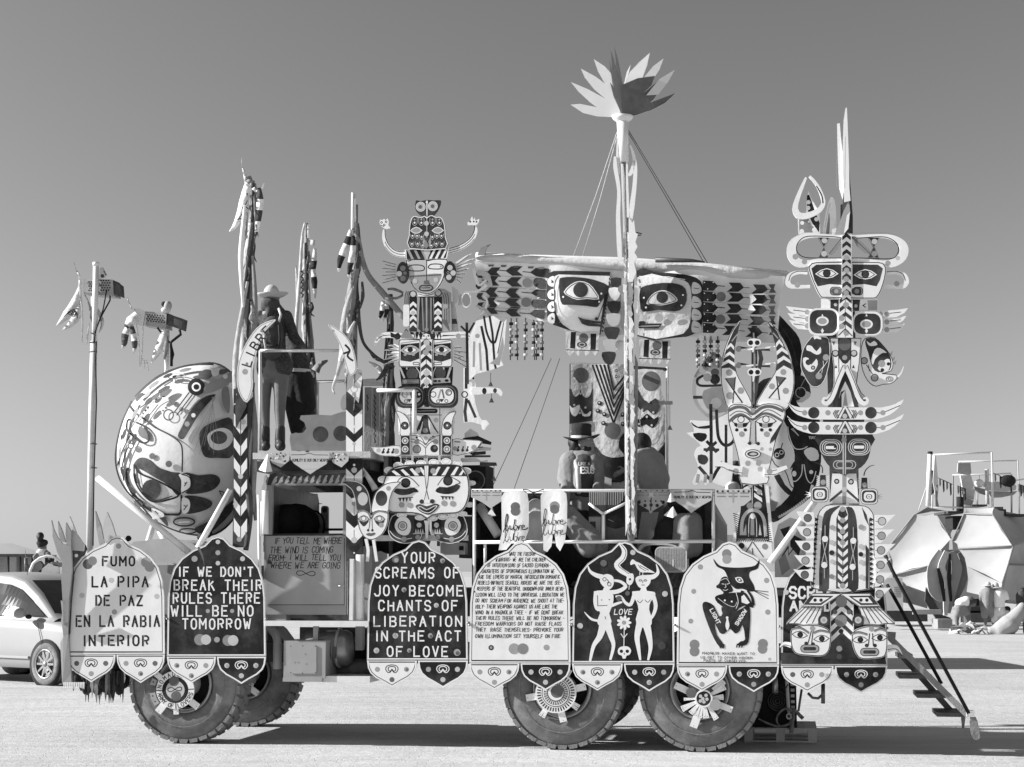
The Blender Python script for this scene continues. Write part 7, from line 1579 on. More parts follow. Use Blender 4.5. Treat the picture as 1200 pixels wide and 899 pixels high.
ribbon('feather',LP,[(215,170),(215,240),(180,340),(120,440),(40,528)],[16,30,60,70,10],'cloth_light',.2);ribbon('feather',LP,[(225,260),(210,350),(195,440),(150,510),(88,556)],[10,40,70,50,10],'cloth_light',.22)
b=B(v=.17);[b.line(sm([(95+k*10,460-k*12),(125+k*14,435-k*10),(150+k*12,445),(170+k*8,400+k*14),(200,440+k*10)],3,False),4,'K')for k in range(4)];part('lettering',b,LP)
ribbon('ribbon',LP,[(170,50),(190,110),(215,160),(222,300),(235,450),(233,650)],[4,8,18,14,12,8],'cloth_light',.2);ribbon('ribbon',LP,[(250,285),(290,380),(300,470),(330,530)],[5,18,16,8],'cloth_mid',.2);ribbon('ribbon',LP,[(290,500),(275,590),(268,680)],[6,14,4],'cloth_light',.2);ribbon('ribbon',LP,[(310,300),(312,380)],[22,26],'cloth_white',.2);ribbon('ribbon',LP,[(340,380),(370,450),(385,510),(360,580)],[8,30,26,6],'cloth_light',.21)
LP2=thingp('lamp_pole','shorter pole behind the painted ball with a dotted white box lamp and black edged feathers','lamp pole',197,470,2.0,'perforated box lamps on poles')
b=B();b.tp([(872,560,2.0),(868,1100,2.0)],.03,'metal_white',10);part('pole',b,LP2)
lampbox(LP2,[(705,418),(868,425),(862,545),(690,522)],[(868,432),(990,472),(978,555),(862,512)],1.95,[(720+(i %7)*20+(j %2)*10,440+j*16+i*2)for j in range(4)for i in range(7)])
b=B();b.tp([(965,555,1.95),(975,590,1.95),(900,650,1.95),(905,720,1.95),(905,830,1.95)],.018,'black_void',6);b.tp([(800,540,1.95),(850,610,1.95),(900,660,1.95),(920,740,1.95),(900,820,1.95)],.012,'black_void',5);part('cable',b,LP2)
b=B();b.sphere(FT.P(*q(848,362),1.95),.033,'black_void');b.sphere(FT.P(*q(878,375),1.95),(.05,.05,.06),'C');b.sphere(FT.P(*q(862,408),1.95),(.06,.05,.04),'L');part('small_figure',b,LP2)
P1('grey_end',LP2,[(622,400),(640,388),(708,415),(690,525),(640,515),(610,470)],'C',1.9)
for pts,wd,mm in(([(650,440),(600,490),(560,540)],[60,80,30],['cloth_light','cloth_light','cloth_dark']),([(575,540),(555,600),(550,655),(535,700)],[40,56,44,6],['cloth_light','cloth_dark','cloth_dark','cloth_light']),([(605,530),(620,600),(628,665),(622,735)],[30,44,44,6],['cloth_dark','cloth_light','cloth_dark','cloth_light'])):ribbon('feather',LP2,pts,wd,mm,1.85)
ribbon('feather',LP2,[(850,560),(835,640),(800,720),(755,805)],[36,70,60,10],'cloth_light',1.9);ribbon('feather',LP2,[(870,600),(862,700),(850,780)],[20,40,10],'cloth_mid',1.9)
for pts in([(572,310),(585,350),(610,400)],[(690,530),(688,640),(680,780)],[(640,515),(660,640),(665,830)],[(690,770),(662,850)],[(715,780),(735,868)],[(700,780),(705,850)],[(868,770),(868,850)]):ribbon('ribbon',LP2,pts,8,'cloth_light',1.9)

# ------------------------------------------------------------------ roof deck: eye board, valances
Z(290,320,4.086)
SE=thingp('eye_seat_board','grey scroll ended board with two dark discs standing on the roof deck','painted board',374,528,.5)
P1('scroll_board',SE,[(205,770),(265,765),(282,745),(272,715),(250,700),(255,682),(330,678),(400,682),(450,665),(480,660),(480,850),(210,850),(202,800)],'M',.5,lambda b:(b.disc(350,772,38,'D'),b.ring(350,772,40,3,'M'),b.disc(448,768,37,'D'),b.ring(448,768,40,3,'M'),b.line([(265,825),(475,825)],2.5,'M'),b.line(sm([(262,790),(280,780),(290,760),(282,745)],3,False),3,'M'),b.ring(232,790,24,3,'M'),b.disc(232,790,9,'M')),th=.04)
P1('leaf_knob',SE,sm([(455,590),(472,580),(478,610),(470,650),(452,655),(445,625)],3),'C',.5)
Z(300,520,8.99)
VL=thingp('valance','pale pointed cloth lettered HUMILITY IS OUR ONLY WEAPON under the edge of the roof deck','valance',363,545,-.07,'lettered valances')
def hum(b,x0,x1,y0,y1,lw):text(b,'HUMILITY IS OUR ONLY WEAPON',x0,x1,y0,y1,'K',lw,gap=.3)
P1('cloth',VL,[(358,92),(560,92),(775,92),(765,165),(740,215),(640,275),(572,322),(490,270),(400,210),(368,165)],'L',-.08,lambda b:(hum(b,385,765,160,188,5),b.line([(370,118),(500,116),(560,100),(620,118),(760,120)],5,'D'),b.line([(480,268),(660,268)],5,'C')),th=.006)
for(x0,x1,xm)in((125,355,260),(770,980,900)):
    V2=thingp('valance',('patterned pointed cloth at the %s end of the roof deck edge' %('front' if x0 <300 else 'rear')),'valance',300+xm/9,548,-.06,'patterned valances')
    def f(b):
        rs=random.Random(x0)
        for k in range(26):b.disc(rs.uniform(x0+25,x1-25),rs.uniform(100,190),rs.uniform(5,13),rs.choice(['D','K','M','W','C']),n=6)
    P1('cloth',V2,[(x0,95),(x1,92),(x1-8,180),(xm,250),(x0+40,200)],'L',-.07,f,th=.006)
CN=thingp('pyramid_bell','folded white cloth pyramid hanging at the front corner of the roof deck','ornament',311,553,-.12)
b=B();a=FT.P(*q(125,105),-.12);bs=[FT.P(*q(x,y),v)for x,y,v in((28,275,-.1),(100,300,-.2),(172,295,-.12),(110,272,.0))]
for i in range(4):b.tri([a,bs[i],bs[(i+1)%4]],'cloth_white')
part('cloth',b,CN)
P1('finial',TRUCK,sm([(92,335),(108,335),(112,370),(102,400),(112,440),(105,505),(60,505),(62,450),(78,420),(82,370)],2),'C',-.03)

# ------------------------------------------------------------------ people (all built in the truck frame; X, Y are photo pixels)
def pp(x,y,v):return FT.P(*q(x,y),v)
def person(label,x,y,v,group=None,name='person',fr=None):return thingp(name,label,'person',*q(x,y),v,group,fr)
def hand(sh,wrist,dirv,side,s_=1.0):
    """palm, four bent fingers of unequal length and a thumb"""
    w_=Vector(wrist);d=Vector(dirv).normalized();s=Vector(side).normalized();n=d.cross(s)
    p1=w_+d*.085*s_;sh.append(('c',w_,.024*s_,p1,.030*s_))
    for i,L_ in enumerate((.062,.072,.068,.052)):
        r=p1+s*(.027-i*.018)*s_;m_=r+(d*.9+n*.25).normalized()*L_*.55*s_;e=m_+(d*.5+n*.85).normalized()*L_*.55*s_
        sh +=[('c',r,.0105*s_,m_,.0095*s_),('c',m_,.0095*s_,e,.008*s_)]
    t0=w_+d*.03*s_+s*.026*s_;t1=t0+(d*.6+s*.8).normalized()*.04*s_;sh +=[('c',t0,.013*s_,t1,.011*s_),('c',t1,.011*s_,t1+d*.03*s_,.009*s_)]
# woman seen from behind
Z(290,320,4.086)
v=.75;WO=person('person from behind in straw hat, backpack, patterned jacket and boots on the roof deck',125,845,v)
sh=[('e',pp(117,135,v),(.085,.1,.12)),('c',pp(120,160,v),.055,pp(122,195,v),.06)]
sh +=[('c',pp(85,470,v),.095,pp(82,590,v),.072),('c',pp(82,590,v),.07,pp(82,660,v+.01),.062),('c',pp(82,660,v+.01),.062,pp(88,745,v),.045),('c',pp(160,470,v),.1,pp(158,590,v),.075),('c',pp(158,590,v),.072,pp(155,660,v+.01),.062),('c',pp(155,660,v+.01),.062,pp(158,745,v),.045),('c',pp(122,430,v),.13,pp(122,470,v),.14),('c',pp(105,200,v),.09,pp(118,420,v),.11)]
h_=[];hand(h_,pp(262,350,v-.05),pp(285,375,v-.08)-pp(262,350,v-.05),(0,1,.2));sh += h_;sh +=[('c',pp(190,215,v),.05,pp(225,310,v),.042),('c',pp(225,310,v),.04,pp(262,350,v-.05),.028),('c',pp(60,215,v),.05,pp(48,320,v),.04),('c',pp(48,320,v),.04,pp(62,400,v-.1),.03)]
h_=[];hand(h_,pp(62,400,v-.1),(0,.1,-1),(1,0,0));sh += h_
blob('body',FT,sh,.012,'skin',WO)
sh=[('e',pp(122,225,v),(.19,.11,.09)),('c',pp(120,235,v),.14,pp(128,400,v),.14),('c',pp(100,400,v),.12,pp(95,455,v),.125),('c',pp(150,400,v),.12,pp(165,450,v),.13),
      ('c',pp(188,205,v),.065,pp(222,305,v),.062),('c',pp(222,305,v),.06,pp(258,345,v-.04),.045),('c',pp(62,205,v),.065,pp(48,315,v),.06),('c',pp(48,315,v),.06,pp(58,390,v-.08),.045),('e',pp(140,178,v),(.09,.08,.05))]
blob('jacket',FT,sh,.014,'cloth_pattern',WO)
for x in(85,158):blob('boot',FT,[('c',pp(x,745,v),.055,pp(x-2,800,v),.06),('c',pp(x-2,825,v),.062,pp(x+2,830,v-.08),.055),('c',pp(x-2,830,v+.02),.055,pp(x-2,800,v),.06)],.012,'leather',WO)
blob('hair',FT,[('e',pp(110,150,v-.02),(.11,.11,.09)),('e',pp(92,165,v-.03),(.07,.07,.06)),('e',pp(135,170,v-.03),(.08,.08,.06)),('c',pp(110,160,v-.06),.05,pp(100,200,v-.12),.03)],.012,'cloth_dark',WO)
b=B();c=pp(117,122,v)
def brim(p):return p+Vector((0,0,.05*(p.x*p.x+p.y*p.y)/.03+p.x*.04))
b.sphere(c,(.185,.17,.012),'straw',28,8,f=brim);b.sphere(pp(115,98,v),(.088,.09,.10),'straw',20,12);ht=part('straw_hat',b,WO);b=B();b.lathe(pp(116,112,v),(0,0,1),[(-.02,.092),(.015,.09)],'cloth_mid',20);part('hat_band',b,ht)
BP=blob('backpack',FT,[('e',pp(118,290,v-.17),(.13,.09,.2)),('e',pp(118,365,v-.17),(.12,.1,.12)),('e',pp(118,245,v-.15),(.1,.08,.08))],.012,'cloth_dark',WO,label='worn grey backpack')
b=B();b.tp([(85,250,v-.27),(80,320,v-.29),(90,380,v-.28)],.012,'cloth_light',6);b.tp([(150,250,v-.26),(155,320,v-.29),(145,380,v-.28)],.012,'cloth_black',6);b.tp([(150,170,v-.12),(160,200,v-.15),(150,235,v-.2)],.015,'cloth_light',6);b.tp([(90,345,v-.29),(118,350,v-.31),(146,345,v-.29)],.01,'cloth_black',6);part('strap',b,BP)
ribbon('hanging_scarf',WO,[(60,480),(66,520),(62,530)],[18,26,10],'cloth_light',v-.2)
# second person, dark trousers, bent over behind her
v=1.35;PE=person('person in dark trousers and a patterned top, bending forward behind the woman with the backpack',235,850,v)
sh=[('c',pp(235,500,v),.14,pp(225,600,v),.10),('c',pp(225,600,v),.095,pp(235,700,v),.07),('c',pp(235,700,v),.065,pp(240,820,v),.05),('c',pp(250,510,v),.13,pp(275,620,v),.1),('c',pp(275,620,v),.09,pp(262,820,v),.05),('c',pp(235,490,v),.14,pp(225,410,v),.13),('c',pp(225,410,v),.12,pp(200,350,v+.1),.1),('e',pp(165,330,v+.2),(.1,.1,.12)),('c',pp(262,400,v),.05,pp(272,440,v),.045),('c',pp(272,440,v),.045,pp(270,505,v-.05),.032)]
h_=[];hand(h_,pp(270,505,v-.05),(0,0,-1),(1,0,0));blob('body',FT,sh+h_,.014,'skin',PE)
blob('trousers',FT,[('c',pp(235,500,v),.16,pp(222,610,v),.125),('c',pp(222,610,v),.12,pp(240,750,v),.09),('c',pp(250,510,v),.16,pp(278,630,v),.125),('c',pp(278,630,v),.12,pp(245,750,v),.09)],.016,'cloth_black',PE)
blob('shirt',FT,[('c',pp(230,465,v),.15,pp(225,400,v),.14),('c',pp(225,400,v),.14,pp(200,350,v+.1),.12),('c',pp(255,395,v),.07,pp(275,440,v),.06),('c',pp(275,440,v),.06,pp(272,490,v-.04),.05)],.014,'cloth_pattern',PE)
blob('shoe',FT,[('c',pp(238,835,v),.045,pp(250,838,v-.1),.04)],.012,'leather',PE);b=B();b.lathe(pp(235,472,v),(0,0,1),[(-.02,.165),(.02,.165)],'cloth_light',20);part('belt',b,PE)
# man with black hat
Z(660,410,5.288)
v=.95;DZ=DECKZ;MN=person('bearded person in black brimmed hat, pale jacket and dark printed shirt at the rail',120,1290,v)
hc=pp(140,585,v);dn=lambda p,z:Vector((p[0],p[1],z))
def head(c,s_,face,m='skin',par=None,tilt=0):
    """head with brow, nose, lips, chin, ears; face = unit vector it looks along (frame coordinates)"""
    f=Vector(face).normalized();r=f.cross(Vector((0,0,1))).normalized();u=Vector((0,0,1));P_=lambda a,b_,c_:c+f*a*s_+r*b_*s_+u*c_*s_
    return[('e',P_(-.01,0,.02),(.092*s_,.085*s_,.11*s_)),('e',P_(.02,0,-.05),(.068*s_,.062*s_,.075*s_)),('c',P_(.083,0,.02),.012*s_,P_(.108,0,-.018),.016*s_),('c',P_(.075,.025,.03),.012*s_,P_(.075,-.025,.03),.012*s_),('c',P_(.08,.015,-.052),.009*s_,P_(.08,-.015,-.052),.009*s_),('c',P_(.079,.014,-.064),.009*s_,P_(.079,-.014,-.064),.009*s_),('e',P_(.062,0,-.1),(.025*s_,.025*s_,.02*s_)),
            ('e',P_(-.01,.085,-.005),(.022*s_,.012*s_,.032*s_)),('e',P_(-.01,-.085,-.005),(.022*s_,.012*s_,.032*s_)),('c',P_(-.02,0,-.06),.055*s_,P_(-.03,0,-.16),.058*s_)]
sh=head(hc,1.05,(1,-.5,-.05));ch_=pp(125,720,v)
sh +=[('e',pp(118,665,v),(.2,.11,.09)),('c',ch_,.16,pp(120,860,v),.15),('c',pp(120,860,v),.15,dn(pp(120,860,v),DZ+.83),.15)]
hp=dn(pp(120,860,v),DZ+.80)
for s_ in(-1,1):k_=hp+Vector((.1*s_,0,-.38));sh +=[('c',hp+Vector((.09*s_,0,0)),.09,k_,.07),('c',k_,.065,Vector((k_.x,k_.y+.03,DZ+.1)),.045),('c',Vector((k_.x,k_.y+.03,DZ+.06)),.045,Vector((k_.x+.05,k_.y-.1,DZ+.04)),.035)]
for s_,wx in((-1,8),(1,215)):
    e_=pp(wx+s_*5,800,v-.02);w_=pp(wx+(20 if s_ <0 else-15),905,v-.3);sh +=[('c',pp(28 if s_ <0 else 195,680,v),.055,e_,.045),('c',e_,.043,w_,.028)];hand(sh,w_,(0,-.5,-.6),(s_,0,0))
blob('body',FT,sh,.011,'face_skin',MN)
blob('hair',FT,[('e',hc+Vector((-.055,.04,.03)),(.095,.09,.10)),('e',pp(75,590,v),(.06,.08,.09)),('e',pp(62,610,v),(.04,.06,.05)),('e',pp(50,575,v),(.04,.05,.06)),('e',pp(95,615,v),(.05,.08,.05))],.012,'hair',MN)
blob('beard',FT,[('e',pp(155,618,v-.03),(.05,.055,.035)),('e',pp(135,612,v-.05),(.03,.04,.04)),('c',pp(165,600,v-.05),.012,pp(178,602,v-.04),.01)],.01,'hair',MN)
b=B();c=pp(112,552,v);b.sphere(c,(.205,.17,.014),'cloth_black',28,8,f=lambda p:p+Vector((0,0,.9*p.x*p.x-.6*p.y*p.y+p.x*.06)));b.lathe(c,(.03,0,1),[(-.01,.118),(.03,.116),(.10,.108),(.155,.112),(.168,.09),(.15,.03),(.148,.001)],'cloth_black',24,ms=['cloth_light','cloth_black','cloth_black','cloth_black','cloth_black','cloth_black']);part('black_hat',b,MN)
blob('shirt',FT,[('e',pp(125,690,v-.01),(.15,.12,.12)),('c',pp(128,720,v-.03),.14,pp(125,870,v-.03),.145),('e',pp(120,655,v),(.1,.09,.05))],.013,'cloth_dark',MN)
blob('jacket',FT,[('e',pp(45,680,v),(.1,.12,.09)),('e',pp(190,690,v),(.085,.12,.09)),('c',pp(45,700,v-.02),.13,pp(60,880,v-.02),.13),('c',pp(205,700,v-.02),.07,pp(210,880,v-.02),.09),('c',pp(20,695,v),.08,pp(2,800,v-.02),.075),('c',pp(2,800,v-.02),.07,pp(22,890,v-.25),.05),('c',pp(208,700,v),.07,pp(222,800,v-.02),.065),('c',pp(222,800,v-.02),.06,pp(205,890,v-.25),.05),('c',pp(60,640,v-.03),.04,pp(95,740,v-.15),.035),('c',pp(160,645,v-.03),.035,pp(185,740,v-.14),.03),('c',pp(95,740,v-.15),.035,pp(90,870,v-.15),.04)],.013,'cloth_mid',MN)
blob('lapel',FT,[('c',pp(62,655,v-.06),.03,pp(92,740,v-.17),.03),('c',pp(92,740,v-.17),.03,pp(98,880,v-.17),.03),('c',pp(165,655,v-.06),.02,pp(190,740,v-.15),.02)],.012,'cloth_light',MN)
def shirtmap(px,py,lift):return FT.P(px,py,v-.035-sqrt(max(.16 ** 2-((px-684.5)/104)** 2,.0))-lift)
b=B(mp=shirtmap);text(b,'JESUS',92,190,727,765,'W',7,gap=.3);text(b,'LIKE A',95,165,697,715,'L',4,gap=.3);part('shirt_print',b,MN,'white print reading JESUS')
blob('trousers',FT,[('c',hp+Vector((0,0,.02)),.155,hp+Vector((0,0,-.03)),.17)]+[('c',hp+Vector((.09*s_,0,0)),.11,hp+Vector((.1*s_,0,-.38)),.09)for s_ in(-1,1)]+[('c',hp+Vector((.1*s_,0,-.38)),.085,hp+Vector((.1*s_,.02,-.7)),.07)for s_ in(-1,1)],.018,'cloth_black',MN)
# second man, back turned, bending left behind the mast
v=.95;M2=person('person in a grey shirt seen from behind and bending forward, half hidden by the mast',540,1290,v)
hp=dn(pp(555,860,v),DZ+.80);ck=pp(520,700,v)
sh=[('e',pp(490,590,v+.05),(.09,.1,.115)),('c',pp(495,620,v+.03),.055,pp(505,660,v),.06),('c',ck,.16,pp(550,830,v),.16),('c',pp(550,830,v),.16,hp,.16),('c',pp(450,690,v-.02),.055,pp(430,800,v-.08),.045),('c',pp(430,800,v-.08),.042,pp(385,745,v-.2),.028),('c',pp(590,700,v),.055,pp(620,800,v),.045),('c',pp(620,800,v),.042,pp(600,880,v-.1),.03)]
hand(sh,pp(385,745,v-.2),pp(325,772,v-.2)-pp(385,745,v-.2),(0,0,1));hand(sh,pp(600,880,v-.1),(0,-.3,-1),(1,0,0))
for s_ in(-1,1):k_=hp+Vector((.1*s_,0,-.4));sh +=[('c',hp+Vector((.09*s_,0,0)),.1,k_,.07),('c',k_,.065,Vector((k_.x,k_.y,DZ+.08)),.045),('c',Vector((k_.x,k_.y,DZ+.05)),.04,Vector((k_.x,k_.y-.12,DZ+.04)),.035)]
blob('body',FT,sh,.012,'skin',M2)
blob('shirt',FT,[('e',pp(515,680,v),(.2,.13,.11)),('c',pp(515,690,v),.17,pp(545,830,v),.175),('c',pp(545,830,v),.175,pp(560,900,v),.17),('c',pp(455,690,v-.02),.075,pp(430,795,v-.07),.065),('c',pp(585,700,v),.08,pp(622,800,v),.072),('c',pp(622,800,v),.07,pp(612,860,v-.05),.06),('e',pp(500,645,v),(.08,.08,.05))],.013,'cloth_mid',M2)
blob('hair',FT,[('e',pp(487,580,v+.02),(.11,.12,.12)),('e',pp(500,615,v-.02),(.08,.08,.05))],.012,'hair',M2)
blob('trousers',FT,[('c',hp+Vector((0,0,.0)),.16,hp+Vector((0,0,-.06)),.16)]+[('c',hp+Vector((.09*s_,0,0)),.12,hp+Vector((.1*s_,0,-.7)),.07)for s_ in(-1,1)],.018,'cloth_dark',M2)

# ------------------------------------------------------------------ tapestries behind the people
def tapmap(px,py,lift):return FT.P(px,py,2.12+.012*sin(px*.12)-lift)
TA=thingp('tapestry','long hanging tapestry with a grey disc above scalloped feathers, leftmost of the three','tapestry',682,575,2.1,'tapestries hanging behind the deck')
b=B(mp=tapmap);b.paint([(47,90),(185,88),(182,860),(40,860)],'cloth_light');b.disc(110,158,48,'G',n=28)
b.paint(sm([(38,240),(70,250),(105,225),(140,290),(185,240),(185,300),(180,460),(38,460)],1),'D');b.paint(sm([(70,170),(105,225),(100,270),(75,290),(55,260),(50,190)],3),'cloth_light');b.paint(sm([(110,225),(170,200),(175,260),(150,298),(120,280)],3),'cloth_light')
b.paint(sm([(40,345),(60,360),(100,340),(100,380),(75,412),(50,395)],3),'cloth_white');b.paint(sm([(105,355),(135,400),(170,380),(165,410),(120,408)],3),'cloth_light');b.paint([(38,460),(180,440),(180,500),(38,500)],'C')
for p in((107,272),(138,358),(68,342),(103,392)):b.disc(*p,7,'L',n=10)
part('cloth',b,TA)
TA2=thingp('tapestry','middle tapestry with nested black V stripes running down to a point and a grey disc','tapestry',715,575,2.1,'tapestries hanging behind the deck')
b=B(mp=tapmap);b.paint([(188,88),(402,88),(402,862),(184,862)],'cloth_light');
for i in range(5):x0=180+i*24;b.line([(x0,92),(312,455-i*52),(395 if i <4 else 380,235-i*18)],11,'K')
b.disc(305,500,50,'G',n=26);b.paint(sm([(190,590),(230,640),(300,668),(380,660),(400,650),(400,800),(300,820),(230,780),(190,700)],2),'K');b.paint(sm([(345,600),(352,545),(390,505),(402,520),(402,650),(370,640)],2),'K')
for(x,y)in((225,330),(215,378),(255,400),(250,455),(370,402),(370,460)):b.disc(x,y,14,'K',n=14);b.disc(x-2,y-3,6,'L',n=10)
for(x,y)in((328,128),(328,165)):b.disc(x,y,9,'K',n=12);b.disc(x,y,4,'W',n=8)
b.paint([(185,700),(240,780),(300,800),(300,862),(184,862)],'C')
part('cloth',b,TA2)
TA3=thingp('tapestry','right tapestry with a shadowed disc and dark scalloped feathers, tied at its right edge','tapestry',765,575,2.1,'tapestries hanging behind the deck')
b=B(mp=tapmap);b.paint([(440,125),(500,118),(620,125),(605,250),(632,320),(632,862),(440,862)],'cloth_light');
b.disc(545,195,58,'G',ry=62,n=28);b.line([(500,165),(595,205)],26,'D')  # grey disc crossed by a charcoal band
b.paint(sm([(440,215),(465,250),(500,310),(540,320),(570,300),(600,330),(590,380),(555,402),(520,370),(495,385),(460,350),(440,330)],2),'D');b.paint(sm([(440,430),(480,430),(520,395),(560,430),(590,410),(585,450),(550,485),(510,460),(480,478),(445,465)],2),'K')
b.paint(sm([(440,540),(480,560),(520,600),(560,640),(440,640)],1),'D');b.paint([(632,570),(570,660),(600,760),(632,790)],'K');b.line(sm([(460,350),(500,560),(545,585),(580,540),(600,420)],3,False),4,'C')
for p in((490,372),(558,388),(470,460),(548,468),(518,415),(530,322)):b.disc(*p,7,'L',n=10)
part('cloth',b,TA3)
b=B();Z(0,0,1);b.tp([(668,426,2.16),(781,433,2.16)],.02,'wood_dark');b.tp([(782,430,2.16),(782,577,2.16)],.016,'metal_white');b.tp([(668,426,2.17),(668,577,2.17)],.012,'wood_dark');part('tapestry_frame',b,TRUCK)

# ------------------------------------------------------------------ rail dressing: libre hands, valances, stripes, cushions
def libmap(x0):
    def f(px,py,lift):return FT.P(px,py,-.06+.005*sin((px-x0)*.16)+.005*sin(py*.1)-lift)
    return f
Z(550,565,8)
for i,(x0,x1,lb)in enumerate(((305,560,'white cloth lettered libre libre with split tails over the fine lettered board'),(670,920,'white cloth lettered libre libre, the one farther right on the deck rail'))):
    t=thingp('libre_cloth',lb,'cloth',550+(x0+x1)/16,650,-.06,'libre cloths');cx=(x0+x1)/2
    b=B(mp=libmap(x0))
    if i == 0:o=[(330,95),(400,72),(500,78),(545,110),(558,200),(556,450),(520,550),(470,650),(400,690),(385,640),(420,580),(425,480),(412,480),(400,570),(345,635),(275,640),(285,560),(305,470),(300,140)]
    else:o=[(690,95),(780,66),(870,72),(910,110),(918,200),(915,400),(895,560),(850,648),(815,600),(800,500),(790,480),(782,500),(770,600),(730,655),(695,640),(690,500),(672,350),(668,130)]
    b.paint(o,'cloth_white')
    if i == 0:b.disc(431,232,44,'G',n=24);b.disc(431,272,44,'G',n=24)
    else:b.disc(800,226,46,'M',n=24);b.disc(798,255,42,'G',n=24)
    dx,dy=(0,0)if i == 0 else(360,-50)
    for(m_,ox,oy)in(('K',0,0),('D',0,105 if i == 0 else 95)):
        s_=lambda*p:[(x+dx+ox*1.0,y+dy+oy)for x,y in p]
        lw=9 if m_ == 'K' and i == 0 else 5
        b.line(sm(s_((318,470),(345,400),(362,330),(352,300),(342,340),(335,420),(348,455),(372,430)),4,False),lw,m_);b.line(sm(s_((380,405),(384,440),(405,440),(422,390),(428,350),(415,440),(440,445),(448,415),(430,405)),4,False),lw,m_)
        b.line(sm(s_((455,410),(462,445),(472,410),(490,412)),4,False),lw,m_);b.line(sm(s_((490,425),(515,418),(512,405),(495,410),(495,440),(525,445),(550,428)),4,False),lw,m_)
    part('cloth',b,t)
b=B(v=-.03)
for pts in([(500,70),(560,75),(600,100),(680,72),(700,75)],[(505,78),(580,130),(600,100),(640,130),(690,110)]):b.line(sm(pts,4,False),7,'D')
part('bow_cord',b,None,'dark cord tied in a bow on the rail between the two libre cloths','cord')
def stencil(b,x0,x1,y0,y1):
    w_=x1-x0
    for k in range(3):
        xa=x0+8+k*w_/3;
        for yy in(y0+(y1-y0)*.22,y0+(y1-y0)*.5):b.line([(xa,yy),(xa+w_/3-18,yy)],9,'M')
    for k in range(7):b.disc(x0+12+k*(w_-24)/6,y0+6,8,'D',n=6)
    b.line([(x0+w_*.5,y0),(x0+w_*.5,y1)],9,'C')
VA=thingp('valance','pale stencilled valance at the front corner of the deck rail, beside the left libre cloth','valance',572,600,-.02,'patterned valances')
P1('cloth',VA,[(15,72),(305,72),(300,180),(215,235),(200,320),(240,318),(205,250),(120,190),(15,140)],'L',-.03,lambda b:(stencil(b,20,300,75,175),b.paint([(205,250),(250,315),(170,300)],'W')),th=.006)
Z(690,565,8)
VB=thingp('valance','dark patterned pointed valance on the deck rail just right of the mast','valance',762,600,-.02,'patterned valances')
def f(b):
    stencil(b,420,755,75,170);b.paint([(560,85),(585,105),(610,85),(600,115),(615,150),(585,130),(558,150),(570,115)],'L')
    for k in range(5):b.disc(470+k*57,190+(30 if k in(1,3)else 0)+(25 if k == 2 else 0),19,'K',n=5);b.disc(478+k*50,178,10,'D',n=5)
    b.line([(585,150),(580,270)],7,'K')
P1('cloth',VB,[(418,72),(755,72),(755,180),(690,215),(600,270),(578,300),(560,262),(480,215),(418,180)],'C',-.03,f,th=.006)
VC=thingp('valance','pale valance lettered HUMILITY IS OUR ONLY WEAPON at the rear of the deck rail','valance',813,600,-.02,'lettered valances')
P1('cloth',VC,[(762,75),(960,68),(1160,80),(1150,170),(1060,220),(960,290),(900,240),(810,180),(775,150)],'L',-.03,lambda b:(hum(b,800,1145,130,152,4.5),b.line([(800,95),(930,92),(970,78),(1010,95),(1140,98)],5,'K')),th=.006)
for(x,y)in((770,140),(790,268)):
    t=thingp('pyramid_bell',('upper' if y <200 else 'lower')+' white cloth pyramid hanging inside the rear rail','ornament',*q(x,y+40),-.06,'cloth pyramids on the rail');b=B();a=pp(x,y-40,-.08);bs=[pp(x+dx,y+dy,vv)for dx,dy,vv in((-38-(y >200)*50,45,-.06),(0,48+(y >200)*20,-.12),(40,40,-.06))]
    for i in range(3):b.tri([a,bs[i],bs[(i+1)%3]],'cloth_white')
    part('cloth',b,t)
for nm,lb,x0,x1,m1 in(('striped_cloth','cloth of fine vertical pale stripes inside the rail, left of the mast',0,160,0),('striped_cloth','striped cloth with a big black sagging curve below, right beside the mast',155,350,1)):
    t=thingp(nm,lb,'cloth',690+(x0+x1)/16,632,.35,'striped cloths behind the rail')
    def f(b):
        for k in range(9):xx=x0+8+k*(x1-x0)/9;b.line([(xx,78),(xx,215)],8,'W')
        if m1:b.paint(sm([(160,270),(200,250),(260,220),(320,170),(345,110),(348,380),(320,420),(250,438),(185,420),(160,400)],2),'K');b.line([(180,350),(232,370)],6,'C')
        else:b.paint([(0,215),(60,235),(130,285),(130,320),(0,320)],'K');b.paint([(0,330),(110,330),(110,540),(0,540)],'C');b.paint([(10,370),(65,370),(65,460),(10,440)],'K')
    P1('cloth',t,[(x0,75),(x1,75),(x1,545),(x0,545)],'G',.35+m1*.03,f,th=.008)
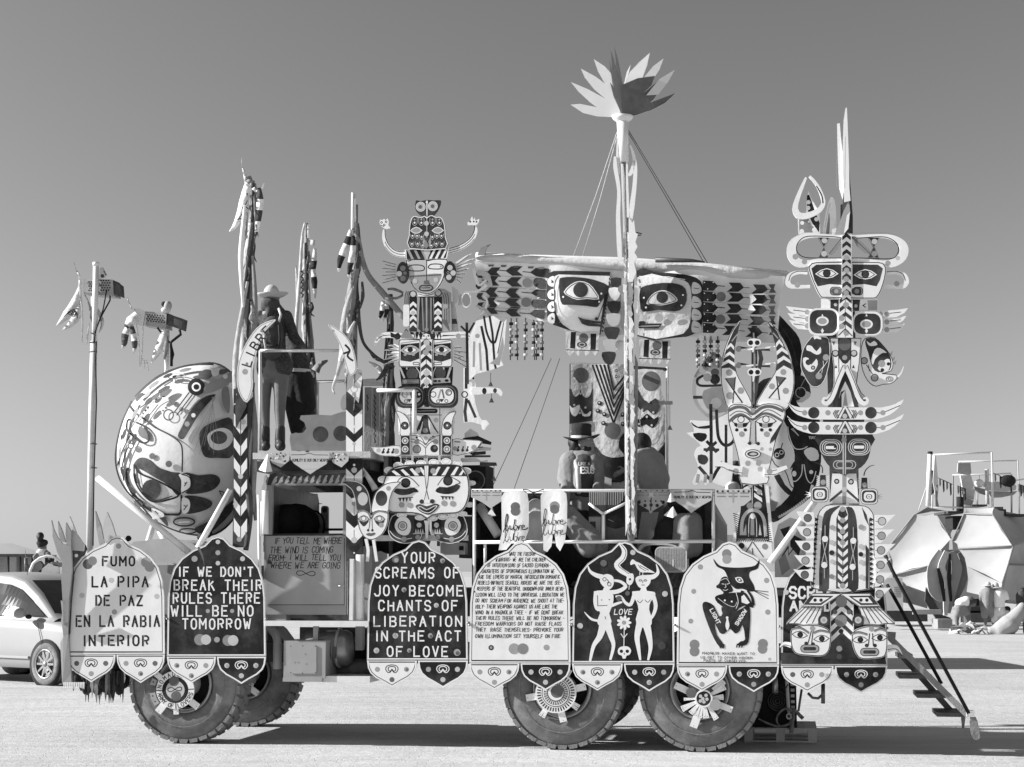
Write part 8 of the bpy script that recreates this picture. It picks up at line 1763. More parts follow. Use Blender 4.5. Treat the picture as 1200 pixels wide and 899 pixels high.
# draped cloths, cushions, bags on the deck
Z(0,0,1)
for nm,lb,sh,m in(('draped_cloth','crumpled pale cloth hanging inside the rail between the two libre cloths',[('c',(628,595,.3),.10,(624,640,.3),.16),('e',(630,612,.25),.13),('c',(636,600,.25),.05,(615,648,.15),.07)],'cloth_light'),
                  ('draped_cloth','grey draped cloth falling over the rail right of the libre cloths',[('c',(668,600,.35),.07,(700,640,.3),.12),('c',(672,615,.3),.12,(690,640,.25),.13),('c',(666,612,.2),.05,(706,636,.1),.04)],'cloth_mid'),
                  ('cushion','puffy pale cushion propped inside the rear rail',[('c',(800,612,.5),.10,(799,642,.5),.11),('c',(812,611,.5),.10,(813,642,.48),.10),('c',(806,611,.46),.09,(806,644,.44),.1)],'cloth_mid'),
                  ('bag','black bag lying left of the puffy cushion',[('e',(785,625,.6),.17),('e',(778,640,.6),.15)],'cloth_black'),
                  ('bag','black soft bag on the deck behind the grey draped cloth',[('e',(676,652,.7),.2),('e',(655,655,.8),.17),('e',(640,658,.7),.15)],'cloth_black')):
    c0=sh[0][1]if sh[0][0]== 'e' else sh[0][1]
    S2=[('e',FT.P(*s_[1]),(s_[2],s_[2]*.8,s_[2]))if s_[0]== 'e' else('c',FT.P(*s_[1]),s_[2],FT.P(*s_[3]),s_[4])for s_ in sh]
    t=thingp(nm,lb,'cloth' if nm[0]== 'd' else nm,c0[0],655,c0[2]);blob('fabric',FT,S2,.02,m,t)
BS=thingp('basket','woven striped basket behind the horned dancers board','basket',777,668,.35)
Z(690,565,8)
b=B(v=.35);b.plate(rrect(620,605,920,850,50),'wood_light',th=.35);[b.line([(640+k*15,625),(640+k*15,800)],3,'G')for k in range(18)];b.line(rrect(625,610,915,840,46),9,'W',closed=True);b.disc(790,760,10,'W',ry=40);part('weave',b,BS)
b=B(v=.36);b.band([(470,640),(500,600),(560,580),(640,578),(740,585),(820,600)],[30,30,26,24,20,10],'L',th=.2,smooth=3);part('rim',b,BS)
Z(0,0,1)
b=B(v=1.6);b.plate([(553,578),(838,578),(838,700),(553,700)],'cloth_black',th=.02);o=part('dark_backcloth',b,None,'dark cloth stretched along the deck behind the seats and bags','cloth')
b=B(v=.6);b.plate([(735,580),(778,580),(776,655),(735,655)],'cloth_dark',th=.02);b.paint(sm([(752,600),(772,600),(766,630),(758,655),(744,655)],1),'cloth_mid');o=part('hanging_cloth',b,None,'dark cloth with one pale fold hanging under the patterned valance right of the mast','cloth')
b=B(v=.5);b.plate([(826,590),(837,582),(837,660),(826,660)],'K',th=.03);o=part('black_post_board',b,None,'narrow black board at the rear end of the deck rail','board')
b=B(v=.55);b.plate([(838,590),(852,615),(853,660),(838,660)],'L',th=.03);b.paint([(838,600),(852,618),(852,636),(838,630)],'C');o=part('grey_side_board',b,None,'pale grey angled board between the rail end and the goat figure','board')
GB=thingp('glass_tumbler','dark lidded jar and pale cup beside the goat figure left arm','jar',862,575,.3)
b=B();c=FT.P(862,560,.3);b.lathe(c,(0,0,1),[(-.16,.06),(.1,.065),(.15,.05),(.17,.05),(.18,.001)],'cloth_dark',16);part('jar',b,GB);b=B();c=FT.P(858,572,.2);b.lathe(c,(0,0,1),[(-.1,.07),(.02,.08),(.06,.05),(.07,.001)],'L',16);part('cup',b,GB)
VD=thingp('valance','pale patterned valance board hanging in front of the goat figure waist','valance',860,590,-.04,'patterned valances');Z(820,500,5.619)
P1('cloth',VD,[(100,415),(335,410),(340,480),(290,520),(180,540),(100,480)],'L',-.04,lambda b:(stencil(b,105,335,420,500)),th=.006)
TB=thingp('leaning_tube','pale cardboard tube leaning inside the front corner of the deck rail','tube',575,640,.2);b=B();Z(550,565,8);b.tp([(90,215,.25),(270,500,.2)],.05,'wood_light',12);part('tube',b,TB)
Z(0,0,1)
BX=thingp('crate','white shelf crate with dark cubby holes low behind the big totem face','crate',528,655,.4);b=B();b.boxp(516,636,545,650,.3,.5,'L');part('shelf',b,BX);b=B();b.boxp(538,640,543,645,.28,.3,'black_void');part('knob',b,BX)
# ------------------------------------------------------------------ pallet, generator, stairs
PA=thingp('pallet','wooden pallet lying on the ground behind the rear wheel','pallet',918,862,.1)
Z(870,780,8.99)
x0=FT.P(872,850,1.15)[0];x1=FT.P(957,850,1.15)[0];zt=.155;PV=1.15
for i in range(5):b=B();b.box((x0,PV+i*.2,zt-.018),(x1,PV+.11+i*.2,zt),'wood_light');part('deck_board',b,PA)
for i in range(3):b=B();b.box((x0,PV+i*.4,.004),(x1,PV+.1+i*.4,.022),'wood_light');part('bottom_board',b,PA)
for i in range(3):
    for j in range(3):xx=x0+.0+j*((x1-x0)-.09)/2;b=B();b.box((xx,PV+i*.4,.022),(xx+.09,PV+.1+i*.4,zt-.018),'wood_light');part('block',b,PA)
GE=thing('generator','black compressor unit with a round ribbed face strapped on the pallet','generator',((x0+x1)/2-.1,1.5,zt))
b=B();ua=FT.P(884,850,1.2)[0];ub=FT.P(934,850,1.2)[0];b.box((ua,1.2,zt),(ub,1.9,zt+.62),'black_void');g_=part('housing',b,GE)
c=FT.P(*q(370,375),1.19);b=B()
for r in(.10,.075,.05,.025):b.tube([c+Vector((r*cos(a),0,r*sin(a)))for a in[2*pi*k/20 for k in range(21)]],.008,'dark_steel',6)
part('ribbed_face',b,g_)
for k in range(7):b=B();b.box((ub-.06,1.185,zt+.08+k*.06),(ub-.02,1.2,zt+.11+k*.06),'steel');part('slot',b,g_)
ST=thingp('ratchet_strap','loose pale webbing strap looped over the black generator and pallet','strap',920,850,1.1)
ribbon('webbing',ST,[(460,0),(470,200),(485,440),(490,560)],[44,36,34,34],'cloth_light',1.1);ribbon('webbing',ST,[(170,560),(270,610),(380,640),(480,620),(540,560),(520,480),(440,460),(370,530),(365,600),(400,640)],[12,24,24,26,30,26,22,22,18,12],'cloth_mid',1.05);ribbon('webbing',ST,[(500,460),(560,480),(610,530),(640,560)],[24,34,40,40],'cloth_mid',1.08);ribbon('webbing',ST,[(515,540),(520,620),(515,710)],[44,50,46],'cloth_mid',1.12)
b=B(v=1.04);b.plate(ell(490,535,30,34,14),'steel',th=.03);b.disc(490,535,18,'D');part('ratchet',b,ST)
Z(870,780,8.99)
for pts,r,m in(([(340,120,.5),(345,290,.5)],.03,'steel'),([(625,250,.6),(590,480,.6)],.012,'dark_steel'),([(850,190,.3),(850,400,.3)],.02,'dark_steel'),([(690,290,.3),(740,340,.3),(800,345,.3),(850,300,.3)],.014,'dark_steel'),([(380,180,.5),(450,250,.5),(480,200,.5)],.008,'black_void')):b=B();b.tp(pts,r,m);part('rear_bracket',b,TRUCK)
# stairs
SR=thingp('stairs','steep wooden stairs with two dark handrails leaning down from the rear of the truck','stairs',1090,866,.3)
Z(1030,640,3.747)
def rt(name,pts,r,m,par=SR,n=8):b=B();b.tp(pts,r,m,n);return part(name,b,par)
def plank3(name,pa,pb,w_,th,m,par,up=(0,1,0)):
    """a straight rectangular board from pa to pb"""
    pa,pb=Vector(pa),Vector(pb);d=(pb-pa).normalized();y=Vector(up);y=(y-d*y.dot(d)).normalized();z=d.cross(y);b=B();i=[b.add(p+y*a*w_/2+z*c_*th/2)for p in(pa,pb)for a in(-1,1)for c_ in(-1,1)]
    for f in((0,1,3,2),(4,6,7,5),(0,4,5,1),(2,3,7,6),(0,2,6,4),(1,5,7,3)):b.face([i[k]for k in f],m)
    return part(name,b,par)
A1=pp(30,385,-.05);B1=pp(392,745,-.1);plank3('stringer',A1,B1,.035,.06,'wood_mid',SR)
A2=pp(100,480,.55);B2=pp(330,740,.5);plank3('stringer',A2,B2,.035,.06,'wood_dark',SR)
for(xa,ya,xb,yb)in((70,370,35,380),(105,545,235,560),(185,630,320,645),(272,712,395,728),(95,460,150,470)):
    if xa == 70:continue
    pa=pp(xb,yb,-.05);b=B();wd=.62;b.box((pa.x-(xb-xa)/3.747/110,.0,pa.z-.055),(pa.x,wd,pa.z-.015),'wood_dark' if xa != 95 else 'wood_mid');part('tread',b,SR)
rt('handrail',[(28,40,-.15),(60,110,-.15),(395,735,-.2)],.018,'black_void');rt('handrail',[(35,168,.5),(120,320,.5),(275,605,.45)],.018,'black_void')
b=B();b.boxp(385,725,420,750,-.15,.0,'wood_light');part('foot_block',b,SR)
P1('flap',SR,sm([(400,752),(425,750),(440,800),(442,845),(415,848),(400,800)],2),'cloth_mid',-.12,th=.01);P1('flap',SR,[(360,752),(380,750),(375,800),(365,800)],'cloth_dark',-.05,th=.01)
P1('corner_block',SR,[(32,375),(75,378),(72,410),(40,400)],'wood_mid',.1)

# ------------------------------------------------------------------ minivan
def minivan(label,heading,px,py,lpos,group):
    """front near-side wheel touches the ground at (px, py)"""
    fr=Frame((0,0,0),heading);g=ground(px,py);fr.O=Vector((g.x,g.y,0))-fr.U*lpos+fr.Vv*.82
    t=thing('minivan',label,'car',(0,0,0),fr,group)
    # lower body: u, half width at sill, at belt, sill z, belt z ; greenhouse: u, z roof, half width
    Lw=[(-2.52,.70,.74,.50,.95),(-2.48,.82,.86,.38,1.05),(-2.2,.93,.93,.28,1.10),(-1.2,.95,.96,.26,1.09),(0,.95,.97,.26,1.07),(1.0,.95,.96,.26,1.05),(1.5,.95,.94,.27,1.03),(1.9,.94,.92,.29,.985),(2.25,.90,.86,.30,.91),(2.48,.82,.76,.32,.81),(2.58,.74,.66,.36,.70),(2.60,.70,.62,.42,.56)]
    b=B(fr);rows=[]
    for(u,w0,w1,z0,z1)in sm(Lw,4,False):
        pr=[(w0*.9,z0),(w0,z0+.1),(w0*1.015,z0+(z1-z0)*.45),(w1*1.02,z0+(z1-z0)*.8),(w1*1.0,z1-.03),(w1*.95,z1),(w1*.5,z1+.03),(0,z1+.04)]
        rows.append([b.add((u,-y,z))for y,z in pr]+[b.add((u,y,z))for y,z in pr[::-1][1:]])
    n=len(rows[0])
    for r0,r1 in zip(rows,rows[1:]):
        for k in range(n-1):b.face([r0[k],r0[k+1],r1[k+1],r1[k]],'car_white',True)
    b.face(rows[0][::-1],'car_white');b.face(rows[-1],'car_white');part('body',b,t)
    G_=[(-2.42,1.06,.84,1.1,.80),(-2.3,1.08,.90,1.55,.72),(-2.1,1.09,.92,1.69,.71),(-1.2,1.09,.94,1.75,.73),(-.2,1.07,.95,1.77,.74),(.35,1.06,.95,1.74,.72),(.68,1.05,.94,1.66,.70),(1.1,1.04,.935,1.42,.73),(1.55,1.02,.92,1.10,.80),(1.66,1.01,.90,1.035,.84)]
    def gy(u,z,o=.0):
        for a_,c_ in zip(G_,G_[1:]):
            if a_[0]<= u <= c_[0]:f=(u-a_[0])/(c_[0]-a_[0]);zb,yb,zr,yr=(a_[i]+(c_[i]-a_[i])*f for i in(1,2,3,4));return yb+(yr-yb)*(z-zb)/max(zr-zb,.02)+o
    def gz(u):
        for a_,c_ in zip(G_,G_[1:]):
            if a_[0]<= u <= c_[0]:return a_[3]+(c_[3]-a_[3])*(u-a_[0])/(c_[0]-a_[0])
    b=B(fr);rows=[]
    for(u,zb,yb,zr,yr)in G_:
        pr=[(yb,zb-.03),(yr,zr),(yr*.9,zr+.035),(yr*.45,zr+.06),(0,zr+.065)]
        rows.append([b.add((u,-y,z))for y,z in pr]+[b.add((u,y,z))for y,z in pr[::-1][1:]])
    n=len(rows[0])
    for r0,r1 in zip(rows,rows[1:]):
        for k in range(n-1):b.face([r0[k],r0[k+1],r1[k+1],r1[k]],'car_white',k not in(0,n-2))
    b.face(rows[0][::-1],'car_white');part('roof',b,t)
    for s_ in(-1,1):
        for u0,u1,top in((-.02,1.42,[(-.02,1.66),(.42,1.62),(.70,1.54),(1.10,1.31),(1.42,1.12)]),(-.96,-.10,[(-.96,1.66),(-.10,1.66)]),(-2.14,-1.04,[(-2.14,1.42),(-1.9,1.6),(-1.04,1.65)])):
            b=B(fr);N_=16;g_=[]
            for o_ in(.016,.002):
                for i in range(N_+1):
                    u=u0+(u1-u0)*i/N_;zt=next((a_[1]+(c_[1]-a_[1])*(u-a_[0])/(c_[0]-a_[0])for a_,c_ in zip(top,top[1:])if u <= c_[0]+1e-6),top[-1][1]);z0=1.115
                    for k in range(4):z=z0+(zt-z0)*k/3;g_.append(b.add((u,s_*gy(min(max(u,-2.4),1.6),z,o_),z)))
            for l_ in(0,(N_+1)*4):
                for i in range(N_):
                    for k in range(3):a0=l_+i*4+k;b.face([a0,a0+4,a0+5,a0+1],'car_glass')
            part('side_window',b,t)
        for u,zt in((1.52,1.0),(-.06,1.05),(-1.0,1.06)):
            b=B(fr);b.tube([(u-(.12 if u >1 else 0),s_*.975,zt),(u,s_*.985,.7),(u,s_*.965,.36)],.006,'dark_steel',5);part('door_seam',b,t)
        b=B(fr);b.tube([(-.02,s_*.995,.96),(.2,s_*.995,.96)],.018,'car_white',6);part('door_handle',b,t)
        b=B(fr);b.box((-2.1,s_*.97-.02,.42),(1.2,s_*.97+.02,.46),'car_white');part('side_moulding',b,t)
        b=B(fr);b.sphere((1.12,s_*1.12,1.16),(.06,.13,.085),'car_white',14,10);m_=part('wing_mirror',b,t);b=B(fr);b.sphere((1.2,s_*1.0,1.10),(.06,.05,.04),'black_void',10,6);part('mirror_foot',b,m_)
        b=B(fr);b.sphere((2.42,s_*.66,.74),(.16,.14,.07),'lens',12,8);part('headlight',b,t)
        for u in(1.62,-1.45):
            c=Vector((u,s_*.83,.345));ax=(0,s_,0)
            b=B(fr);b.lathe(c+Vector((0,s_*.125,0)),ax,[(0,.40),(.012,.40),(.014,.30)],'black_void',32);part('wheel_arch',b,t)
            b=B(fr);b.lathe(c,ax,[(-.12,.2),(-.11,.335),(-.06,.345),(.13,.345),(.155,.325),(.16,.25),(.145,.235)],'rubber',32);w_=part('wheel',b,t)
            b=B(fr);b.lathe(c,ax,[(.14,.236),(.08,.225),(.07,.01)],'dark_steel',24)
            for k in range(10):
                a=2*pi*k/10;d=Vector((cos(a),0,sin(a)));e=Vector((-sin(a),0,cos(a)));o=Vector((0,s_*.145,0));b.face([b.add(c+o+d*r+e*ww)for r,ww in((.03,-.02),(.235,-.015),(.235,.015),(.03,.02))],'steel')
            b.lathe(c,ax,[(.15,.24),(.165,.232),(.15,.218)],'steel',24);b.sphere(c+Vector((0,s_*.145,0)),(.045,.02,.045),'steel',10,6);part('rim',b,w_)
    wp=[(1.52,.74,1.10),(1.12,.655,1.40),(.76,.62,1.62)]
    b=B(fr);b.face([b.add((u+.02,-y,z+.075-(.02 if y >.7 else 0)))for u,y,z in wp]+[b.add((u+.02,y,z+.075-(.02 if y >.7 else 0)))for u,y,z in wp[::-1]],'car_glass');part('windscreen',b,t)
    b=B(fr);b.tube([(.5,-.5,1.78),(.42,-.5,2.2)],.004,'dark_steel',5);part('aerial',b,t)
    b=B(fr);b.box((2.56,-.35,.40),(2.63,.35,.54),'black_void');part('grille',b,t)
    return t
minivan('white minivan parked behind the truck front, cut off by the left photo edge',radians(36),61,803,1.62,None)
FV=FB(33)  # unseen trailer behind the boards, added to cast the ground shadow at right
BT2=thingp('box_trailer','unseen box trailer, added for its ground shadow, far behind the rear half of the truck','trailer',840,779,0,None,FV);Z(0,0,1)
c=FV.P(800,779,0);e=FV.P(885,779,0);b=B(FV);b.box((c.x,-.3,.45),(e.x,4.2,2.55),'L');part('box',b,BT2)
for x in(c.x+.3,e.x-.4):
    for y in(-.2,3.9):b=B(FV);b.lathe((x,y,.36),(0,1,0),[(0,.01),(0,.35),(.2,.35),(.2,.01)],'rubber',18);part('wheel',b,BT2)
b=B(FV);b.box((c.x,0,.3),(e.x+.6,3.9,.45),'dark_steel');part('chassis',b,BT2)

# ------------------------------------------------------------------ shade tents and art car at far left
FD=FB(150)
SH=thingp('shade_structure','long flat shade roof on thin posts over pale tents, far away at the left edge','shade structure',-20,690,0,None,FD)
Z(0,0,1)
def fbox(name,x0,y0,x1,y1,v0,v1,m,par,fr):b=B(fr);b.boxp(x0,y0,x1,y1,v0,v1,m);return part(name,b,par)
fbox('roof',-90,649.2,38,651.8,0,8,'tent_dark',SH,FD)
for x in range(-88,40,14):b=B(FD);b.tp([(x,651,1),(x,690,1)],.09,'cloth_dark',6);part('post',b,SH)
for i in range(11):x=-80+i*11+(i %3);fbox('side_cloth',x,653,x+8.6+(i %2),672,3+i %2,3.4+i %2,('cloth_light','tent_white','cloth_grey','cloth_light')[i %4],SH,FD)
rs=random.Random(21)
for i in range(9):
    x=-60+i*13;h=rs.uniform(5,11);b=B(FB(120));fr=b.fr;a=fr.P(x,690,0);hh=h*.07*.9+.6;w_=rs.uniform(1.2,2.2)
    for k in range(6):a0,a1=pi*2*k/6,pi*2*(k+1)/6;b.tri([(a.x+w_*cos(a0),w_*sin(a0),0),(a.x+w_*cos(a1),w_*sin(a1),0),(a.x,0,hh+.5)],'tent_grey' if i %2 else 'tent_white')
    part('tent',b,None,'tiny pointed '+('grey' if i %2 else 'white')+' tent in the far camp under the shade roof','tent','tents in the far camp')
FA=FB(60)
AC=thingp('art_car','small open art car with an arched white frame behind the minivan roof','art car',56,730,0,None,FA)
Z(0,620,11.24)
for pts in([(390,620),(400,540),(440,450),(520,385),(620,355),(720,372),(800,430)],):b=B(FA);b.tp([(x,y,0)for x,y in pts],.05,'metal_white',8);part('arch_frame',b,AC)
for(x0,y0,x1,y1,r,m)in((340,380,345,600,.06,'dark_steel'),(755,390,760,620,.03,'dark_steel'),(345,460,400,520,.04,'dark_steel'),(590,370,690,380,.05,'dark_steel'),(630,380,625,520,.1,'dark_steel')):b=B(FA);b.tp([(x0,y0,.2),(x1,y1,.2)],r,m);part('frame_bar',b,AC)
for pts,m in(([(510,560),(640,450),(760,480),(770,620),(600,640),(500,600)],'cloth_white'),([(590,370),(690,375),(680,440),(595,440)],'cloth_black'),([(400,480),(520,420),(560,470),(540,600),(420,620)],'cloth_mid'),([(680,430),(800,440),(790,500),(700,480)],'cloth_mid')):
    b=B(FA,v=.1);b.plate(pts,m,th=.3);part('body_panel',b,AC)
b=B(FA);b.boxp(380,600,900,900,0,1.5,'cloth_mid');part('chassis',b,AC)
for x in(470,760):b=B(FA);b.lathe(FA.P(*q(x,1100),-.1),(0,1,0),[(0,.01),(0,.33),(.2,.33),(.2,.01)],'rubber',16);part('wheel',b,AC)
PQ=person('person with dark hair and black top sitting on top of the small art car',545,400,.2,fr=FA)
def pf(x,y,v):return FA.P(*q(x,y),v)
blob('body',FA,[('e',pf(530,105,.2),(.1,.1,.13)),('c',pf(535,140,.2),.07,pf(550,200,.2),.14),('c',pf(550,220,.2),.13,pf(560,285,.2),.13),('c',pf(510,200,.2),.05,pf(508,290,.2),.04),('c',pf(600,200,.2),.05,pf(600,290,.2),.04),('c',pf(530,310,.2),.12,pf(455,370,.1),.08),('c',pf(455,370,.1),.075,pf(470,420,.1),.05),('c',pf(580,310,.2),.12,pf(640,330,.1),.09),('c',pf(640,330,.1),.07,pf(650,400,.1),.05)],.035,'skin',PQ)
blob('hair',FA,[('e',pf(530,95,.16),(.14,.13,.15)),('c',pf(530,110,.1),.11,pf(520,145,.1),.08)],.03,'hair',PQ);blob('top',FA,[('c',pf(515,185,.2),.1,pf(590,180,.2),.12),('c',pf(550,190,.2),.17,pf(548,215,.2),.15)],.03,'cloth_black',PQ)
blob('shorts',FA,[('c',pf(550,300,.2),.16,pf(520,320,.2),.14),('c',pf(570,300,.2),.16,pf(600,320,.2),.13)],.03,'cloth_light',PQ)

# ------------------------------------------------------------------ domes at right
DD=56.0;FM=FB(DD)
Z(1020,510,3.594)
def facet(par,pts,m):
    """flat-ish cloth facet; pts: zoom x, y, depth; gets seam hem and thickness"""
    b=B(FM);P_=[FM.P(*q(x,y),v)for x,y,v in pts];c=sum(P_,Vector())/len(P_)
    n=(P_[1]-P_[0]).cross(P_[2]-P_[0]).normalized();n=n if n.y <0 else-n
    i0=[b.add(p)for p in P_];N_=len(P_);mids=[b.add((P_[i]+P_[(i+1)%N_])/2*.93+c*.07-n*.03)for i in range(N_)];inn_=[b.add(p*.62+c*.38-n*.12)for p in P_];ic=b.add(c-n*.17)
    for i in range(N_):
        j=(i+1)%N_;b.face([i0[i],mids[i],inn_[i]],m,True);b.face([mids[i],i0[j],inn_[j]],m,True);b.face([mids[i],inn_[j],inn_[i]],m,True);b.face([inn_[i],inn_[j],ic],m,True)
    return part('cloth_panel',b,par)
def poles(par,segs,r=.03):
    for s_ in segs:b=B(FM);b.tp([(x,y,v-.03)for x,y,v in s_],r,'cloth_mid',6);part('hem_pole',b,par)
D1=thingp('dome_tent','left of the two faceted white dome tents, next to the open dark entrance','dome tent',*q(200,790),1,'faceted dome tents',FM)
a=dict(tl=(185,335,3.2),tr=(275,330,2.2),cap=(245,305,3.2),capr=(325,320,3.4),j=(340,435,1.6),s=(345,400,3.4),l=(72,478,4.2),lb=(95,588,4.0),m=(250,550,1.0),bl=(150,630,3.4),bm=(240,678,1.4),gl=(110,700,3.8),gb=(240,730,1.6))
a={k:(p[0],p[1],p[2]*.5+5)for k,p in a.items()}
for k,m in((('l','tl','tr','j','m','lb'),'tent_white'),(('tl','cap','capr','tr'),'tent_white'),(('tr','capr','s','j'),'tent_grey'),(('lb','m','bm','bl'),'tent_white'),(('bl','bm','gb','gl'),'tent_grey')):facet(D1,[a[i]for i in k],m)
bk=FM;L_=[(60,480,4.2),(95,700,4.0)]
facet(D1,[(76,480,7.4),(185,338,6.8),(340,335,9),(340,700,9),(98,700,7.4)],'tent_grey')
poles(D1,[[a['l'],a['tl'],a['cap']],[a['tr'],a['j']],[a['lb'],a['m']],[a['m'],a['bm']]])
D2=thingp('dome_tent','right of the two faceted white dome tents, its right side in shade','dome tent',*q(520,790),1,'faceted dome tents',FM)
c_=dict(j=(345,445,3.4),tl=(395,330,3.2),tr=(515,335,1.4),tp=(400,308,3.8),tpr=(520,305,2.8),r=(602,468,.3),lm=(370,476,2.9),ml=(405,552,2.5),rb=(580,545,.4),b1=(555,625,.6),bl=(405,660,2.5),br=(545,700,.7),R1=(570,320,4.2),R2=(690,440,3.6),R3=(700,548,3.4),R4=(700,720,3.4),e=(555,690,.7))
c_={k:(p[0],p[1],p[2]if k[0]== 'R' else p[2]*.55)for k,p in c_.items()}
for k,m in((('j','tl','tr','r','lm'),'tent_white'),(('tl','tp','tpr','tr'),'tent_white'),(('lm','r','rb','b1','ml'),'tent_white'),(('ml','b1','br','bl'),'tent_white'),(('tr','tpr','R1','R2','r'),'tent_grey'),(('r','R2','R3','rb'),'tent_grey'),(('rb','R3','R4','e'),'tent_grey')):facet(D2,[c_[i]for i in k],m)
facet(D2,[(560,320,4.2),(700,335,5),(720,460,4.5),(690,440,3.6)],'tent_grey')
facet(D2,[(345,445,3.5),(395,325,3.4),(520,315,6.0),(700,440,7),(700,720,7),(345,720,5)],'tent_grey')
poles(D2,[[c_['j'],c_['tl'],c_['tr'],c_['r']],[c_['lm'],c_['r']],[c_['r'],c_['rb'],c_['b1']],[c_['rb'],c_['R3']]])
EN=thingp('entrance_curtain','dark gathered curtain hanging open in the doorway between the two white domes','curtain',*q(325,800),.8,None,FM)
for i,(pts,m,v)in enumerate((([(300,485),(345,482),(375,490),(408,555),(400,640),(330,700),(300,760),(270,730),(240,600),(255,550)],'tent_grey',2.5),([(235,640),(300,755),(340,770),(330,810),(300,810),(230,700)],'cloth_dark',2.4))):
    P_=B(FM,v=v);P_.plate(pts,m,th=.1);part('curtain_back',P_,EN)
for i,(pts,wd,m,v)in enumerate((([(300,490),(262,560),(270,650),(300,700)],[30,40,50,14],'tent_grey',2.2),([(325,490),(300,560),(330,620),(320,700),(318,760)],[26,30,30,24,14],'cloth_light',2.1),([(345,490),(365,560),(350,640),(330,750)],[20,44,36,14],'tent_grey',2.15),([(375,495),(400,560),(380,640),(345,720)],[16,30,34,12],'cloth_mid',2.25),([(335,500),(332,600),(340,700)],[8,18,10],'cloth_black',2.05),([(285,560),(300,620),(312,700)],[10,20,10],'cloth_black',2.08))):
    old=FT;k=sm(pts,5,False);b=B(FM,v=v);b.band(k,[w_ for w_ in wd],m,th=.08);part('fold',b,EN)
b=B(FM);b.boxp(60,740,240,785,1,1.4,'cloth_dark');b.boxp(180,735,300,755,.9,1.2,'tent_grey');b.boxp(285,775,345,815,.2,1.0,'wood_mid');part('low_clutter',b,None,'dark rugs and low timber at the foot of the dome tents','rug',None,None)
b=B(FM);b.boxp(400,690,470,790,1.6,2.2,'cloth_black');b.boxp(395,720,560,740,1.2,1.6,'cloth_dark');b.boxp(410,750,540,790,1.0,1.5,'wood_dark');o=part('dark_bench',b,None,'dark bench and crates in the shade between the domes behind the people','bench')
TRL=thingp('trailer','small white trailer box with a louvre, seen between the handrails of the stairs','trailer',*q(100,780),6,None,FM)
b=B(FM);b.boxp(55,600,135,765,4.6,7,'W');tb=part('box',b,TRL);b=B(FM);[b.boxp(98,640+k*8,130,643+k*8,4.57,4.6,'C')for k in range(6)];part('louvre',b,tb);b=B(FM);b.boxp(90,758,135,785,4.5,6,'dark_steel');part('undercarriage',b,TRL)
# scaffold platform with pipes, flags and hammock above the domes
SC=thingp('pipe_frame','white pipe scaffold standing above the dome tents','scaffold',*q(400,790),4,None,FM)
Z(1070,520,8.99)
def pipe(pts,v,r,m='metal_white'):b=B(FM);b.tp([(x,y,v)for x,y in pts],r,m,8);part('pipe',b,SC)
b=B(FM);b.tp([(180,90,3.4),(160,660,3.4)],[.085,.105],'metal_white',12);part('thick_post',b,SC);b=B(FM);b.lathe(FM.P(*q(180,92),3.4),(0,0,1),[(-.06,.09),(.03,.09),(.04,.01)],'black_void',12);part('cap',b,SC)
for pts,v,r,m in(([(215,118),(520,105),(825,92)],3,.03,'metal_white'),([(825,90),(835,400),(838,680)],3,.045,'metal_white'),([(215,118),(205,400),(200,680)],3,.03,'metal_white'),([(200,665),(520,675)],3,.03,'metal_white'),([(418,330),(780,325),(1030,312)],5,.025,'metal_white'),([(420,335),(422,700)],5,.03,'cloth_mid'),([(480,190),(1105,178)],6,.025,'metal_white'),([(1100,175),(1115,500),(1120,780)],6,.035,'cloth_light'),([(1035,320),(1038,740)],5,.035,'cloth_mid'),([(495,195),(505,540)],6,.03,'cloth_mid'),([(1040,395),(1180,372)],5,.025,'metal_white'),([(675,520),(675,650)],5,.04,'cloth_light'),([(775,270),(785,640)],4,.07,'cloth_light'),([(140,460),(60,700)],3.4,.02,'cloth_light'),([(700,330),(700,400)],4,.008,'cloth_mid')):pipe(pts,v,r,m)
for pts,lb in(([(265,360),(330,390),(415,430)],'string of small dark pennants tied between the left scaffold pipes'),([(465,442),(520,465),(560,480)],'short string of pennants behind the hanging white sheet'),([(838,308),(900,330),(960,370),(1060,410)],'string of dark pennants tied to the tall right scaffold pipe'),([(1110,425),(1180,450)],'string of pennants at the right edge of the photo')):
    t=thingp('pennant_string',lb,'pennants',*q(*pts[1]),3.2,'pennant strings on the scaffold',FM);b=B(FM);b.tp([(x,y,3.2)for x,y in pts],.015,'cloth_dark',5);part('string',b,t)
    for k in range(4):x=pts[0][0]+(pts[-1][0]-pts[0][0])*(k+.5)/4;y=pts[0][1]+(pts[-1][1]-pts[0][1])*(k+.5)/4;b=B(FM,v=3.2);b.plate([(x-9,y),(x+9,y+4),(x+12,y+60+(k %2)*50),(x-2,y+90+(k %2)*40),(x-8,y+60)],'cloth_dark' if k %2 else 'cloth_mid',th=.02);part('pennant',b,t)
def sheet(name,lb,cat,pieces):
    t=thingp(name,lb,cat,*q(*pieces[0][0][0]),pieces[0][2],None,FM)
    for pts,m,v in pieces:b=B(FM,v=v);b.plate(pts,m,th=.12);part('cloth',b,t)
sheet('hanging_sheet','pale sheet hanging from the scaffold pipe above the domes','sheet',[([(475,205),(605,200),(615,310),(600,330),(500,318),(470,300)],'tent_white',3.9),([(500,335),(610,330),(635,420),(655,480),(640,590),(560,560),(520,460)],'cloth_light',3.8),([(520,500),(560,565),(640,600),(620,650),(530,640)],'tent_white',3.7),([(640,450),(760,480),(765,540),(700,520),(650,480)],'cloth_mid',3.7)])
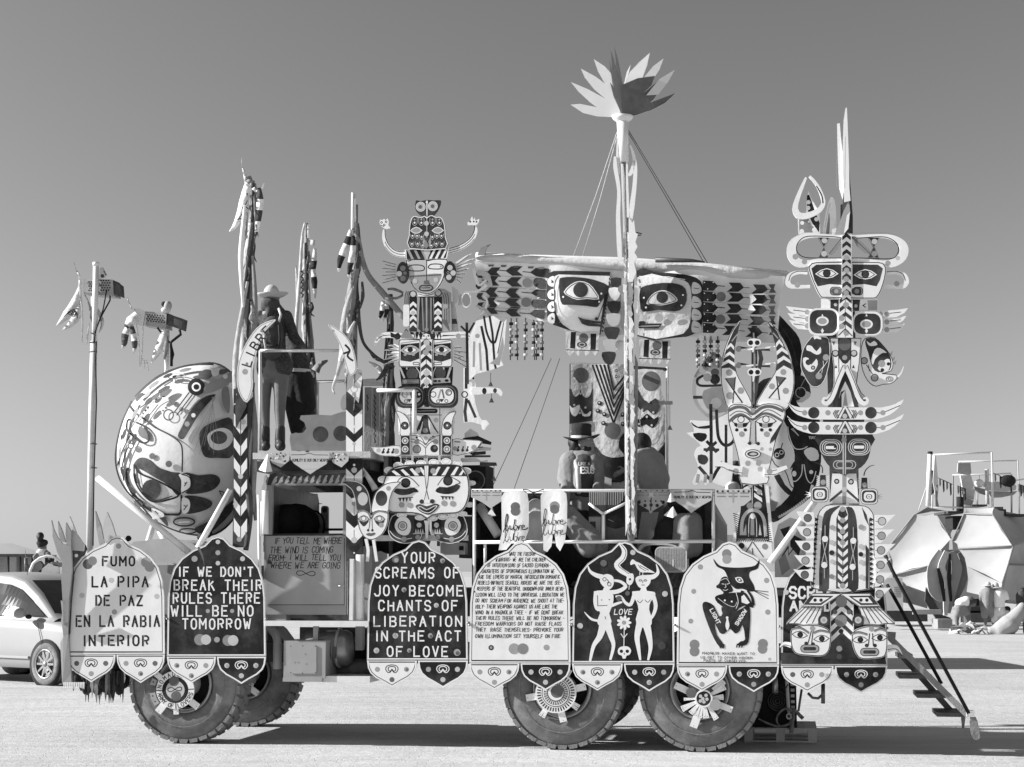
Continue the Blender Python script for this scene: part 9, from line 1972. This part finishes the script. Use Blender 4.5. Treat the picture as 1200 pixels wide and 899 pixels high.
sheet('tall_flag','narrow patterned flag hanging beside the thick scaffold post','flag',[([(228,125),(240,130),(262,360),(268,480),(255,600),(265,660),(235,655),(228,500),(210,400)],'cloth_light',2.9),([(235,440),(270,430),(250,470)],'cloth_mid',2.85),([(232,500),(255,490),(260,600),(275,665),(235,660)],'cloth_mid',2.86),([(190,280),(215,280),(210,400),(220,520),(195,540),(200,400)],'cloth_dark',2.95)])
sheet('hammock','long pale hammock roll slung across the scaffold at the right','hammock',[([(700,420),(760,400),(900,400),(1060,410),(1090,450),(1080,490),(1000,500),(850,495),(790,485)],'cloth_light',4.2),([(790,500),(860,500),(1000,505),(1100,500),(1060,540),(940,565),(820,570)],'tent_grey',4.3)])
b=B(FM);b.sphere(FM.P(*q(698,418),4),(.17,.15,.15),'W');o=part('globe_lantern',b,None,'small white globe hanging from the scaffold','lantern')
t=thingp('dark_bundle','dark bundle of cloth hung on the right pennant string','cloth',*q(1000,430),3,None,FM);blob('cloth',FM,[('e',FM.P(*q(1000,390),3),(.3,.12,.22)),('e',FM.P(*q(1020,420),3),(.12,.1,.15))],.05,'cloth_black',t)
t=thingp('deck_clutter','dark planks and bags on the platform above the right dome','clutter',*q(900,720),4,None,FM);b=B(FM);b.boxp(620,640,780,660,3.6,5,'dark_steel');b.boxp(860,665,950,690,3.6,4.4,'dark_steel');b.boxp(900,690,980,740,3.8,4.4,'cloth_dark');b.boxp(975,740,1200,765,3.6,4.4,'cloth_dark');b.boxp(370,710,530,735,3.0,5,'cloth_dark');b.boxp(420,760,530,900,3.6,4.6,'cloth_black');part('plank_stack',b,t)
b=B(FM);b.tp([(495,560,3.2),(495,720,3.2)],.13,'cloth_black');o=part('dark_drum',b,t)

# ------------------------------------------------------------------ people near the domes
Z(1100,660,8.99);FPp=FB(53)
def pb(x,y,v=0):return FPp.P(*q(x,y),v)
V_=.03
def crew(label,fx,fy,shapes,clothes,g='people at the domes'):
    t=person(label,fx,fy,0,g,fr=FPp);h_=[]
    S_=[('e',pb(s_[1],s_[2],s_[4]if len(s_)>4 else 0),s_[3])if s_[0]== 'e' else('c',pb(s_[1],s_[2],s_[7]if len(s_)>7 else 0),s_[3],pb(s_[4],s_[5],s_[8]if len(s_)>8 else 0),s_[6])for s_ in shapes]
    blob('body',FPp,S_,V_,'skin',t)
    for nm,m,sh in clothes:
        if nm == 'hat':
            b=B(FPp);[b.sphere(pb(z[1],z[2]),z[3],m,18,8)for z in sh];part('hat',b,t);continue
        blob(nm,FPp,[('e',pb(s_[1],s_[2],s_[4]if len(s_)>4 else 0),s_[3])if s_[0]== 'e' else('c',pb(s_[1],s_[2],s_[7]if len(s_)>7 else 0),s_[3],pb(s_[4],s_[5],s_[8]if len(s_)>8 else 0),s_[6])for s_ in sh],V_,m,t)
    return t
crew('person in dark shorts and pale top bending right down over a pile of cloth',200,745,[('c',200,480,.13,190,600,.07),('c',190,600,.065,205,735,.045),('c',260,470,.12,310,580,.07),('c',310,580,.065,370,740,.045),('c',230,430,.14,330,390,.13),('e',365,420,(.1,.1,.12)),('c',330,400,.05,320,520,.04),('c',320,520,.04,330,600,.03),('c',205,735,.04,180,742,.035),('c',370,738,.04,385,745,.035),('c',330,600,.035,332,625,.03)],
     [('top','cloth_white',[('c',225,425,.16,290,400,.16)]),('vest','cloth_dark',[('c',290,400,.15,340,400,.13)]),('shorts','cloth_mid',[('c',215,470,.17,200,530,.13),('c',245,465,.16,285,520,.13)]),('cap','cloth_dark',[('e',365,405,(.12,.12,.1))])])
crew('person in a grey t-shirt, shorts and pale hat standing behind the bending one',500,620,[('e',522,250,(.1,.1,.12)),('c',522,270,.06,520,300,.06),('c',515,320,.17,510,440,.14),('c',445,310,.05,440,400,.045),('c',440,400,.045,450,490,.035),('c',580,310,.05,590,420,.04),('c',490,480,.1,490,560,.07),('c',490,560,.06,495,640,.05),('c',560,480,.1,570,560,.07),('c',570,560,.06,575,640,.05),('c',450,490,.035,452,515,.035)],
     [('t_shirt','cloth_mid',[('c',480,300,.1,570,300,.1),('c',515,320,.2,512,460,.17),('c',465,305,.09,445,350,.07),('c',575,305,.09,590,350,.07)]),('shorts','cloth_mid',[('c',490,475,.14,485,550,.11),('c',550,475,.14,570,550,.11)]),('hat','straw',[('e',520,238,(.17,.17,.02)),('e',520,222,(.09,.09,.08))])])
crew('person in white shirt, pale trousers and wide straw hat looking down at their hands',625,640,[('e',610,265,(.1,.1,.12)),('c',620,290,.06,625,310,.06),('c',630,340,.17,630,460,.14),('c',570,320,.055,590,400,.045),('c',590,400,.045,640,470,.03),('c',700,320,.055,725,385,.045),('c',725,385,.045,665,430,.03),('c',600,500,.1,590,620,.06),('c',670,500,.1,665,620,.06),('c',640,470,.03,655,490,.03),('c',665,430,.03,655,455,.03)],
     [('white_shirt','cloth_white',[('c',590,310,.1,690,310,.1),('c',635,330,.2,635,460,.18),('c',580,315,.09,590,385,.075),('c',700,315,.09,722,370,.075)]),('trousers','cloth_light',[('c',635,480,.19,640,500,.18),('c',600,500,.14,590,605,.11),('c',665,500,.14,665,610,.11)]),('hat','straw',[('e',605,258,(.24,.22,.03)),('e',600,235,(.1,.1,.1))])])
crew('person crouching behind the big pale sack, only the dark head and pale shoulder showing',720,640,[('e',718,492,(.1,.1,.12)),('c',715,520,.12,700,600,.13),('c',690,600,.08,640,620,.06),('c',700,540,.05,660,590,.04)],[('shirt','cloth_light',[('c',715,530,.15,700,600,.15)]),('hair','hair',[('e',720,485,(.12,.12,.1))])])
crew('person in a striped top at the right edge, stooping with one leg forward',790,750,[('e',885,300,(.1,.1,.12)),('c',880,340,.15,880,430,.14),('c',840,350,.055,835,410,.045),('c',835,410,.045,870,440,.035),('c',860,460,.11,810,590,.07),('c',810,590,.065,795,725,.045),('c',900,460,.11,905,600,.08),('c',905,600,.07,905,730,.05),('c',795,735,.04,745,750,.035)],
     [('striped_top','cloth_pattern',[('c',875,345,.18,880,420,.18),('c',845,345,.1,840,400,.08)]),('trousers','cloth_light',[('c',865,455,.15,830,540,.11),('c',905,455,.14,905,600,.1)]),('hair','hair',[('e',892,295,(.12,.12,.12))])])
t=thingp('sack','big pale bulging sack being dragged at the right edge','sack',*q(680,745),-.3,None,FPp)
blob('cloth',FPp,[('c',pb(550,715,-.3),.13,pb(660,700,-.3),.26),('c',pb(660,700,-.3),.28,pb(740,650,-.3),.32),('c',pb(740,650,-.3),.3,pb(850,520,-.3),.2),('c',pb(850,520,-.3),.2,pb(880,460,-.3),.14)],.04,'tent_white',t)
t=thingp('cloth_pile','crumpled pale sheets and paper heaped on the ground under the bending person','cloth',*q(350,745),-.5,None,FPp)
rs=random.Random(6)
for i in range(16):
    x=150+i*23+rs.uniform(-8,8);y=738-rs.uniform(0,75)*(1 if 200 <x <500 else .4);c=pb(x,y,-.5+rs.uniform(-.3,.2));c.z=max(c.z,.04);b=B(FPp);r=rs.uniform(.12,.26)
    vs=[c+Vector((r*cos(a)*rs.uniform(.5,1.3),r*sin(a)*.5,rs.uniform(-.08,.14)))for a in(0,1.2,2.4,3.6,5)];tp_=c+Vector((0,0,r*rs.uniform(.3,.9)))
    for k in range(5):b.tri([vs[k],vs[(k+1)%5],tp_],rs.choice(['cloth_white','cloth_light','cloth_white','cloth_mid']))
    part('crumpled_sheet',b,t)
